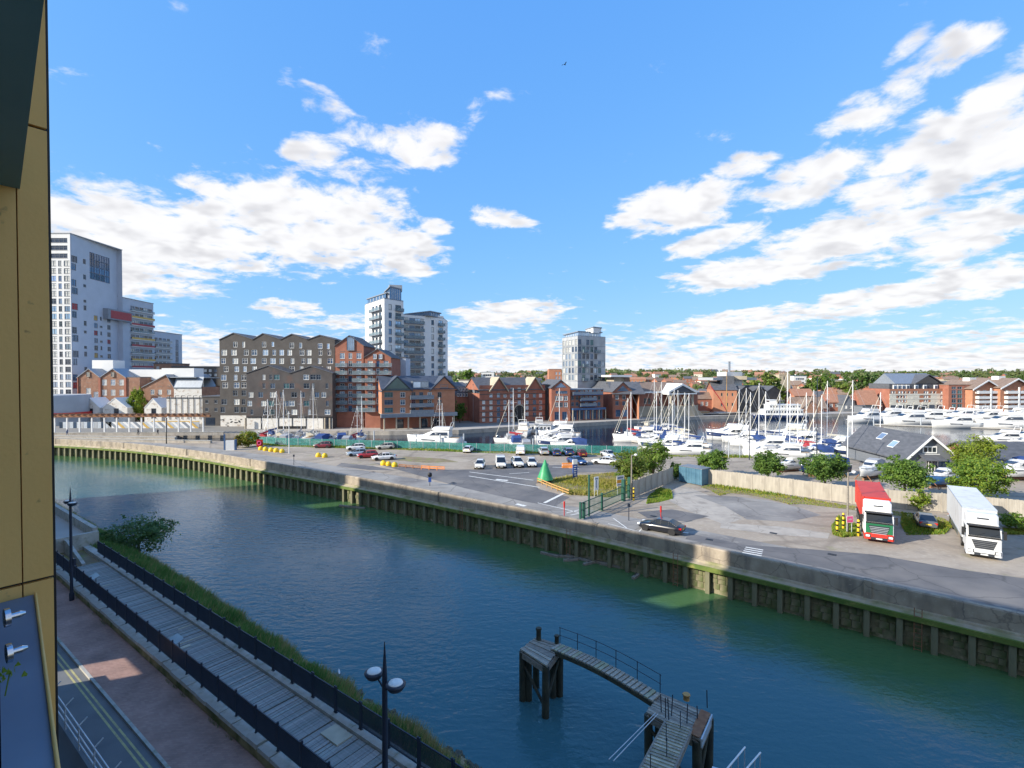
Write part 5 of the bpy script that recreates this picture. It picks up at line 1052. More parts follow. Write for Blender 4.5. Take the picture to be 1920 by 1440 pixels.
f2_.wall(ze,'brick_orange',gables=[(0,f2_.L/2,f2_.L,f2_.xz(1140,717)[1])]); f2_.block(10,ze,'brick_orange',flat=False,right=False); f2_.groof(0,f2_.L/2,f2_.L,ze,f2_.xz(1140,717)[1],12,'slate')
# low red things between: flat block left of grey tower
P, Q = D(1029,260), D(1053,260); r = bld('orange_flat_block', 'small orange and white flat roofed block just left of the grey tower', P); f = Fac(r,P,Q,zq); f.grid([1043,1049],[700,708],3,5,'ws',0); f.wall(zat(P,692),'brick_orange'); f.block(10,zat(P,692),'brick_orange','render_white')
# ---------- J: customs hall with pediment
c5 = lambda x, y: (1120+x/5.333, 660+y/5.333)
P, Q = G(1187,782,zq), G(1308,778,zq); r = bld('pedimented_hall', 'broad brick hall with hipped slate roof, white pediment and portico on the quay', P); f = Fac(r,P,Q,zq); ze = f.xz(1245,735)[1]
for x in (405,480,520,575,630,870,905,945): px, py = c5(x,490); f.winpx(px,py,5.5,11,'sd',1)
for x in (480,575,690,780,850,905): px, py = c5(x,590); f.winpx(px,py,6,8,'sd',0)
f.wall(ze,'brick_red'); zb_ = f.xz(1245,761)[1]; f.band(0,f.L,zq,zb_,.25,'stone_pale','plinth'); f.band(-.3,f.L+.3,ze-.3,ze+.3,.7,'white','cornice')
zr = f.xz(1245,721)[1]; m = MB(); L = f.L; m.add([(-.6,-.6,ze+.3),(L+.6,-.6,ze+.3),(L+.6,16,ze+.3),(-.6,16,ze+.3),(6,7,zr+1),(L-6,7,zr+1)],[(0,1,5,4),(1,2,5),(2,3,4,5),(3,0,4)],'roof_brown'); f.part('roof', m); f.block(15,ze,'brick_red',flat=False)
xc = f.xz(*c5(782,600))[0]; hw = 6.2; m = MB(); m.add([(xc-hw,-4.2,ze),(xc+hw,-4.2,ze),(xc,-4.2,f.xz(1268,722)[1])],[(0,1,2)],'slate'); f.part('tympanum', m)
m = MB(); zt_ = f.xz(1268,722)[1]; m.ext([(xc-hw-.8,ze-.4),(xc,zt_-.1),(xc,zt_+.7),(xc-hw-.8,ze+.4)],-4.7,6,'white'); m.ext([(xc,zt_-.1),(xc+hw+.8,ze-.4),(xc+hw+.8,ze+.4),(xc,zt_+.7)],-4.7,6,'white'); m.box(xc-hw-.8,xc+hw+.8,-4.7,-.02,ze-.9,ze-.41,'white'); f.part('pediment', m)
for i in range(4): x = xc-hw+.8+(2*hw-1.6)*i/3; m = MB(); m.lathe([(.6,zb_),(.52,zb_+.4),(.45,ze-1.6),(.6,ze-.9)],'stone_pale',c=(x,-3.9),n=12); f.part('column', m)
m = MB(); m.box(xc-hw,xc+hw,-4.5,-.26,zq,zb_,'stone_pale'); f.part('portico_base', m)
for s in (-1,1): m = MB(); m.ext([(xc+s*hw,zq),(xc+s*(hw+6),zq),(xc+s*hw,zb_)],-3.2,-.9,'stone_pale'); f.part('stair', m)
x, z = f.xz(*c5(325,240)); m = MB(); m.box(x-2.4,x+2.4,8,14,ze,z,'stone_pale'); m.box(x-5,x+5,6,17,z-.4,z+.4,'white'); m.box(x+1,x+5,8,14,ze,z-.6,'roof_brown'); f.part('tower_stub', m)
# ---------- K: orange malting, dark gabled mill with lucam, church tower
P, Q = D(1308,236), D(1340,236); r = bld('low_brick_range', 'low red brick range between the pedimented hall and the orange malting', P); f = Fac(r,P,Q,zq); f.grid([1316,1325],[757],5,8,'wd',1); f.wall(zat(P,748),'brick_red'); f.block(14,zat(P,748),'brick_red',flat=False); f.xroof(0,f.L,14,zat(P,748),zat(P,737),'roof_brown')
P, Q = D(1338,232), D(1382,230); r = bld('orange_malting', 'sunlit orange brick malting with small arched windows and steep slate roofs', P); f = Fac(r,P,Q,zq)
for y in (425,525):
    for x in (1245,1300,1352): px, py = c5(x,y); f.winpx(px,py,3.6,6,'sd',0)
for x in (1195,1243,1290,1345): px, py = c5(x,590); f.winpx(px,py,4,7,'gd',0)
ze = zat(P,731); f.wall(ze,'brick_orange'); f.block(18,ze,'brick_orange',flat=False); f.xroof(0,f.L,18,ze,zat(P,716),'slate'); m = MB(); x = f.xz(1385,720)[0]; m.box(2,5,5,8,ze,zat(P,722),'brick_red'); m.box(f.L-6,f.L,6,14,ze,zat(P,705),'slate'); m.box(f.L-5,f.L+6,8,14,zat(P,712),zat(P,705),'stone_pale'); f.part('upper_stage', m)
P, Q = D(1383,231), D(1464,240); r = bld('dark_mill', 'dark grey boarded mill with three low gables and a white roof tower', P); f = Fac(r,P,Q,zq); ze = zat(P,735); xs_ = [f.L*i/3 for i in range(4)]
for px, py in ((1412,740),(1390,752),(1402,752),(1425,752),(1440,753),(1452,753)): f.winpx(px,py,4.5,6,'gd',1)
f.wall(ze,'brick_brown',gables=[(xs_[i],(xs_[i]+xs_[i+1])/2,xs_[i+1],zat(P,725)) for i in range(3)]); f.block(20,ze,'brick_brown',flat=False)
for i in range(3): f.groof(xs_[i],(xs_[i]+xs_[i+1])/2,xs_[i+1],ze,zat(P,725),20,'slate')
x, z = f.xz(1404,697); m = MB(); m.box(x-4.5,x+5,9,15,ze,z,'render_white'); m.box(x-14,x+12,7,17,zat(P,713),zat(P,708),'render_grey'); m.tube((x,12,z),(x,12,z+5),.6,'trim_grey'); f.part('roof_tower', m)
P, Q = D(1461,330), D(1482,330); r = bld('church_tower', 'square pale stone church tower rising from the trees', P, 'church'); f = Fac(r,P,Q,zq); f.grid([1471],[709],4,7,'sd',1); zt = zat(P,703); f.wall(zt,'stone_pale'); f.block(7,zt,'stone_pale','stone_pale'); m = MB()
for i in range(5): m.box(f.L*i/5,f.L*(i+.55)/5,-.1,.5,zt+.3,zt+1.3,'stone_pale')
f.part('battlement', m)
# ---------- M: low houses along the far quay
c8 = lambda x, y: (1460+x/8, 680+y/8)
def house(lab, xa, xb, d, yb, ye, yr, wall, roof, axis='x', depth=9, wins=0, group=None, name='house'):
    P, Q = D(xa,d), D(xb,d); r = bld(name, lab, P, 'house', group); z0 = .3 if yb is None else zat(P,yb); f = Fac(r,P,Q,z0); ze, zr = zat(P,ye), zat(P,yr)
    for i in range(wins): f.win(f.L*(i+.5)/wins, max(z0+.6,ze-2.3), min(1.4,f.L/wins*.55), 1.5, ['wd','wb','wp'], 1)
    for i in range(wins):
        if ze-z0 > 6: f.win(f.L*(i+.5)/wins, ze-5, min(1.4,f.L/wins*.55), 1.5, ['wd','wb','wp'], 1)
    if axis == 'x': f.wall(ze,wall); f.block(depth,ze,wall,flat=False); f.xroof(0,f.L,depth,ze,zr,roof)
    else: f.wall(ze,wall,gables=[(0,f.L/2,f.L,zr)]); f.block(depth,ze,wall,flat=False); f.groof(0,f.L/2,f.L,ze,zr,depth,roof)
    return r, f
house('long low brown roofed quay building right of the dark mill', 1488, 1552, 236, None, 765, 746, 'brick_red', 'roof_brown', wins=6)
house('small brick gabled house in front of the long brown roof', 1504, 1540, 229, None, 766, 751, 'brick_old', 'roof_brown', 'y', wins=3)
house('long orange tiled house rising behind the brown roofed quay building', 1490, 1528, 262, None, 742, 730, 'brick_orange', 'roof_tile', wins=5)
house('orange tiled range with glazed gable behind the quay', 1554, 1584, 240, None, 754, 740, 'brick_red', 'roof_tile', wins=3)
house('narrow dark gabled house beside the orange tiled range', 1582, 1600, 236, None, 757, 742, 'board_grey', 'slate', 'y', wins=2)
house('pale low house under a blue grey roof beside the dark gabled house', 1600, 1616, 238, None, 757, 744, 'stone_pale', 'roof_brown', wins=2)
house('steep terracotta roofed house with two white dormers by the yacht berths', 1616, 1652, 234, None, 760, 733, 'brick_red', 'roof_tile', wins=2)
house('terracotta roofed house with white hoist gables beside the striped apartments', 1640, 1668, 244, None, 755, 737, 'cream', 'roof_tile', 'y', wins=2)
P, Q = D(1618,228), D(1644,228); r = bld('quay_shelter', 'low dark quay building with teal glazing below the terracotta roof', P); f = Fac(r,P,Q,zq); f.win(f.L/2,1.5,f.L*.7,2.4,'dt',3); f.wall(zat(P,762),'board_grey'); f.block(6,zat(P,762),'board_grey')
# ---------- N: apartments on the right
c7 = lambda x, y: (1660+x/7.385, 680+y/7.385)
P, Q = D(1668,234), D(1782,240); r = bld('striped_apartments', 'long red and cream striped apartment block with slate upper storey', P); f = Fac(r,P,Q,zq); ze = f.xz(1720,729)[1]
for y in (410,470,525,590,650):
    for x in (90,125,190,230,275,330,400,430,545,580,640,690,775,820,865): px, py = c7(x,y); f.winpx(px,py,4,5,['wp','ws','wd','wb'],0)
f.wall(ze,'brick_orange')
for y in (440,500,560,620): z = f.xz(*c7(450,y))[1]; f.band(0,f.L,z-.32,z+.32,.12,'cream','cream_band')
for (a, b) in ((60,150),(300,470),(630,760)): x0, x1 = f.xz(*c7(a,450))[0], f.xz(*c7(b,450))[0]; f.band(x0,x1,zq,ze-2.5,.06,'cream','cream_bay')
for i in range(8): x = f.L*(i+.5)/8; m = MB(); n = 8; m.ext([(x+2.2*math.cos(a),2.6+2.2*math.sin(a)) for a in [math.pi*k/n for k in range(n+1)]],-.2,-.13,'cream'); m.box(x-1.5,x+1.5,-.26,-.205,zq,3.4,'glass_dark'); f.part('arcade_arch', m)
f.block(14,ze,'brick_red',flat=False); z1 = f.xz(1720,722)[1]; m = MB(); m.box(2,f.L-1,2,13,ze,z1+.6,'slate'); f.part('attic_storey', m)
for x in (180,240,300,360,480,600,750): xx, z = f.xz(*c7(x,345)); m = MB(); m.box(xx-.9,xx+.9,1.6,2.5,z-1,z+1.2,'white'); m.box(xx-.6,xx+.6,1.55,1.59,z-.6,z+.8,'glass_blue'); f.part('dormer', m)
m = MB(); xa, xb = f.xz(1690,720)[0], f.xz(1772,720)[0]; m.ext([(3,z1+.6),(9,f.xz(1740,706)[1]+1.5),(15,z1+.6)],xa,xb,'roof_metal',axis='x'); f.part('roof', m)
m = MB(); x0 = f.xz(1748,720)[0]; m.ext([(x0-7,z1+.62),(x0+7,z1+.62),(x0,f.xz(1748,709)[1]+1.0)],1.8,2.1,'glass_dark'); m.ext([(x0-8,z1+.4),(x0,f.xz(1748,708)[1]+1.2),(x0,f.xz(1748,708)[1]+1.6),(x0-8,z1+.8)],1.2,9,'slate'); m.ext([(x0,f.xz(1748,708)[1]+1.2),(x0+8,z1+.4),(x0+8,z1+.8),(x0,f.xz(1748,708)[1]+1.6)],1.2,9,'slate'); f.part('roof_gable', m)
P, Q = D(1779,236), D(1825,236); r = bld('teal_glazed_block', 'red framed block with teal glazed bays between the two apartment ranges', P); f = Fac(r,P,Q,zq); ze = zat(P,722)
for y in (405,465,530,595):
    for x in (950,1030,1130): px, py = c7(x,y); f.winpx(px,py,9,7,['gt','gt','gb'],1)
for x in (950,1030,1130): px, py = c7(x,348); f.winpx(px,py,9,5,'gd',1)
f.wall(ze,'brick_red'); f.band(f.xz(1786,740)[0],f.xz(1818,740)[0],zat(P,768),zat(P,733),.03,'trim_grey','bay_frame') if False else None
f.block(13,ze,'brick_red','roof_brown'); f.band(f.xz(1786,740)[0],f.xz(1820,740)[0],zat(P,771),zat(P,769),1.5,'trim_grey','canopy')
for (lab, xa, xb, ye, yr, bays) in (('white balconied apartment block with a broad gable beside the teal glazed block',1824,1874,728,713,(1834,1846,1858,1867)),('white balconied apartment block with the larger gable at the end of the row',1876,1934,726,710,(1888,1899,1910,1921))):
    P, Q = D(xa,233), D(xb,236); r = bld('gabled_apartments', lab, P); f = Fac(r,P,Q,zq); ze, zr = zat(P,ye), zat(P,yr)
    for py in (734,744,752,761,769):
        for b_ in bays: f.winpx(b_,py,6.5,5,['wd','wd','wb','wp'],1)
        a, z = f.xz(bays[0]-5,py+3.2); c = f.xz(bays[-1]+5,py)[0]; f.balc(max(.2,a),min(c,f.L-.2),z,'white',1.5,'white')
    f.wall(ze,'brick_orange',gables=[(0,f.L/2,f.L,zr)]); f.block(15,ze,'brick_orange',flat=False); f.groof(0,f.L/2,f.L,ze,zr,15,'roof_brown',over=.9)
    m = MB(); dl = (zr-ze)/(f.L/2); m.ext([(-1.1,ze-dl*1.1-.5),(f.L/2,zr-.4),(f.L/2,zr+.2),(-1.1,ze-dl*1.1+.1)],-1.2,-.95,'white'); m.ext([(f.L/2,zr-.4),(f.L+1.1,ze-dl*1.1-.5),(f.L+1.1,ze-dl*1.1+.1),(f.L/2,zr+.2)],-1.2,-.95,'white'); f.part('barge_board', m)
    m = MB()
    x = f.xz((bays[1]+bays[2])/2,740)[0]; m.box(x-.3,x+.3,-1.6,-1.2,zq,ze,'white'); f.part('white_pier', m)
    x = f.L*.4; m = MB(); m.box(x,x+4,6,9,zr-1,zr+1.2,'render_white'); f.part('roof_box', m)
# ---------- O: the town behind, house by house
rt = random.Random(77)
walls_ = ['brick_red','brick_orange','cream','render_white','stone_pale','brick_old']; roofs_ = ['roof_brown','roof_tile','slate','roof_tile','roof_brown']
cand = []
for band_, (d0, d1, n) in enumerate(((270,330,34),(340,420,46),(430,560,60),(600,840,80))):
    for i in range(n):
        px = 845+(1960-845)*(i+rt.uniform(.1,.9))/n
        if 1040 < px < 1140 and band_ == 0: continue
        cand.append((px, rt.uniform(d0,d1)))
for px, d in cand:
    P = D(px,d); zg = max(.3, hz_(*P)-.5); w = rt.uniform(7,15); ang = rt.uniform(-.5,.5); h = rt.uniform(4.8,6.5); rr_ = rt.uniform(2.2,3.4)
    wm = rt.choice(walls_); rfm = rt.choice(roofs_); wn = {'brick_red':'red brick','brick_orange':'orange brick','cream':'cream','render_white':'white','stone_pale':'buff','brick_old':'weathered brick'}[wm]; rn = {'roof_brown':'brown','roof_tile':'terracotta','slate':'grey slate'}[rfm]
    r = thing('house', '%s town house with %s roof on the slope behind the quay' % (wn, rn), 'house', (P[0],P[1],zg), 0, 'town houses behind the quay, %s and %s' % (wn, rn))
    f = Fac(r, P, (P[0]+w*math.cos(ang),P[1]+w*math.sin(ang)), 0); nwin = int(w/3)
    for i in range(nwin):
        for z in (1.0,3.5): f.win(w*(i+.5)/nwin, z, 1.2, 1.2, ['wd','wb'], 0)
    f.wall(h, wm); f.block(8,h,wm,flat=False); f.xroof(0,w,8,h,h+rr_,rfm)
    if rt.random() < .6: m = MB(); x = rt.uniform(1,w-1); m.box(x-.4,x+.4,3.6,4.4,h+rr_-.5,h+rr_+1.1,'brick_red'); f.part('chimney', m)
for (xa, xb, d, ye, wm, rf, lab) in ((902,926,420,698,'render_white','render_grey','pale modern block on the hill behind the slate topped block'),(975,1012,330,716,'cream','render_grey','low cream flat roofed building behind the red warehouse'),(860,898,300,713,'cream','roof_brown','long pale low building behind the slate topped block'),(1488,1512,420,705,'render_white','trim_blue','blue fronted hall among trees right of the church tower'),(1556,1600,400,713,'stone_pale','render_grey','long pale low building half hidden by trees'),(1660,1700,330,717,'render_white','roof_metal','white walled building with metal roof behind the striped apartments')):
    P, Q = D(xa,d), D(xb,d); r = bld('town_building', lab, P); f = Fac(r,P,Q,0); zt = zat(P,ye); nw = 6
    for i in range(nw):
        for z in (zt-3.2,zt-6.4): f.win(f.L*(i+.5)/nw, z, 1.8, 1.6, ['wd','wb'], 0)
    f.wall(zt,wm); f.block(12,zt,wm,rf)
# ---------- P: black boarded club shed on the island, its neighbour
def shed(lab, L_, Rr, apex, base, depth_px, name='club_shed'):
    P, Q = L_, Rr; r = bld(name, lab, P, 'shed'); f = Fac(r,P,Q,0); return r, f
P, Q = (68.2,88.3), (76.0,87.5); r = bld('club_shed', 'grey boarded gabled club house with white bargeboards on the island', P, 'shed'); f = Fac(r,P,Q,0); ze = zat(P,872)+.2; xc = f.xz(1743,830)[0]; zr = f.xz(1743,819)[1]
ze = max(2.4, f.xz(1690,865)[1]); a0_ = 0
m = MB()
f.win(xc, f.xz(1740,846)[1], 2.2, 1.0, 'wd', 2, cut=True); f.win(f.xz(1748,870)[0], .15, 2.0, 2.5, 'wd', 3); f.win(f.xz(1768,868)[0], 1.2, 2.4, 1.3, 'bb', 1)
ze = 2.9; f.wall(ze,'board_grey')
f.wall(zr-.02,'board_grey',z0=ze,x0=xc-1.2,x1=xc+1.2,name='gable_wall') if False else None
g = MB(); g.add([(0,0,ze),(f.L,0,ze),(xc,0,zr)],[(0,1,2)],'board_grey'); f.part('gable_wall', g)
m = MB(); zw = f.xz(1740,843)[1]; m.box(xc-1.15,xc+1.15,-.1,-.01,zw-.6,zw+.6,'white'); wv = f.part('gable_window', m)
for k in range(3): m = MB(); m.box(xc-.95+k*.68,xc-.4+k*.68,-.12,-.101,zw-.4,zw+.4,'glass_dark'); obj('pane', m, wv)
f.block(19,ze,'board_grey',flat=False); f.groof(0,xc,f.L,ze,zr,19,'slate',over=.7)
m = MB(); dl, dr = (zr-ze)/xc, (zr-ze)/(f.L-xc); m.ext([(-.75,ze-dl*.75-.2),(xc,zr-.15),(xc,zr+.3),(-.75,ze-dl*.75+.25)],-.8,-.72,'white'); m.ext([(xc,zr-.15),(f.L+.75,ze-dr*.75-.2),(f.L+.75,ze-dr*.75+.25),(xc,zr+.3)],-.8,-.72,'white'); f.part('barge_board', m)
x0, x1 = f.xz(1722,858)[0], f.xz(1762,858)[0]; m = MB(); m.ext([(-1.9,2.55),(-.02,3.3),(-.02,3.42),(-1.9,2.67)],x0,x1,'slate',axis='x'); m.box(x0,x1,-.06,-.012,3.4,3.5,'white'); f.part('porch_roof', m)
for k, t in enumerate((.35,.6)):                         # roof lights on the left slope
    xx = xc*t; zz = ze+(zr-ze)*t+.25; m = MB(); y = 5+k*5; w = .5; m.add([(xx-w,y,zz-w*dl+.06),(xx+w,y,zz+w*dl+.06),(xx+w,y+1.6,zz+w*dl+.06),(xx-w,y+1.6,zz-w*dl+.06)],[(0,1,2,3)],'glass_sky'); m.add([(xx-w-.1,y-.1,zz-(w+.1)*dl+.04),(xx+w+.1,y-.1,zz+(w+.1)*dl+.04),(xx+w+.1,y+1.7,zz+(w+.1)*dl+.04),(xx-w-.1,y+1.7,zz-(w+.1)*dl+.04)],[(0,1,2,3)],'white'); f.part('roof_light', m)
P, Q = (82.5,90), (100,90); r = bld('boat_shed', 'low grey roofed boat shed past the yellow green tree', P, 'shed'); f = Fac(r,P,Q,0); f.wall(2.4,'render_grey'); f.block(8,2.4,'board_grey',flat=False); f.xroof(0,f.L,9,2.4,4.6,'slate',over=.6); m = MB(); m.box(1.5,4,-.05,-.01,.1,2.2,'galv'); f.part('roller_door', m)
# ---------- quay pergola with red beam and patterned hoarding
P, Q = G(96,815,zq), G(388,814,zq); r = thing('quay_pergola', 'long pergola of white posts under a rusty red beam on the far left quay', 'pergola', (P[0],P[1],0)); f = Fac(r,P,Q,zq); zt = f.xz(240,782)[1]
for i in range(13): x = f.L*(i+.3)/12.6; m = MB(); m.box(x-.17,x+.17,-.17,.17,zq,zt,'render_white'); f.part('post', m)
m = MB(); m.box(-1,f.L+1,-.35,.35,zt,zt+.6,'rust'); f.part('beam', m)
for i in range(26): x = f.L*(i+.5)/26; m = MB(); m.box(x-.15,x+.15,-.7,3.0,zt+.6,zt+.85,'rust'); f.part('rafter', m)
P2_, Q2_ = D(110,162), D(372,162); r = thing('patterned_hoarding', 'long hoarding of slanted white, grey and yellow panels behind the pergola', 'hoarding', (P2_[0],P2_[1],0)); f = Fac(r,P2_,Q2_,zq); hh = f.xz(240,786)[1]; nP = 40
for i in range(nP):
    x0, x1 = f.L*i/nP, f.L*(i+1)/nP; s = 2.2; mm = ('galv','render_white','trim_grey','render_white','panel_yellow','galv','render_white')[i%7] if i > 14 else ('glass_blue','galv','render_grey','galv')[i%4]
    m = MB(); m.add([(x0,0,zq),(x1-.05,0,zq),(x1-.05-(s if i > 14 else 0),0,hh*.72),(x0-(s if i > 14 else 0),0,hh*.72)],[(0,1,2,3)],mm); m.v += []; f.part('panel', m)
m = MB(); m.box(f.L*.66,f.L,.1,.3,hh*.72,hh-.6,'panel_yellow'); m.box(0,f.L,.1,.3,zq,hh*.72,'render_grey'); f.part('backing_board', m)
# low terraces of the left quay
for (pa, pb, w, h, lab) in (((100,821),(330,824),.9,.55,'long low concrete terrace wall along the left quay'),((110,826),(396,831),.7,.6,'low grey concrete wall beside the narrow dock end'),((96,817.5),(420,816),.6,.9,'pale quay edge wall in front of the pergola')):
    a, b = G(*pa), G(*pb); m = MB(); L = math.dist(a,b); m.box(0,L,-w/2,w/2,0,h,'concrete'); m.box(-.05,L+.05,-w/2-.06,w/2+.06,h,h+.1,'coping'); tag(obj('low_wall', m, None, (*a,0), math.atan2(b[1]-a[1],b[0]-a[0])), lab, 'wall')
# small blue gateway block right of the warehouse
P, Q = D(379,170), D(414,170); r = bld('grey_archway_block', 'grey brown block with dark open archway left of the four gabled block', P); f = Fac(r,P,Q,zq)
for px in (388,405):
    for py in (753,768): f.winpx(px,py,6,7,['gd','wp'],1)
f.wall(zat(P,744),'brick_brown'); f.block(10,zat(P,744),'brick_brown'); m = MB(); x0 = f.xz(386,790)[0]; x1 = f.xz(403,790)[0]; m.box(x0,x1,-.06,-.01,zq,zat(P,783),'glass_dark'); f.part('archway', m)
# ================================================================ BOATS
mt('sail_blue', (.025,.06,.19), .8, var=.15); mt('sail_red', (.4,.04,.05), .8, var=.15); mt('sail_grey', (.3,.31,.33), .8, var=.15); mt('sail_cream', (.6,.56,.46), .8, var=.1); mt('hull_navy', (.015,.03,.09), .25, coat=.4); mt('hull_blue', (.03,.12,.3), .3, coat=.4); mt('hull_red', (.3,.02,.02), .3); mt('teak', (.32,.21,.12), .7, scale=3, c2=(.4,.28,.16)); mt('antifoul', (.03,.035,.05), .8); mt('deck_grey', (.45,.45,.43), .8, var=.1); mt('mast_alu', (.82,.82,.82), .4, var=.03); mt('pontoon', (.36,.34,.31), .9, scale=1, c2=(.45,.43,.39))
def hull_rings(L, B, H, sheer=.35, transom=.8, n=12, keel=-.45):
    rings = []
    for i in range(n+1):
        t = i/n; x = -L/2+L*t; k = 1-max(0,(t-.42)/.58)**2.3; k *= transom+(1-transom)*min(1,t/.35); hb = max(.03, B/2*k); zt = H*(1+sheer*t*t); zb = keel*(1-max(0,(t-.75)/.25)**2)
        x2 = x + (L*.03 if t > .9 else 0)
        rings.append([(x,-hb*.15,zb),(x,-hb*.82,zb+(0-zb)*.75),(x,-hb*.97,zt*.5),(x2,-hb,zt),(x2,hb,zt),(x,hb*.97,zt*.5),(x,hb*.82,zb+(0-zb)*.75),(x,hb*.15,zb)])
    return rings
def add_hull(root, L, B, H, m='gel_white', deckm='deck_grey', stripe=None, **k):
    rg_ = hull_rings(L, B, H, **k); mb = MB(); mb.loft(rg_, m, mf=lambda j, i: (deckm if i == 3 else ('antifoul' if i in (0,6,7) else (stripe if stripe and i in (2,4) else m)))); h = obj('hull', weld(mb.mesh('hull')), root)
    r = MB()
    for a, b in zip(rg_, rg_[1:]):
        for q in (3,4): r.tube(a[q], b[q], .05, 'white', n=4)
    obj('toe_rail', r, h); return h
def cabin(pts, m):                                        # pts: (x, halfwidth bottom, z0, halfwidth top, z1)
    mb = MB(); mb.loft([[(x,-b,z0),(x,-b*.98,z0+(z1-z0)*.5),(x,-t,z1),(x,t,z1),(x,b*.98,z0+(z1-z0)*.5),(x,b,z0)] for x,b,z0,t,z1 in pts], m); return mb
def make_sail(label, L=10, mh=13.5, cover='sail_blue', hull='gel_white', stripe=None, tent=False):
    r = thing('sailing_yacht', label, 'yacht'); B = L*.31; H = L*.1
    add_hull(r, L, B, H, hull, stripe=stripe)
    c = cabin([(-.12*L,B*.34,H,B*.28,H+.5),(.02*L,B*.34,H,B*.3,H+.55),(.16*L,B*.28,H*1.03,B*.22,H+.45),(.26*L,B*.1,H*1.08,B*.06,H+.22)], 'gel_white'); cb = obj('cabin', c, r)
    for s in (-1,1): m = MB(); m.add([(-.1*L,s*(B*.325),H+.22),(.14*L,s*(B*.275),H+.24),(.13*L,s*(B*.26),H+.4),(-.1*L,s*(B*.305),H+.42)],[(0,1,2,3)],'glass_dark'); m.v = [(a,b+s*.02,c_) for a,b,c_ in m.v]; obj('window', m, cb)
    m = MB(); m.box(-.38*L,-.13*L,-B*.22,B*.22,H+.02,H+.07,'teak'); obj('cockpit', m, r)
    mx_ = .06*L; m = MB(); m.tube((mx_,0,H),(mx_,0,mh),.1,'mast_alu',r2=.075,n=6); ms_ = obj('mast', m, r)
    for z in (mh*.45,mh*.72): s = MB(); s.tube((mx_,-B*.3,z),(mx_,B*.3,z),.03,'mast_alu',n=4); obj('spreader', s, ms_)
    m = MB(); m.tube((mx_,0,H+1.5),(-.36*L,0,H+1.4),.06,'mast_alu'); bo = obj('boom', m, r)
    m = MB(); m.loft([[(x,w*math.cos(a),z+w*1.3*math.sin(a)) for a in [2*math.pi*i/7 for i in range(7)]] for x,w,z in ((mx_-.05,.2,H+1.85),(mx_-.16*L,.19,H+1.68),(-.25*L,.15,H+1.58),(-.36*L,.07,H+1.5))], cover); obj('sail_cover', m, bo)
    m = MB(); m.tube((.49*L,0,H*1.35),(mx_+.1,0,mh*.95),.06,'sail_cream',n=5); obj('furled_jib', m, r)
    m = MB(); m.tube((-.49*L,0,H),(mx_,0,mh),.022,'galv',n=3)
    for s in (-1,1): m.tube((mx_-.1,s*B*.46,H),(mx_,s*B*.3,mh*.72),.013,'galv',n=3); m.tube((mx_,s*B*.3,mh*.72),(mx_,0,mh*.98),.013,'galv',n=3)
    obj('rigging', m, r)
    m = MB()
    for s in (-1,1):
        m.path([(-.48*L,s*B*.36,H+.75),(-.1*L,s*B*.48,H+.75),(.25*L,s*B*.38,H+.85),(.46*L,s*.25,H*1.3+.75)],.018,'steel',n=3)
        for x, y in ((-.48,.36),(-.1,.48),(.1,.44),(.25,.38),(.46,.08)): m.tube((x*L,s*B*y,H),(x*L,s*B*y,H+.8),.018,'steel',n=3)
    obj('guard_rail', m, r)
    m = MB(); m.loft([[(x,-w,H+.4),(x,-w,z),(x,w,z),(x,w,H+.4)] for x,w,z in ((-.2*L,B*.3,H+1.35),(-.13*L,B*.3,H+1.4),(-.08*L,B*.26,H+.6))], cover, smooth=False); obj('spray_hood', m, r)
    return r
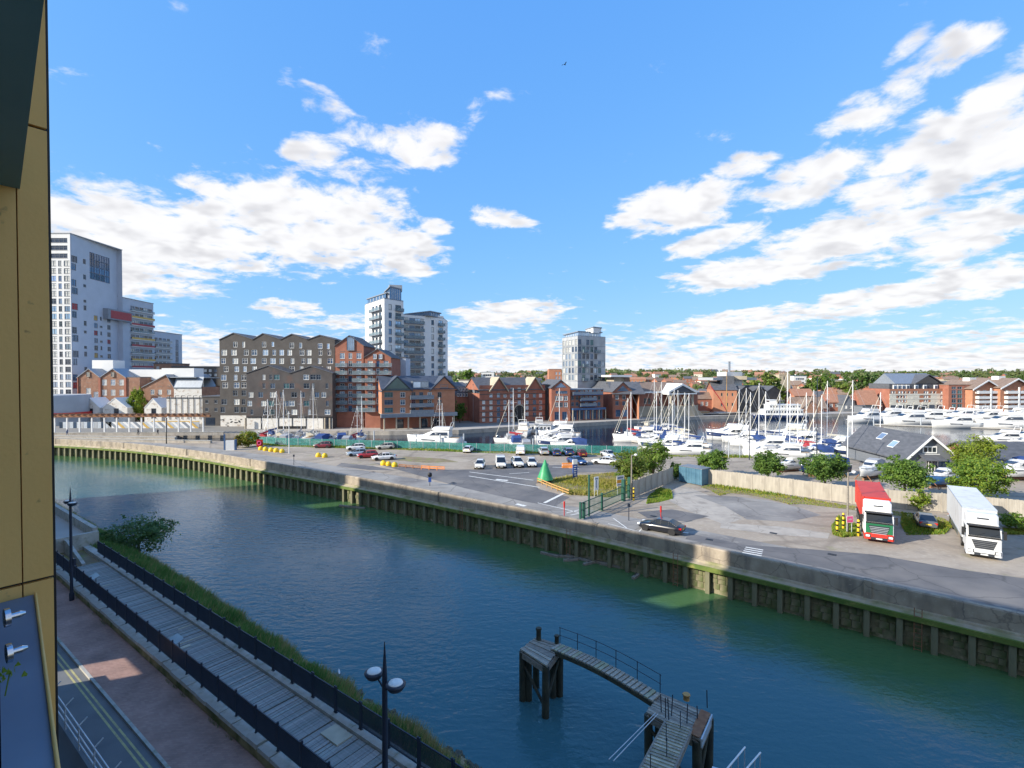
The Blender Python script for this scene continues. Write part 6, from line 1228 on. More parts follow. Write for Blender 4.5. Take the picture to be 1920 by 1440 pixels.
def make_motor(label, L=11, fly=True, canopy=None, hull='gel_white', stripe=None):
    r = thing('motor_cruiser', label, 'motor boat'); B = L*.32; H = L*.135
    add_hull(r, L, B, H, hull, stripe=stripe, sheer=.3, transom=.95)
    P_ = [(-.3*L,B*.4,H,B*.34,H+L*.13),(-.05*L,B*.4,H,B*.34,H+L*.14),(.08*L,B*.38,H*1.03,B*.3,H+L*.1),(.2*L,B*.3,H*1.08,B*.2,H+L*.045),(.36*L,B*.12,H*1.15,B*.08,H+L*.035)]
    cb = obj('superstructure', cabin(P_,'gel_white'), r)
    for s in (-1,1):
        m = MB(); m.add([(-.28*L,s*B*.41,H+L*.045),(.06*L,s*B*.4,H+L*.045),(.0*L,s*B*.375,H+L*.095),(-.27*L,s*B*.38,H+L*.1)],[(0,1,2,3)],'glass_dark'); obj('window', m, cb)
        m = MB(); m.add([(-.05*L,s*B*.495,H*.62),(.22*L,s*B*.45,H*.72),(.22*L,s*B*.455,H*.84),(-.05*L,s*B*.5,H*.76)],[(0,1,2,3)],'glass_dark'); obj('hull_window', m, r)
    m = MB(); m.add([(.065*L,-B*.3,H+L*.105),(.065*L,B*.3,H+L*.105),(.17*L,B*.22,H+L*.065),(.17*L,-B*.22,H+L*.065)],[(0,3,2,1)],'glass_dark'); m.v = [(a,b,c+.05) for a,b,c in m.v]; obj('windscreen', m, cb)
    m = MB(); m.box(-.48*L,-.3*L,-B*.38,B*.38,H+.01,H+.06,'teak'); obj('cockpit', m, r)
    if fly:
        m = cabin([(-.32*L,B*.32,H+L*.14,B*.3,H+L*.19),(-.02*L,B*.32,H+L*.14,B*.28,H+L*.195),(.03*L,B*.26,H+L*.14,B*.2,H+L*.155)],'gel_white'); fb = obj('flybridge', m, r)
        m = MB(); m.path([(-.3*L,-B*.33,H+L*.14),(-.34*L,-B*.3,H+L*.27),(-.34*L,B*.3,H+L*.27),(-.3*L,B*.33,H+L*.14)],.09,'gel_white'); m.tube((-.34*L,0,H+L*.27),(-.34*L,0,H+L*.37),.03,'white'); obj('radar_arch', m, fb)
    if canopy:
        m = cabin([(-.47*L,B*.4,H,B*.34,H+L*.13),(-.25*L,B*.42,H,B*.36,H+L*.18),(-.05*L,B*.38,H,B*.32,H+L*.16)],canopy); obj('canopy', m, r)
    m = MB()
    for s in (-1,1):
        m.path([(-.05*L,s*B*.48,H+.75),(.25*L,s*B*.38,H*1.05+.8),(.47*L,s*.25,H*1.25+.7)],.02,'steel',n=3)
        for x, y, z in ((-.05,.48,0),(.1,.45,.05),(.25,.38,.08),(.4,.2,.2)): m.tube((x*L,s*B*y,H),(x*L,s*B*y,H+.8+z),.02,'steel',n=3)
    obj('guard_rail', m, r); return r
PROTO = {}; USED = set()
def proto(key, fn):
    if key not in PROTO: PROTO[key] = fn()
    return PROTO[key]
def place(key, fn, px, py, head, label, group, scale=1.0):
    p = proto(key, fn); loc = (*G(px, py, DW), DW)
    o = p
    if key in USED: o = copy_tree(p)
    USED.add(key)
    o.location = loc; o.rotation_euler = (0,0,head); o.scale = (scale,)*3; o['label'] = label; o['group'] = group
    return o
HD = math.pi/2
S1 = lambda: make_sail('', 10, 13.5, 'sail_blue'); S2 = lambda: make_sail('', 11.5, 16, 'sail_grey'); S3 = lambda: make_sail('', 9, 11.5, 'sail_red'); S4 = lambda: make_sail('', 10.5, 14, 'sail_cream', hull='hull_navy'); S5 = lambda: make_sail('', 12.5, 17.5, 'sail_cream', stripe='hull_blue')
M1 = lambda: make_motor('', 11); M2 = lambda: make_motor('', 9, fly=False, canopy='sail_blue'); M3 = lambda: make_motor('', 15); M4 = lambda: make_motor('', 8, fly=False, canopy='sail_grey'); M5 = lambda: make_motor('', 20); M6 = lambda: make_motor('', 13, stripe='hull_navy')
def cluster(rows, where, group):
    names = {'S1':('white sailing yacht with blue sail cover',S1),'S2':('white sailing yacht with tall mast and grey sail cover',S2),'S3':('small white sailing yacht with red sail cover',S3),'S4':('navy hulled sailing yacht with cream sail cover',S4),'S5':('large blue striped sailing yacht with cream sail cover',S5),'M1':('white flybridge motor cruiser',M1),'M2':('small white motor boat under a blue canopy',M2),'M3':('large white flybridge motor yacht',M3),'M4':('small white motor boat under a grey canopy',M4),'M5':('very large white motor yacht',M5),'M6':('white motor cruiser with a navy hull stripe',M6)}
    for (k, px, py, hd, *sc__) in rows:
        lab, fn = names[k]; hd = R(hd); s = sc__[0] if sc__ else 1.0
        place(k, fn, px, py, hd+rw_.uniform(-.05,.05), lab+' '+where, group+', '+k.lower(), s)
cluster([('S1',516,822,75),('S3',500,828,80),('S2',564,822,100,.85),('S5',586,825,95,.9),('M4',545,829,80),('M2',640,829,110),('S1',678,824,100,.9),('S3',668,829,70,.85),('M4',655,833,95),('M2',615,831,75),('S4',530,826,90)], 'below the dark gabled block', 'boats below the dark gabled block')
cluster([('M3',815,833,170,.95),('S2',822,826,60,.75),('S1',829,823,90,.75)], 'moored before the orange quay block', 'boats before the orange quay block')
cluster([('S2',962,824,85,.9),('M1',985,815,80,1.1),('S1',984,808,95,.9),('M2',965,835,100),('M4',955,828,100),('M1',1040,812,185,1.05),('M3',1050,821,172,.8),('S2',1053,826,178,.9),('M2',1040,833,180),('M6',1048,838,185,.8),('M2',1068,842,170),('M4',985,841,95),('S3',958,830,170),('M1',1010,806,90,1.0),('M4',1030,826,180)], 'facing the red warehouse', 'boats facing the red warehouse')
cluster([('S3',1180,822,165),('S5',1223,806,20,.95),('S1',1187,828,175),('S2',1244,812,150),('S1',1258,817,160),('S4',1268,822,155),('M2',1215,815,170),('M1',1205,821,170,.9),('S1',1235,824,165),('S2',1288,834,165,.85),('S1',1296,838,160),('M4',1270,841,170),('M6',1250,845,170,.9),('M1',1290,851,172,.9),('S5',1275,829,160,.8),('M2',1230,834,170),('S1',1265,848,170,.9)], 'moored before the pedimented hall', 'boats before the pedimented hall')
cluster([('M1',1365,818,165,1.05),('M6',1372,825,165),('M1',1392,830,165,.9),('S1',1390,824,160,1.05),('S2',1403,822,160,.9),('S1',1411,828,165),('S2',1428,833,160),('M2',1405,836,165),('S4',1440,838,165),('M1',1440,845,165),('S1',1466,836,160,.95),('S5',1482,826,160,1.1),('M6',1478,822,165),('S1',1486,841,165),('M4',1465,850,165),('M1',1500,834,165),('S1',1516,832,165),('S2',1530,838,170,.9),('M2',1540,845,165),('S3',1500,848,165),('S5',1556,836,170,.95),('M1',1570,846,165),('S1',1545,852,170),('M4',1430,855,165),('M1',1470,858,165,.9),('M2',1520,857,165),('S2',1604,840,165,1.05),('M2',1612,852,150,.9),('M2',1618,846,150,.9),('S1',1655,830,165),('M6',1590,858,160,.9)], 'in the crowded marina', 'boats in the crowded marina')
cluster([('M5',1622,792,195,.8),('M5',1700,797,180,.85),('M3',1665,788,185,1.0),('M5',1790,802,178,.75),('M5',1880,803,178,.85),('M3',1740,790,178,1.0),('M3',1850,790,178,1.0),('M3',1800,786,182,.95),('M3',1905,788,178,1.0),('M1',1690,784,182,1.1),('M1',1830,784,182,1.1),('M3',1955,796,178,1),('M1',1770,784,182,1.0),('M3',1880,830,170,.7),('M1',1925,826,170,.9),('M4',1920,835,170,.9)], 'berthed below the striped apartments', 'yachts below the striped apartments')
# traditional barge with two masts
def barge():
    p = G(1345,783,DW); r = thing('sailing_barge', 'long black sailing barge with brown masts lying at the far quay', 'barge', (*p,DW), R(3))
    add_hull(r, 27, 6.0, 1.9, 'black', 'teak', sheer=.25, keel=-.5); m = MB(); m.box(-9,-4,-1.5,1.5,1.9,2.8,'teak'); m.box(-1,5,-1.6,1.6,1.9,2.4,'deck_grey'); obj('hatch', m, r)
    for x, h, rr__ in ((4,20,.2),(-9,11,.14)):
        m = MB(); m.tube((x,0,1.5),(x,0,h),rr__,'rope_wood',r2=.09); ms_ = obj('mast', m, r); s = MB(); s.tube((x,0,3.2),(x-8 if x > 0 else x-3,0,h*.75),.13,'rope_wood',r2=.07); obj('sprit', s, ms_)
    m = MB()
    for s in (-1,1): m.tube((2,s*2.8,1.9),(4,0,17),.02,'black',n=3); m.tube((-10,s*2.6,1.9),(-9,0,10),.02,'black',n=3)
    m.tube((13,0,2.4),(4,0,19),.025,'black',n=3); obj('rigging', m, r)
    m = MB(); m.loft([[(x,w*math.cos(a),z+w*math.sin(a)) for a in [2*math.pi*i/7 for i in range(7)]] for x,w,z in ((3.6,.3,3.5),(1,.4,8),(-3,.25,13.5))],'sail_red'); obj('furled_sail', m, r)
barge()
# white passenger ship with rows of windows
def ship():
    p = G(1462,785,DW); r = thing('passenger_ship', 'white two decked passenger ship with navy hull at the far quay', 'ship', (*p,DW), R(181))
    add_hull(r, 22, 5.6, 1.6, 'hull_navy', 'deck_grey', sheer=.2, keel=-.5)
    for z0, z1, x0, x1, n in ((1.65,3.9,-8.5,7.5,14),(3.95,5.9,-7.5,5.5,11)):
        m = MB(); m.box(x0,x1,-2.3,2.3,z0,z1,'white'); m.box(x0-.3,x1+.5,-2.5,2.5,z1,z1+.12,'white'); d = obj('deck_house', m, r)
        for i in range(n):
            for s in (-1,1): x = x0+(x1-x0)*(i+.5)/n; m = MB(); y0, y1 = sorted((s*2.32,s*2.3)); m.box(x-.35,x+.35,y0,y1,z0+.9,z1-.5,'glass_dark'); obj('window', m, d)
    m = MB(); m.box(2,5,-1.4,1.4,6.05,7.8,'white'); m.box(1.8,5.3,-1.6,1.6,7.8,7.95,'white'); m.box(5,5.03,-1.2,1.2,6.8,7.6,'glass_dark'); obj('wheelhouse', m, r)
    m = MB(); m.tube((0,0,6),(0,0,10.5),.1,'white'); m.tube((0,-1,9),(0,1,9),.04,'white'); obj('mast', m, r)
ship()
# pontoons
def pont(pa, pb, w, lab):
    a, b = G(*pa,DW), G(*pb,DW); L = math.dist(a,b); r = thing('pontoon', lab, 'pontoon', (*a,DW), math.atan2(b[1]-a[1],b[0]-a[0])); m = MB(); m.box(0,L,-w/2,w/2,.1,.45,'pontoon'); m.box(0,L,-w/2+.2,w/2-.2,-.4,.09,'black'); obj('deck', m, r)
    n = max(2,int(L/14))
    for i in range(n+1): m = MB(); m.tube((L*i/n,w/2+.25,-4),(L*i/n,w/2+.25,3.0),.18,'galv'); obj('pile', m, r)
pont((1010,846),(1022,806),2.2,'grey pontoon among the boats facing the red warehouse'); pont((480,832),(700,829),1.8,'grey pontoon below the dark gabled block'); pont((780,838),(870,836),1.8,'short grey pontoon behind the large motor yacht by the orange quay block')
pont((1170,826),(1310,846),2.0,'grey pontoon before the pedimented hall'); pont((1360,824),(1640,862),2.2,'long grey pontoon through the crowded marina'); pont((1400,816),(1650,838),2.0,'grey pontoon along the open water side of the crowded marina'); pont((1640,797),(1925,806),2.4,'long pontoon of the large motor yachts')
# low wooden workboat houses on the mid pontoon
for (px, py, lab) in ((995,812,'white floating cabin with small windows, nearer the wheelhouse mast'),(1018,813,'white floating cabin with small windows, on the open water side of the pontoon')):
    p = G(px,py,DW); r = thing('floating_cabin', lab, 'cabin', (*p,DW+.3)); m = MB(); m.box(-2.4,2.4,-1.5,1.5,0,2.4,'white'); m.box(-2.6,2.6,-1.7,1.7,2.4,2.55,'deck_grey'); obj('walls', m, r)
    for k in range(4): m = MB(); m.box(-2+k*1.1,-1.3+k*1.1,-1.53,-1.51,1.1,1.9,'glass_dark'); obj('window', m, r)
m = MB(); m.lathe([(.3,0),(.45,.3),(.45,.7),(.25,1.0)],'white'); tag(obj('mooring_buoy', m, None, (*G(872,834,DW),DW-.1)), 'round white mooring buoy floating off the teal fence', 'buoy')
# boats standing ashore behind the fence
def ashore(key, fn, px, py, hd, lab, z=.9, s=1.0):
    p = proto(key, fn); o = copy_tree(p) if key in USED else p; USED.add(key); o.location = (*G(px,py),z); o.rotation_euler = (0,0,R(hd)); o.scale = (s,)*3; o['label'] = lab
    if 'group' in o: del o['group']
    c = thing('boat_cradle', 'dark steel cradle under the '+lab, 'cradle', (*G(px,py),0), R(hd)); L = 3*s
    for x in (-L,L):
        for y in (-1,1): m = MB(); m.tube((x,y*1.3*s,0),(x,y*.6*s,z+.1),.07,'rust'); obj('prop', m, c)
    m = MB(); m.box(-L,L,-.15,.15,0,max(.12,z-.45),'rust'); obj('keel_block', m, c)
ashore('M4',M4,1632,897,215,'white motor boat with dark canopy ashore behind the red lorry',.8,.95); ashore('M2',M2,1905,900,190,'white motor boat with blue canopy ashore by the fence corner',.9,1.0); ashore('M7',lambda: make_motor('',8.5,fly=False,canopy='sail_blue',hull='hull_navy'),1545,892,190,'navy motor boat ashore behind the middle fence tree',.8); ashore('M8',lambda: make_motor('',7.5,fly=False,hull='hull_blue'),1768,912,200,'blue motor boat ashore beside the white lorry',.7); ashore('M9',lambda: make_motor('',7,fly=False,canopy='sail_red',hull='hull_red'),1898,873,175,'red motor boat ashore before the boat shed',.7); ashore('M10',lambda: make_motor('',7,fly=False,canopy='sail_cream'),1478,884,200,'small cream covered motor boat ashore between two fence trees',.7,.8)
# ================================================================ VEHICLES
def carpaint(k, c): mt(k, c, .3, var=.03, spec=.5, coat=.8)
carpaint('paint_black', (.008,.009,.014)); carpaint('paint_white_car', (.78,.78,.77)); carpaint('paint_silver', (.45,.47,.49)); carpaint('paint_red_car', (.38,.015,.02)); carpaint('paint_maroon', (.16,.015,.025)); carpaint('paint_blue_car', (.025,.06,.18)); carpaint('paint_beige', (.5,.48,.42)); carpaint('paint_grey', (.09,.1,.11)); carpaint('paint_lightblue', (.32,.42,.52))
mt('lens_clear', (.75,.77,.8), .1, var=.05); mt('lens_red', (.5,.01,.01), .2, var=.05); mt('plate_yellow', (.75,.55,.04), .5); mt('plate_white', (.75,.75,.72), .5); mt('plastic', (.02,.02,.022), .6)
PROF = {'saloon': dict(L=4.8, W=1.84, st=[(-2.4,.40,.78,.78),(-2.3,.28,.95,.9),(-1.7,.22,1.0,.97),(-1.0,.2,1.0,1),(.6,.2,.98,1),(1.2,.22,.92,.98),(1.9,.24,.82,.93),(2.3,.28,.7,.82),(2.4,.4,.6,.7)], gh=[(-1.95,.98,1.0,.78),(-1.05,.98,1.4,.66),(-.2,.98,1.46,.65),(.35,.97,1.41,.64),(1.15,.93,.97,.74)]),
        'hatch': dict(L=4.1, W=1.76, st=[(-2.05,.4,.9,.84),(-1.95,.28,1.0,.94),(-1.3,.22,1.02,.98),(-.5,.2,1.0,1),(.7,.2,.98,1),(1.2,.22,.93,.98),(1.7,.25,.84,.92),(2.0,.3,.72,.82),(2.05,.4,.62,.72)], gh=[(-1.98,1.0,1.05,.76),(-1.65,1.0,1.45,.66),(-.5,.99,1.5,.66),(.25,.98,1.44,.65),(1.12,.95,.99,.74)]),
        'suv': dict(L=4.6, W=1.9, st=[(-2.3,.5,1.05,.86),(-2.2,.36,1.12,.95),(-1.5,.3,1.14,.99),(-.5,.28,1.12,1),(.8,.28,1.1,1),(1.3,.3,1.06,.98),(1.9,.32,.98,.94),(2.25,.38,.85,.85),(2.3,.5,.75,.76)], gh=[(-2.22,1.1,1.16,.8),(-1.95,1.1,1.6,.7),(-.5,1.1,1.7,.7),(.3,1.1,1.64,.69),(1.2,1.06,1.12,.77)]),
        'van': dict(L=4.9, W=1.92, st=[(-2.45,.5,1.1,.9),(-2.4,.34,1.15,.97),(-1.5,.28,1.16,1),(-.2,.26,1.16,1),(1.0,.26,1.14,1),(1.6,.3,1.08,.98),(2.1,.32,.98,.93),(2.4,.38,.85,.86),(2.45,.5,.75,.78)], gh=[(-2.42,1.12,1.2,.92),(-2.36,1.12,1.9,.84),(-.3,1.12,1.96,.84),(.75,1.12,1.88,.82),(1.75,1.06,1.12,.85)])}
def wheel_mesh(r, w):
    m = MB(); n = 18
    for (r0, r1, y0, y1, mm) in ((r,r,-w/2,w/2,'tyre'),): m.add([(r*math.cos(2*math.pi*i/n),y,r*math.sin(2*math.pi*i/n)) for y in (y0,y1) for i in range(n)],[(i,(i+1)%n,n+(i+1)%n,n+i) for i in range(n)]+[tuple(range(n))[::-1],tuple(range(n,2*n))],mm)
    tm = m.mesh('wheel'); m = MB(); rr = r*.66
    for s in (-1,1): m.add([(0,s*(w/2+.012),0)]+[(rr*math.cos(2*math.pi*i/10)*(1 if i%2 else .93),s*(w/2+.006),rr*math.sin(2*math.pi*i/10)) for i in range(10)],[(0,1+i,1+(i+1)%10) if s < 0 else (0,1+(i+1)%10,1+i) for i in range(10)],'steel')
    return tm, m.mesh('rim')
WM = wheel_mesh(.32,.21)
CARS = {}
def make_car(kind, paint, label=''):
    p = PROF[kind]; W = p['W']/2; r = thing('parked_car', label, 'car'); mb = MB()
    def ring(x, zb, zt, k): w = W*k; return [(x,-w*.9,zb),(x,-w*.99,zb+.1),(x,-w,zb+(zt-zb)*.55),(x,-w*.9,zt-.03),(x,-w*.55,zt),(x,w*.55,zt),(x,w*.9,zt-.03),(x,w,zb+(zt-zb)*.55),(x,w*.99,zb+.1),(x,w*.9,zb)]
    mb.loft([ring(*s) for s in p['st']], paint, mf=lambda j, i: 'plastic' if i in (9,) else paint); body = obj('body', weld(mb.mesh('body')), r)
    g = MB(); gh = p['gh']; R_ = []
    for (x, zb, zt, k) in gh: wb = W*.9; wt = W*(k if zt > zb+.1 else .84); R_.append([(x,-wb,zb-.06),(x,-wt*1.02,zb+(zt-zb)*.86),(x,-wt*.9,zt),(x,wt*.9,zt),(x,wt*1.02,zb+(zt-zb)*.86),(x,wb,zb-.06)])
    nlast = len(gh)-2
    isvan = kind == 'van'
    g.loft(R_, 'car_glass', mf=lambda j, i: (paint if (i == 2 and 0 < j < nlast) or i == 1 and 0 < j < nlast or i == 3 and 0 < j < nlast or (isvan and j < 2) else 'car_glass'), smooth=False); obj('cabin', g, r)
    pl = MB()
    for (x, zb, zt, k) in gh[1:-1]:
        for s in (-1,1): pl.tube((x,s*W*.9,zb-.04),(x,s*W*k*1.025,zb+(zt-zb)*.86),.028,paint,n=4)
    for s in (-1,1): a, b = gh[-1], gh[-2]; pl.tube((a[0],s*W*.86,a[1]),(b[0],s*W*b[3]*.98,b[2]-.04),.03,paint,n=4); a, b = gh[0], gh[1]; pl.tube((a[0],s*W*.84,a[1]),(b[0],s*W*b[3]*.98,b[2]-.04),.04,paint,n=4)
    obj('pillars', pl, r)
    fx, rx = p['L']*.5*.64, -p['L']*.5*.6
    for x in (fx, rx):
        for s in (-1,1): w = obj('wheel', WM[0], r, (x,s*(W-.12),.32)); obj('rim', WM[1], w); 
        a = MB()
        for s in (-1,1): a.add([(x+.38*math.cos(t),s*(W*1.003),.34+.38*math.sin(t)) for t in [2*math.pi*i/16 for i in range(16)]],[tuple(range(16)) if s < 0 else tuple(range(16))[::-1]],'plastic')
        obj('wheel_arch', a, r)
    L2 = p['L']/2; zl = p['st'][-2][2]; zr_ = p['st'][1][2]
    for s in (-1,1):
        m = MB(); m.obox((L2-.14,s*W*.66,zl-.06),(.3,.36,.15),s*-.35,'lens_clear'); obj('headlight', m, r); m = MB(); m.obox((-L2+.13,s*W*.7,zr_-.16),(.24,.3,.2),s*.3,'lens_red'); obj('tail_light', m, r)
        m = MB(); m.obox((gh[-1][0]-.25,s*(W+.08),gh[-1][1]+.06),(.14,.2,.13),0,paint); obj('mirror', m, r)
    m = MB(); m.box(L2-.06,L2+.015,-W*.5,W*.5,.38,.56,'plastic'); obj('grille', m, r)
    m = MB(); m.box(-L2-.02,-L2+.02,-.26,.26,.6,.71,'plate_yellow'); m.box(L2-.0,L2+.03,-.26,.26,.34,.44,'plate_white'); obj('number_plate', m, r)
    return r
def car(kind, paint, px, py, hd, label, rot_extra=0.0, group=None):
    k = (kind, paint); p = G(px,py); hd = R(hd)
    if k not in CARS: o = CARS[k] = make_car(kind,paint)
    else: o = copy_tree(CARS[k])
    o.location = (*p,.012); o.rotation_euler = (0,0,hd); o['label'] = label
    if group: o['group'] = group
    return o
UD = math.degrees(UANG)
car('saloon','paint_black',1240,996,UD,'shiny black saloon car parked beside the flood wall')
car('saloon','paint_grey',1735,985,58,'dark silver saloon with yellow rear plate between the two lorries')
car('hatch','paint_maroon',606,839.5,180,'maroon hatchback parked below the masts, apart from other cars')
car('hatch','paint_white_car',667,843.5,200,'white hatchback at the back of the close group with two red cars')
car('hatch','paint_lightblue',669,854.5,205,'pale blue hatchback beside the bright red car')
car('hatch','paint_red_car',689,858,200,'bright red hatchback in the close group on the gravel')
car('saloon','paint_white_car',720,862,200,'white saloon beside the bright red hatchback')
car('hatch','paint_beige',722,842,200,'beige hatchback parked alone near the teal fence')
car('hatch','paint_white_car',879,847.5,80,'white hatchback alone in the middle of the gravel car park')
car('hatch','paint_white_car',900,877,-92,'white hatchback at the van end of the row of white vehicles')
car('van','paint_white_car',939,875,-86,'white van in the row of four white vehicles')
car('suv','paint_white_car',970,874,-80,'white off-roader beside the van in the row of white vehicles')
car('hatch','paint_white_car',997,873.5,-88,'white hatchback nearest the green cone in the row of white vehicles')
car('van','paint_white_car',976,851.5,88,'tall white van parked against the teal fence')
car('suv','paint_silver',1019,852,95,'silver grey off-roader first beside the tall white van')
car('hatch','paint_blue_car',1042,853.5,95,'dark blue hatchback second from the tall white van')
car('suv','paint_blue_car',1065,853,95,'dark blue off-roader third from the tall white van')
car('hatch','paint_maroon',1090,855,95,'maroon hatchback fourth from the tall white van')
car('saloon','paint_blue_car',1082,869.5,-60,'dark blue saloon near the orange barrier')
car('saloon','paint_silver',1142,857,-70,'silver saloon beside the big bush')
car('saloon','paint_white_car',1134,870,160,'white saloon parked in front of the silver one')
# ---------------------------------------------------------------- lorries
mt('lorry_red', (.52,.03,.02), .5, scale=.5, c2=(.6,.05,.035)); mt('lorry_green', (.02,.16,.07), .35, coat=.5); mt('trailer_white', (.66,.67,.67), .5, var=.05, scale=.4); mt('grille_dark', (.03,.035,.045), .5)
mixlayer('trailer_white', (.4,.38,.34), 1.1, .52, .74, stretch=(1,1,.3), amount=.55); mixlayer('lorry_red', (.3,.04,.03), 1.3, .55, .75, stretch=(1,1,.3), amount=.6)
TW = wheel_mesh(.5,.3)
def lorry(name, label, front, heading, cabm, low, mid, container=None, Lbox=12.2, hbox=4.05):
    r = thing(name, label, 'lorry', (front[0],front[1],.01), heading)          # origin under the front bumper, x forward
    cab = MB(); S = lambda x, w, z0, z1: [(x,-w,z0),(x,-w,z1-.12),(x,-w+.14,z1),(x,w-.14,z1),(x,w,z1-.12),(x,w,z0)]
    cab.loft([S(-2.35,1.24,.9,3.1),(S(-.45,1.24,.9,3.02)),S(-.05,1.2,.9,2.1),S(0,1.18,.9,1.9)], cabm, smooth=False); obj('cab', cab, r)
    df = MB(); df.loft([S(-2.35,1.2,3.0,3.95),S(-1.4,1.16,3.0,3.9),S(-.62,1.05,3.0,3.25)], cabm, smooth=False); obj('roof_deflector', df, r)
    m = MB(); m.add([(.02-.06,-1.1,2.12),(.02-.06,1.1,2.12),(-.42,1.08,2.96),(-.42,-1.08,2.96)],[(0,1,2,3)],'car_glass'); m.v = [(a+.03,b,c) for a,b,c in m.v]; obj('windscreen', m, r)
    m = MB(); m.box(-.62,.02,-1.18,1.18,2.98,3.06,'plastic'); obj('sun_visor', m, r)
    m = MB(); m.loft([S(-1.3,1.24,.35,.95),S(.0,1.24,.32,.98),S(.12,1.14,.36,.95)], low, smooth=False); bp = obj('bumper', m, r)
    for s in (-1,1): m = MB(); m.obox((.07,s*.93,.70),(.12,.46,.3),0,'plastic'); m.obox((.10,s*.95,.70),(.1,.34,.2),0,'lens_clear'); obj('headlight', m, bp)
    m = MB(); m.box(.0,.05,-1.12,1.12,1.0,1.95,mid); gp = obj('front_panel', m, r)
    for k in range(5): m = MB(); w = .82-.05*k; m.box(.076,.1,-w,w,1.60-k*.16,1.65-k*.16,'galv' if mid == 'lorry_green' else 'grey_metal'); obj('grille_bar', m, gp)
    m = MB(); m.add([(.075,-.62,.96),(.075,.62,.96),(.075,.9,1.76),(.075,-.9,1.76),(.05,-.62,.96),(.05,.62,.96),(.05,.9,1.76),(.05,-.9,1.76)],[(0,1,2,3),(0,4,5,1),(1,5,6,2),(2,6,7,3),(3,7,4,0)],'grille_dark'); obj('grille', m, gp); m = MB(); m.box(.12,.135,-.7,.7,.36,.6,'grille_dark'); obj('lower_grille', m, bp); m = MB(); m.box(.0,.055,-1.14,1.14,1.955,2.1,'plastic'); obj('scuttle', m, gp)
    m = MB(); m.add([(-1.0,-.42,3.52),(-1.0,.42,3.52),(-1.09,.42,3.62),(-1.09,-.42,3.62)],[(0,1,2,3)],'plastic'); m.v = [(a+.13,b,c) for a,b,c in m.v]; obj('lettering', m, r)
    for s in (-.5,.45): m = MB(); m.tube((.0,s,2.14),(-.12,s+.55,2.42),.015,'black',n=4); obj('wiper', m, r)
    m = MB(); m.box(.136,.15,-.26,.26,.42,.53,'plate_white'); obj('number_plate', m, bp)
    for s in (-1,1):
        m = MB(); m.obox((-.3,s*1.45,2.35),(.14,.22,.75),0,'plastic'); m.tube((-.3,s*1.2,2.6),(-.3,s*1.45,2.6),.03,'plastic'); obj('mirror', m, r)
        m = MB(); m.add([(-1.5,s*1.246,2.1),(-.5,s*1.246,2.1),(-.62,s*1.246,2.8),(-1.5,s*1.246,2.85)],[(0,1,2,3) if s < 0 else (3,2,1,0)],'car_glass'); obj('side_window', m, r)
        m = MB(); m.box(-1.2,-.6,s*1.18-.1,s*1.18+.1,.42,.5,'grey_metal'); obj('step', m, r)
    x0 = -2.75; x1 = x0-Lbox; zb = 1.15 if container is None else 1.45
    if container:
        m = MB(); m.box(x1,x0,-1.2,1.2,zb+.02,hbox-.02,container); bx_ = obj('container', m, r)
        n = 10
        for i in range(n): m = MB(); y = -1.05+2.1*i/(n-1); m.box(x0,x0+.05,y-.06,y+.06,zb+.2,hbox-.2,container); obj('rib', m, bx_)
        for i in range(30):
            x = x1+.25+(Lbox-.5)*i/29
            for s in (-1,1): m = MB(); y0, y1 = sorted((s*1.2,s*1.24)); m.box(x-.1,x+.1,y0,y1,zb+.2,hbox-.2,container); obj('rib', m, bx_)
        for x in (x0-.06,x1+.06):
            for y in (-1.16,1.16): m = MB(); m.box(x-.1,x+.1,y-.09,y+.09,zb,hbox+.02,container); obj('corner_post', m, bx_)
        m = MB(); m.box(x0+.055,x0+.06,-.12,.12,hbox-.75,hbox-.5,'yellow_paint'); obj('marking', m, bx_)
    else:
        m = MB(); m.box(x1,x0,-1.26,1.26,zb,hbox,'trailer_white'); bx_ = obj('trailer_body', m, r)
        m = MB()
        for s in (-1,1): m.box(x1,x0,s*1.27-.02,s*1.27+.02,hbox-.1,hbox+.015,'galv'); m.box(x1,x0,s*1.27-.02,s*1.27+.02,zb,zb+.14,'galv')
        m.box(x0-.0,x0+.03,-1.28,1.28,hbox-.1,hbox+.015,'galv'); obj('edge_trim', m, bx_)
        m = MB()
        for s in (-1,1): m.box(x1+3.6,x0-3.4,s*1.2-.03,s*1.2+.03,.5,1.0,'grey_metal')
        obj('side_skirt', m, r)
    m = MB(); m.box(x1,x0+1.6,-.45,.45,.75,zb-.02,'plastic'); obj('chassis', m, r)
    for s in (-1,1):
        m = MB(); m.tube((-2.3,s*.85,.72),(-3.3,s*.85,.72),.3,'grey_metal',n=12); obj('fuel_tank', m, r)
        for x in (-4.0,x1+4.3,x1+3.0,x1+1.7): m = MB(); m.box(x-.55,x+.55,s*1.03-.17,s*1.03+.17,1.04,1.1,'plastic'); obj('mudguard', m, r)
        m = MB(); m.box(x1+.02-.05,x1+.02,s*.9-.25,s*.9+.25,.7,.85,'lens_red'); obj('tail_light', m, r)
    m = MB(); m.box(x1-.06,x1,-1.2,1.2,.45,.6,'galv'); obj('rear_bar', m, r)
    for x in (-1.35,-4.0,x1+4.3,x1+3.0,x1+1.7):
        for s in (-1,1): w = obj('wheel', TW[0], r, (x,s*1.03,.5)); obj('rim', TW[1], w)
    return r
fr_ = G(1648,1019); a_ = math.atan2(-.83,-.55)
lorry('container_lorry', 'lorry with green, white and red cab pulling a red shipping container', fr_, math.atan2(-.86,-.50), 'white', 'lorry_red', 'lorry_green', 'lorry_red', Lbox=9.6, hbox=4.1)
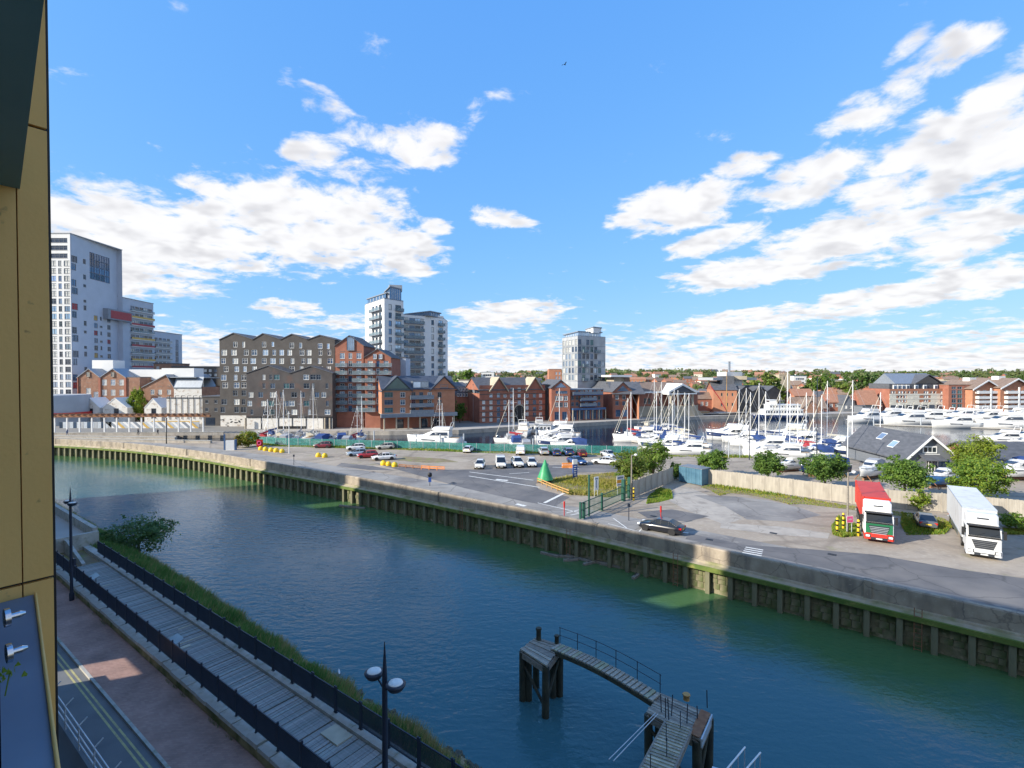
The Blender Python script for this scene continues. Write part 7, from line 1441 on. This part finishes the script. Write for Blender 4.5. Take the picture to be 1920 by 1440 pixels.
fr_ = G(1845,1049); lorry('trailer_lorry', 'white lorry with long plain white box trailer', fr_, math.atan2(-.82,-.575), 'trailer_white', 'trailer_white', 'trailer_white', None, Lbox=12.2, hbox=4.1)

# ================================================================ ISLAND FURNITURE
def post_at(name, label, cat, px, py, fn, group=None, rot=0):
    r = thing(name, label, cat, (*G(px,py),0), rot, group); fn(r); return r
# green cone
def cone(r):
    m = MB(); m.lathe([(1.3,.45),(1.26,.6),(.1,3.55),(.05,3.6)],'green_cone',n=28); obj('cone', m, r); m = MB(); m.lathe([(1.0,0),(1.05,.45)],'black',n=20); obj('base', m, r)
    for k in range(3): m = MB(); z = .9+.9*k; q = 1.26-(z-.6)*.393; m.lathe([(q+.015,z),(q+.0,z+.05)],'green_cone',n=28); obj('weld_band', m, r)
post_at('green_cone', 'large green steel navigation cone standing on the grass verge', 'buoy', 1022, 904, cone)
def totem(r):
    m = MB(); m.box(-.38,.38,-.12,.12,0,3.1,'blue_paint'); obj('panel', m, r); m = MB(); m.box(-.39,.39,-.13,.13,2.5,3.25,'white'); obj('cap', m, r); m = MB()
    for k in range(5): m.box(-.25,.2-.06*(k%2),-.132,-.123,.7+k*.35,.82+k*.35,'white')
    obj('lettering', m, r)
post_at('sign_totem', 'tall blue totem sign with white top on the grass verge', 'sign', 1078, 899, totem, rot=.3)
def lwp(r, h, wood=True):
    m = MB(); m.lathe([(.13,0),(.1,h*.6),(.08,h)],'rope_wood' if False else 'jetty2' if wood else 'black',n=8); obj('pole', m, r); m = MB(); m.tube((0,0,h-.1),(.5,-.1,h+.05),.035,'galv'); a = obj('arm', m, r); m = MB(); m.lathe([(.05,h-.12),(.22,h-.02),(.18,h+.14),(.05,h+.18)],'lamp_white',c=(.55,-.1),n=10); obj('lantern', m, r)
post_at('lamp_post', 'wooden lamp post beside the green gate', 'lamp post', 1184, 936, lambda r: lwp(r,6.1)); post_at('lamp_post', 'wooden lamp post with white globe among the yellow bollards', 'lamp post', 1589, 1000, lambda r: lwp(r,6.6))
post_at('lamp_post', 'black lamp post on the left quay before the pergola', 'lamp post', 312, 832, lambda r: lwp(r,6.6,False))
def pole(r, h, mm='white', rad=.09): m = MB(); m.lathe([(rad*1.4,0),(rad,.4),(rad*.7,h)],mm,n=8); obj('shaft', m, r); m = MB(); m.box(-.3,.3,-.05,.05,h-.5,h-.4,mm); obj('cross_arm', m, r)
for (px, py, h, mm, lab) in ((542,850,9.2,'white','tall white pole at the car park edge beside the yellow blocks'),(1531,868,16.5,'dark_metal','tall dark lighting mast among the fence trees'),(1589,880,9.5,'white','tall white pole behind the wooden lamp post'),(1405,862,9.5,'dark_metal','dark twin armed lamp mast behind the middle fence tree'),(1366,858,5,'galv','slim grey post on the dock edge between two fence trees'),(1387,858,5,'galv','slim grey post on the dock edge beside the dark lamp mast')):
    post_at('pole', lab, 'pole', px, py, lambda r: pole(r,h,mm))
def two_plate(r): m = MB(); m.tube((0,0,0),(0,0,1.6),.05,'black'); obj('post', m, r); m = MB(); m.lathe([(.22,1.4),(.34,1.55),(.34,1.9),(.2,2.05)],'black',n=10); obj('buoy_case', m, r); m = MB(); m.box(-.22,.22,-.08,.08,.6,1.3,'blue_paint'); obj('plate', m, r)
post_at('lifebuoy_post', 'dark lifebuoy post with navy plate standing on the road behind the flood wall', 'post', 806, 911, two_plate)
def thin(r): m = MB(); m.tube((0,0,0),(0,0,2.0),.05,'dark_metal'); obj('shaft', m, r); m = MB(); m.box(-.16,.16,-.03,.03,1.6,2.0,'dark_metal'); obj('plate', m, r)
post_at('marker_post', 'thin dark marker post behind the flood wall near the shadow edge', 'post', 551, 872, thin); post_at('marker_post', 'thin dark marker post between the gate and the black car', 'post', 1179, 976, thin)
for (px, py, lab) in ((1058,975,'red ladder post on the flood wall below the green gate'),(1239,985,'red ladder post behind the black car')):
    z0 = 0; q = G(px,py,.0); r = thing('ladder_post', lab, 'post', (*q,0)); m = MB(); m.tube((0,0,0),(0,0,1.5),.05,'red_paint'); obj('shaft', m, r); m = MB(); m.tube((0,0,1.5),(0,0,2.2),.1,'red_paint',n=10); obj('head', m, r)
# timber fences
def timber_fence(label, pts, h=2.35):
    P = [G(x,y) for x,y in pts]; r = thing('timber_fence', label, 'fence', (*P[0],0)); o_ = P[0]; cache = {}
    for a, b in zip(P,P[1:]):
        L = math.dist(a,b); n = max(1,round(L/2.1)); w = L/n; ang = math.atan2(b[1]-a[1],b[0]-a[0])
        for i in range(n):
            k = (round(w,2), rnd.randint(0,3))
            if k not in cache:
                m = MB(); x = .06
                while x < w-.1: bw_ = .14; m.box(x,x+bw_-.012,-.015-rnd.uniform(0,.02),.012,.06,h+rnd.uniform(-.04,.03),'fence_timber'); x += bw_
                m.box(0,w,.015,.07,.5,.6,'fence_timber'); m.box(0,w,.015,.07,h-.5,h-.4,'fence_timber'); cache[k] = m.mesh('panel')
            t = i/n; p = (a[0]+(b[0]-a[0])*t-o_[0], a[1]+(b[1]-a[1])*t-o_[1]); obj('panel', cache[k], r, (*p,rnd.uniform(-.04,.03)), ang)
            m = MB(); m.box(-.06,.06,-.07,.09,0,h+.08,'fence_timber'); obj('post', m, r, (*p,0), ang)
timber_fence('weathered timber fence from the green gate to the blue container', [(1186,934),(1262,903)])
timber_fence('long weathered timber fence along the lorry yard', [(1328,908),(1410,919),(1487,930),(1596,945),(1700,955),(1800,963),(1935,978)])
# gate
gp_ = [G(1088,975), G(1180,934)]; L = math.dist(*gp_); ang = math.atan2(gp_[1][1]-gp_[0][1], gp_[1][0]-gp_[0][0]); r = thing('steel_gate', 'dark green barred steel gate across the quay road', 'gate', (*gp_[0],0), ang)
for x, h, w in ((0,2.1,.1),(.8,1.9,.14),(2.1,5.0,.09),(L*.4,2.2,.12),(L*.86,2.9,.22),(L,2.9,.2)): m = MB(); m.box(x-w,x+w,-w,w,0,h,'gate_green'); obj('post', m, r)
for z in (.25,1.1,1.95): m = MB(); m.box(0,L,-.04,.04,z-.04,z+.04,'gate_green'); obj('rail', m, r)
k = .3
while k < L-.3: m = MB(); m.box(k-.02,k+.02,-.02,.02,.25,1.95,'gate_green'); obj('bar', m, r); k += .32
def board(name, label, px, py, w, h, z, stripes, rot):
    r = thing(name, label, 'sign', (*G(px,py),0), rot)
    for s in (-.35,.35): m = MB(); m.tube((s*w,.04,0),(s*w,.04,z+h),.045,'galv'); obj('leg', m, r)
    m = MB(); m.box(-w/2,w/2,-.03,.0,z,z+h,'white'); b_ = obj('board', m, r)
    for (z0, z1, x0, x1, mm) in stripes: m = MB(); m.box(-w/2+w*x0,-w/2+w*x1,-.036,-.031,z+h*z0,z+h*z1,mm); obj('print', m, b_)
board('notice_board', 'tall white notice board with blue figure behind the gate', 1118, 931, 1.0, 1.9, .9, [(.15,.75,.4,.55,'trim_blue'),(.8,.9,.2,.8,'trim_grey')], .75); board('hazard_sign', 'white and orange hazard sign board above the gate end', 1163, 927, 1.35, 1.5, 1.2, [(.3,.62,0.02,.98,'orange'),(.7,.9,.1,.9,'trim_grey'),(.1,.2,.1,.8,'trim_grey')], .5)
board('pink_sign', 'small pink sign on the lamp post among the yellow bollards', 1593, 1001, .75, .75, 1.2, [(.05,.95,.04,.96,'pink'),(.4,.6,.25,.75,'white')], .1)
def bollard(px, py, lab, h=1.75):
    r = thing('striped_bollard', lab, 'bollard', (*G(px,py),0)); m = MB(); m.lathe([(.12,0),(.12,h-.05),(.07,h)],'yellow_paint',n=10); obj('shaft', m, r)
    for z in (.3,.85,1.35): m = MB(); m.lathe([(.127,z),(.127,z+.2)],'black',n=10); obj('band', m, r)
bollard(1188,938,'yellow and black striped bollard by the gate post'); bollard(1569.5,1001,'yellow and black bollard at the yard corner, farthest from the red lorry'); bollard(1581,991,'yellow and black bollard at the yard corner, just behind the pink sign'); bollard(1609,1005,'yellow and black bollard beside the red lorry')
# blue container store
a, b, c = G(1274,903), G(1316,911), G(1331,905); r = thing('storage_container', 'faded blue steel storage container against the timber fence', 'container', (*a,0)); L = math.dist(a,b); ang = math.atan2(b[1]-a[1],b[0]-a[0]); m = MB(); m.box(0,L,0,2.4,.08,2.5,'container_blue'); obj('shell', m, r, rot=ang)
n = int(L/.28)
for i in range(n): m = MB(); x = .14+i*.28; m.box(x-.07,x+.07,-.04,0,.2,2.4,'container_blue'); obj('rib', m, r, rot=ang)
m = MB(); m.box(-.05,L+.05,-.06,2.46,2.5,2.58,'grey_metal'); obj('roof', m, r, rot=ang)
for x in (.02,L*.3,L*.7,L-.02): m = MB(); m.box(x-.06,x+.06,-.07,-.041,.08,2.5,'container_blue'); obj('bar', m, r, rot=ang)
# teal dockside fence
FP = [(p[0],p[1]-.6) for p in DOCK[2:8]]; r = thing('dockside_fence', 'teal mesh fence along the island edge of the dock', 'fence', (*FP[0],0))
pts = resample(FP, 3.2)
for p, q in zip(pts, pts[1:]):
    ang = math.atan2(q[1]-p[1],q[0]-p[0]); L = math.dist(p,q)
    if p[0] > 24: break
    m = MB(); m.box(0,L,-.012,.012,.15,1.75,'teal_mesh'); obj('mesh_panel', m, r, (p[0]-FP[0][0],p[1]-FP[0][1],0), ang); m = MB(); m.box(-.04,.04,-.05,.05,0,1.85,'galv'); obj('post', m, r, (p[0]-FP[0][0],p[1]-FP[0][1],0), ang)
# yellow blocks
bm_ = MB(); bm_.lathe([(.5,0),(.55,.25),(.5,.55),(.3,.78),(.12,.85)],'yellow_paint',n=12); bmesh_ = bm_.mesh('yellow_block')
for grp, lab, sp in (('yellow blocks by the white pole','domed yellow block in the row of five beside the white pole',[(489,843.5),(498,845),(508.5,846.5),(518,847.5),(529,848.5)]),('yellow blocks at the car park edge','domed yellow block, one of two at the gravel edge before the maroon hatchback',[(597,856.5),(609,857.5)]),('yellow blocks before the white saloon','domed yellow block, one of three at the gravel edge before the white saloon',[(719,872),(728.5,873),(740,875)])):
    for px, py in sp: o = obj('yellow_block', bmesh_, None, (*G(px,py),0), rnd.uniform(0,6)); o.scale = (rnd.uniform(.9,1.1),)*3; tag(o, lab, 'block', grp)
# low barriers
def low_rail(label, pts, mm, h=.8, name='low_barrier', st=1.6):
    P = [G(x,y) for x,y in pts]; r = thing(name, label, 'barrier', (*P[0],0)); o_ = P[0]
    for a, b in zip(P,P[1:]):
        L = math.dist(a,b); n = max(1,round(L/st)); ang = math.atan2(b[1]-a[1],b[0]-a[0])
        for i in range(n): t = i/n; m = MB(); m.box(-.06,.06,-.06,.06,0,h,mm); obj('post', m, r, (a[0]+(b[0]-a[0])*t-o_[0],a[1]+(b[1]-a[1])*t-o_[1],0), ang)
        for z in (h*.45,h*.9): m = MB(); m.box(0,L,-.03,.03,z-.08,z+.08,mm); obj('rail', m, r, (a[0]-o_[0],a[1]-o_[1],0), ang)
low_rail('low wooden rail around the verge of the green cone', [(1008,905),(1035,917),(1067,929)], 'rope_wood'); low_rail('orange plastic barrier along the front edge of the gravel car park', [(790,880),(834,882.5)], 'orange_net', .7); low_rail('faded low rail along the gravel edge beside the orange barrier', [(748,876),(788,880)], 'rust', .6)
r = thing('road_barrier', 'red and white plastic road barrier near the dark blue saloon', 'barrier', (*G(1066,877),0), .1); m = MB(); m.ext([(-.25,0),(.25,0),(.12,.9),(-.12,.9)],-1.2,1.2,'orange_net',axis='x'); obj('body', m, r); m = MB(); m.box(-1.21,1.21,-.17,.17,.4,.6,'white'); obj('stripe', m, r)
# white post box, blue cabinet and red board at the left
r = thing('notice_cabinet', 'white faced cabinet with blue frame by the yellow shrub', 'cabinet', (*G(432,844),0), .2); m = MB(); m.box(-.9,.9,-.3,.3,0,2.2,'white'); obj('case', m, r); m = MB(); m.box(.91,1.2,-.3,.6,0,2.4,'trim_blue'); obj('side_panel', m, r); m = MB(); m.box(-1.5,-1.2,.3,.6,0,3.6,'trim_blue'); obj('column', m, r)
r = thing('lifebuoy_stand', 'dark red lifebuoy stand with pink ring by the yellow blocks', 'lifebuoy', (*G(487,842),0)); m = MB(); m.box(-.7,.7,-.1,.1,.5,2.2,'hull_red'); m.box(-.05,.05,-.05,.05,0,.5,'black'); obj('board', m, r); m = MB()
for i in range(14): a0_, a1_ = 2*math.pi*i/14, 2*math.pi*(i+1)/14; m.tube((.42*math.cos(a0_),-.2,1.4+.42*math.sin(a0_)),(.42*math.cos(a1_),-.2,1.4+.42*math.sin(a1_)),.1,'pink',n=6)
obj('ring', m, r)
# benches on the far bank, waste bin
# people on the far quay
mt('cloth_dark', (.03,.035,.05), .9); mt('skin', (.5,.3,.2), .6); mt('cloth_blue', (.05,.09,.2), .9); mt('hair', (.04,.025,.015), .8)
def person(px, py, z, hd, top, label, stride=.28):
    r = thing('person', label, 'person', (*G(px,py,z),z), hd)
    V = [(0,0,.95),(0,0,1.2),(0,0,1.42),(0,0,1.54),(0,0,1.66),(0,0,1.76),(0,.09,.9),(stride*.5,.1,.5),(stride*.7,.1,.08),(stride*.7+.16,.1,.04),(0,-.09,.9),(-stride*.3,-.1,.5),(-stride,-.1,.1),(-stride+.15,-.1,.04),(0,.19,1.42),(-.08,.24,1.14),(.06,.25,.9),(.1,.25,.82),(0,-.19,1.42),(.1,-.24,1.14),(.22,-.25,.92),(.27,-.25,.85)]
    E_ = [(0,1),(1,2),(2,3),(3,4),(4,5),(0,6),(6,7),(7,8),(8,9),(0,10),(10,11),(11,12),(12,13),(2,14),(14,15),(15,16),(16,17),(2,18),(18,19),(19,20),(20,21)]
    Rr = [.14,.14,.15,.06,.1,.08,.09,.065,.045,.035,.09,.065,.045,.035,.065,.05,.036,.03,.065,.05,.036,.03]
    me = bpy.data.meshes.new('body'); me.from_pydata(V,E_,[]); o = obj('body', me, r); o.modifiers.new('skin','SKIN'); sb = o.modifiers.new('sub','SUBSURF'); sb.levels = sb.render_levels = 1
    for i, q in enumerate(me.skin_vertices[0].data if me.skin_vertices else []): q.radius = (Rr[i],Rr[i]); q.use_root = i == 0
    me.materials.append(MATS[top])
    m = MB(); m.lathe([(.03,1.53),(.085,1.6),(.1,1.69),(.07,1.78),(.02,1.8)],'skin',n=10); h = obj('head', m, r); m = MB(); m.lathe([(.106,1.69),(.1,1.76),(.06,1.81),(.01,1.825)],'hair',n=10); obj('hair', m, h)
    return r
person(259,815,.3,0,'cloth_dark','person in dark clothes walking under the pergola'); person(126,817,.3,3.0,'cloth_blue','person in blue clothes walking near the end of the pergola'); person(296,816,.3,2.9,'cloth_dark','second person in dark clothes near the right end of the pergola')
# ================================================================ TREES
for nm, a, b in (('leaf_mid',(.09,.19,.025),(.23,.34,.06)),('leaf_dark',(.05,.12,.025),(.14,.23,.05)),('leaf_lime',(.16,.24,.02),(.34,.4,.05)),('leaf_olive',(.10,.15,.025),(.24,.27,.06)),('leaf_far',(.13,.18,.08),(.27,.3,.14)),('leaf_gold',(.22,.16,.03),(.36,.27,.05)),('leaf_bank',(.08,.17,.07),(.17,.28,.12))): leafmat(nm, a, b, 1.1)  # leaf_far: distance haze put into a paler leaf colour
mt('bark', (.09,.07,.05), .9, scale=3, c2=(.16,.13,.1), bump=.4)
def crown_mesh(name, lobes, n, size, m, seed, hole=.25):
    r_ = random.Random(seed); mb = MB(); mats = m if isinstance(m, tuple) else (m,)
    tot = sum(a*b*c for _,(a,b,c) in lobes)
    for (c, s) in lobes:
        k = int(n*s[0]*s[1]*s[2]/tot)
        cl = [(r_.gauss(0,1),r_.gauss(0,1),r_.gauss(0,1)) for _ in range(max(6,k//55))]
        cl = [Vector(q).normalized()*r_.uniform(.5,1.02) for q in cl]
        for i in range(k):
            q = r_.choice(cl); v = q + Vector((r_.gauss(0,.16),r_.gauss(0,.16),r_.gauss(0,.13)))
            p = Vector((c[0]+v.x*s[0], c[1]+v.y*s[1], c[2]+v.z*s[2]))
            a = Vector((r_.gauss(0,1),r_.gauss(0,1),r_.gauss(0,.6))).normalized(); nn = (v.normalized()*.8+Vector((r_.gauss(0,.6),r_.gauss(0,.6),r_.gauss(0,.6)+.3))).normalized()
            b = nn.cross(a).normalized(); a = b.cross(nn); z = size*r_.uniform(.6,1.3)
            mb.add([p-a*z*.6, p+b*z*.34, p+a*z*.6, p-b*z*.34], [(0,1,2,3)], mats[0] if len(mats) == 1 or r_.random() < .7 else mats[1])
    return mb.mesh(name)
def trunk_mesh(h, r0, lobes, seed):
    r_ = random.Random(seed); m = MB(); m.tube((0,0,-.2),(0,0,h*.5),r0,'bark',r2=r0*.75,n=8); m.tube((0,0,h*.5),(r_.uniform(-.2,.2),0,h),r0*.75,'bark',r2=r0*.35,n=7)
    for (c, s) in lobes[:6]: m.tube((0,0,h*r_.uniform(.35,.7)),(c[0]*.8,c[1]*.8,c[2]),r0*.45,'bark',r2=r0*.12,n=5)
    return m.mesh('trunk')
def tree(label, base, H, Wd, m, n, leaf, seed, low=.15, cat='tree', name='tree', bush=False, dep=None, nl=7):
    r_ = random.Random(seed); lobes = []; zc0 = H*(low+1)/2; hz0 = H*(1-low)/2; dep = dep or Wd
    lobes.append(((0,0,zc0),(Wd*.36,dep*.36,hz0*.8)))
    for i in range(nl):
        a = 2*math.pi*(i+r_.uniform(-.3,.3))/nl; t = r_.uniform(-.75,.75); q = math.sqrt(1-t*t)
        lobes.append(((math.cos(a)*Wd*.29*q,math.sin(a)*dep*.29*q,zc0+t*hz0*.62),(Wd*r_.uniform(.15,.25),dep*r_.uniform(.15,.25),hz0*r_.uniform(.25,.42))))
    for i in range(9):
        a = r_.uniform(0,6.28); t = r_.uniform(-.7,.95); q = math.sqrt(1-t*t)*r_.uniform(.85,1.15); lobes.append(((math.cos(a)*Wd*.42*q,math.sin(a)*dep*.42*q,zc0+t*hz0*.9),(Wd*r_.uniform(.06,.12),dep*r_.uniform(.06,.12),hz0*r_.uniform(.12,.24))))
    r = thing(name, label, cat, base)
    obj('crown', crown_mesh('crown', lobes, n, leaf, m, seed), r); obj('trunk', trunk_mesh(H*.75, max(.06,H*.03), lobes, seed), r)
    return r
tree('rounded green tree behind the blue container', (*G(1338,893),0), 4.6, 5.4, ('leaf_mid','leaf_dark'), 7000, .27, 1); tree('dark green tree behind the middle of the timber fence', (*G(1440,902),0), 5.0, 5.8, ('leaf_dark','leaf_mid'), 7500, .27, 2); tree('broad dark green tree behind the fence left of the red lorry', (*G(1547,917),0), 5.8, 7.0, ('leaf_dark','leaf_mid'), 9000, .27, 3)
tree('broad green tree behind the fence between the two lorries', (*G(1696,935),0), 6.0, 7.2, ('leaf_mid','leaf_dark'), 9000, .27, 4); tree('yellow green tree beside the grey boarded club house', (*G(1828,895),0), 7.4, 8.0, ('leaf_lime','leaf_olive'), 9000, .28, 5); tree('bright green tree behind the white lorry', (*G(1835,943),0), 6.6, 8.0, ('leaf_mid','leaf_lime'), 10000, .26, 6, low=.05)
tree('large light green bush beside the first timber fence', (*G(1182,908),0), 5.8, 6.2, ('leaf_olive','leaf_mid'), 9000, .25, 7, low=.0, cat='bush', name='bush'); tree('taller loose green bush behind the first timber fence', (*G(1225,895),0), 6.6, 6.6, ('leaf_mid','leaf_olive'), 8000, .25, 8, low=.0, cat='bush', name='bush'); tree('dark green shrub between fence corner and blue container', (*G(1268,898),0), 3.0, 2.6, ('leaf_dark','leaf_mid'), 2500, .22, 9, low=0, cat='bush', name='bush')
tree('yellow green shrub on the left quay by the white cabinet', (*G(466,838),0), 4.2, 5.4, ('leaf_lime','leaf_gold'), 4500, .3, 10, low=0, cat='bush', name='bush'); tree('small golden shrub beside the white cabinet', (*G(446,840),0), 3.0, 2.4, ('leaf_gold','leaf_olive'), 1800, .28, 11, low=0, cat='bush', name='bush')
tree('small bushy sapling beside the parked silver saloon', (*G(1722,957),0), 3.2, 2.8, ('leaf_lime','leaf_mid'), 2500, .2, 12, low=.05, cat='bush', name='bush'); tree('low green shrub at the fence by the white lorry', (*G(1905,992),0), 1.8, 3.6, ('leaf_mid','leaf_lime'), 2200, .2, 13, low=0, cat='bush', name='bush')
pb = UN(63,19.0); tree('dark loose bush overhanging the river below the ramp', (pb[0],pb[1],-1.9), 4.6, 7.6, ('leaf_bank','leaf_dark'), 7000, .2, 14, low=.05, cat='bush', name='bush', dep=5.5)
pc = D(254,183); tree('bright green creeper climbing the gap between the mill buildings', (pc[0],pc[1],0), zat(pc,722), 7.0, ('leaf_lime','leaf_mid'), 5000, .55, 15, low=0, cat='plant', name='creeper', dep=4.0)
pc = D(862,181); tree('dark green creeper at the foot of the slate topped block', (pc[0],pc[1],0), 9.0, 5.0, ('leaf_dark','leaf_mid'), 2500, .5, 16, low=0, cat='plant', name='creeper', dep=3.0)
# town and hillside trees: individuals sharing a few crowns
FT = []
for k, (mm, seed) in enumerate(((('leaf_far','leaf_mid'),31),(('leaf_mid','leaf_far'),32),(('leaf_dark','leaf_far'),33),(('leaf_olive','leaf_mid'),34),(('leaf_far','leaf_olive'),35))):
    r_ = random.Random(seed); lobes = [((0,0,6.4),(3.4,3.4,3.6))]+[((math.cos(a)*3.2,math.sin(a)*3.2,5.2+r_.uniform(-1.5,3.0)),(r_.uniform(1.6,2.6),)*2+(r_.uniform(1.6,2.4),)) for a in [i*1.05 for i in range(6)]]
    FT.append((crown_mesh('crown', lobes, 1500, .85, mm, seed), trunk_mesh(7,.35,lobes,seed)))
rf = random.Random(5)
def far_tree(px, d, s, k, lab, grp, z=None):
    p = D(px,d); z = max(.3,hz_(*p)-.3)
    r = thing('tree', lab, 'tree', (p[0],p[1],z), rf.uniform(0,6), grp); r.scale = (s*rf.uniform(.9,1.2),s*rf.uniform(.9,1.2),s*rf.uniform(.85,1.1)); obj('crown', FT[k][0], r); obj('trunk', FT[k][1], r)
for (px, d, s, k, lab) in ((1428,285,1.7,3,'tall bright green tree beside the church tower'),(1446,290,1.5,1,'round green tree beside the church tower'),(1408,300,1.2,3,'green tree behind the dark mill roof'),(1458,270,1.2,3,'golden green tree at the foot of the church tower'),(1540,330,1.7,1,'broad bright green tree behind the brown roofed quay building'),(1525,340,1.4,3,'light green tree left of the broad bright tree'),(1560,320,1.3,2,'mid green tree right of the broad bright tree'),(1612,345,1.8,2,'large dark tree behind the terracotta roofs'),(1640,350,1.7,2,'dark evergreen tree beside the white walled building'),(1590,300,1.2,3,'low yellow green tree above the orange tiled range'),(1660,300,1.1,3,'small olive tree beside the striped apartments'),(1000,300,1.3,3,'light green tree behind the red warehouse roof'),(965,290,1.2,3,'bright green round tree above the red warehouse ridge'),(870,420,2.0,1,'light green tree above the slate topped block')):
    far_tree(px,d,s,k,lab,None)
n = 250
for i in range(n):
    px = 835+(1990-835)*((i*.618034) % 1); d = 560+ (i%7)*46+rf.uniform(-25,25)
    if px < 1340 and i % 3 == 0: d = rf.uniform(600,880)
    far_tree(px, d, rf.uniform(.7,1.1)*(1.0 if px < 1500 else 1.2), (kk_ := rf.choice((0,0,2,4,1,4))), ('mid green','leafy','dark green','olive','grey green')[kk_]+' tree in the wooded hillside behind the town', ('mid green','leafy','dark green','olive','grey green')[kk_]+' trees on the hillside')
for i in range(26): px = rf.choice((rf.uniform(860,1030),rf.uniform(1190,1330),rf.uniform(1480,1900))); far_tree(px, rf.uniform(300,420), rf.uniform(.6,.95), rf.choice((0,1,3,4)), 'small green garden tree among the town roofs', 'garden trees in the town')
wd_ = MB()                                               # the unbroken wood on the skyline
r_ = random.Random(9)
for i in range(15000):
    x = r_.uniform(-260,1150); y = r_.uniform(760,1000); z = hz_(x,y)+r_.uniform(0,1)**.6*(4.2+2.4*math.sin(x*.05)+2.5*math.sin(x*.13+y*.1)); s = r_.uniform(1.0,2.2); a = r_.uniform(0,6.28)
    t = r_.uniform(-.6,.6); wd_.add([(x-s*math.cos(a),y-s*math.sin(a),z-s*.6),(x+s*math.cos(a),y+s*math.sin(a),z-s*.6+t),(x+s*.7*math.cos(a),y+t,z+s*.8),(x-s*.7*math.cos(a),y-t,z+s*.7)],[(0,1,2,3)],r_.choice(('leaf_far','leaf_far','leaf_far','leaf_olive')))
tag(obj('skyline_wood', wd_), 'distant wood along the skyline behind the town', 'wood', kind='stuff')

bd = thing('bird', 'tiny dark bird flying high in the blue sky', 'bird', ((1058-960)/F*60, 60, CAMZ+60*ray(1058,127)[2]), .6)
m = MB(); m.loft([[(x,r_*math.cos(a),r_*math.sin(a)) for a in [2*math.pi*i/6 for i in range(6)]] for x, r_ in ((-.16,.01),(-.05,.05),(.06,.05),(.15,.02))],'black'); obj('body', m, bd)
for s in (-1,1): m = MB(); m.add([(.06,0,0),(-.06,0,0),(-.1,s*.3,.12),(.02,s*.28,.14),(-.12,s*.5,.05)],[(0,1,2,3),(3,2,4)],'black'); obj('wing', m, bd)
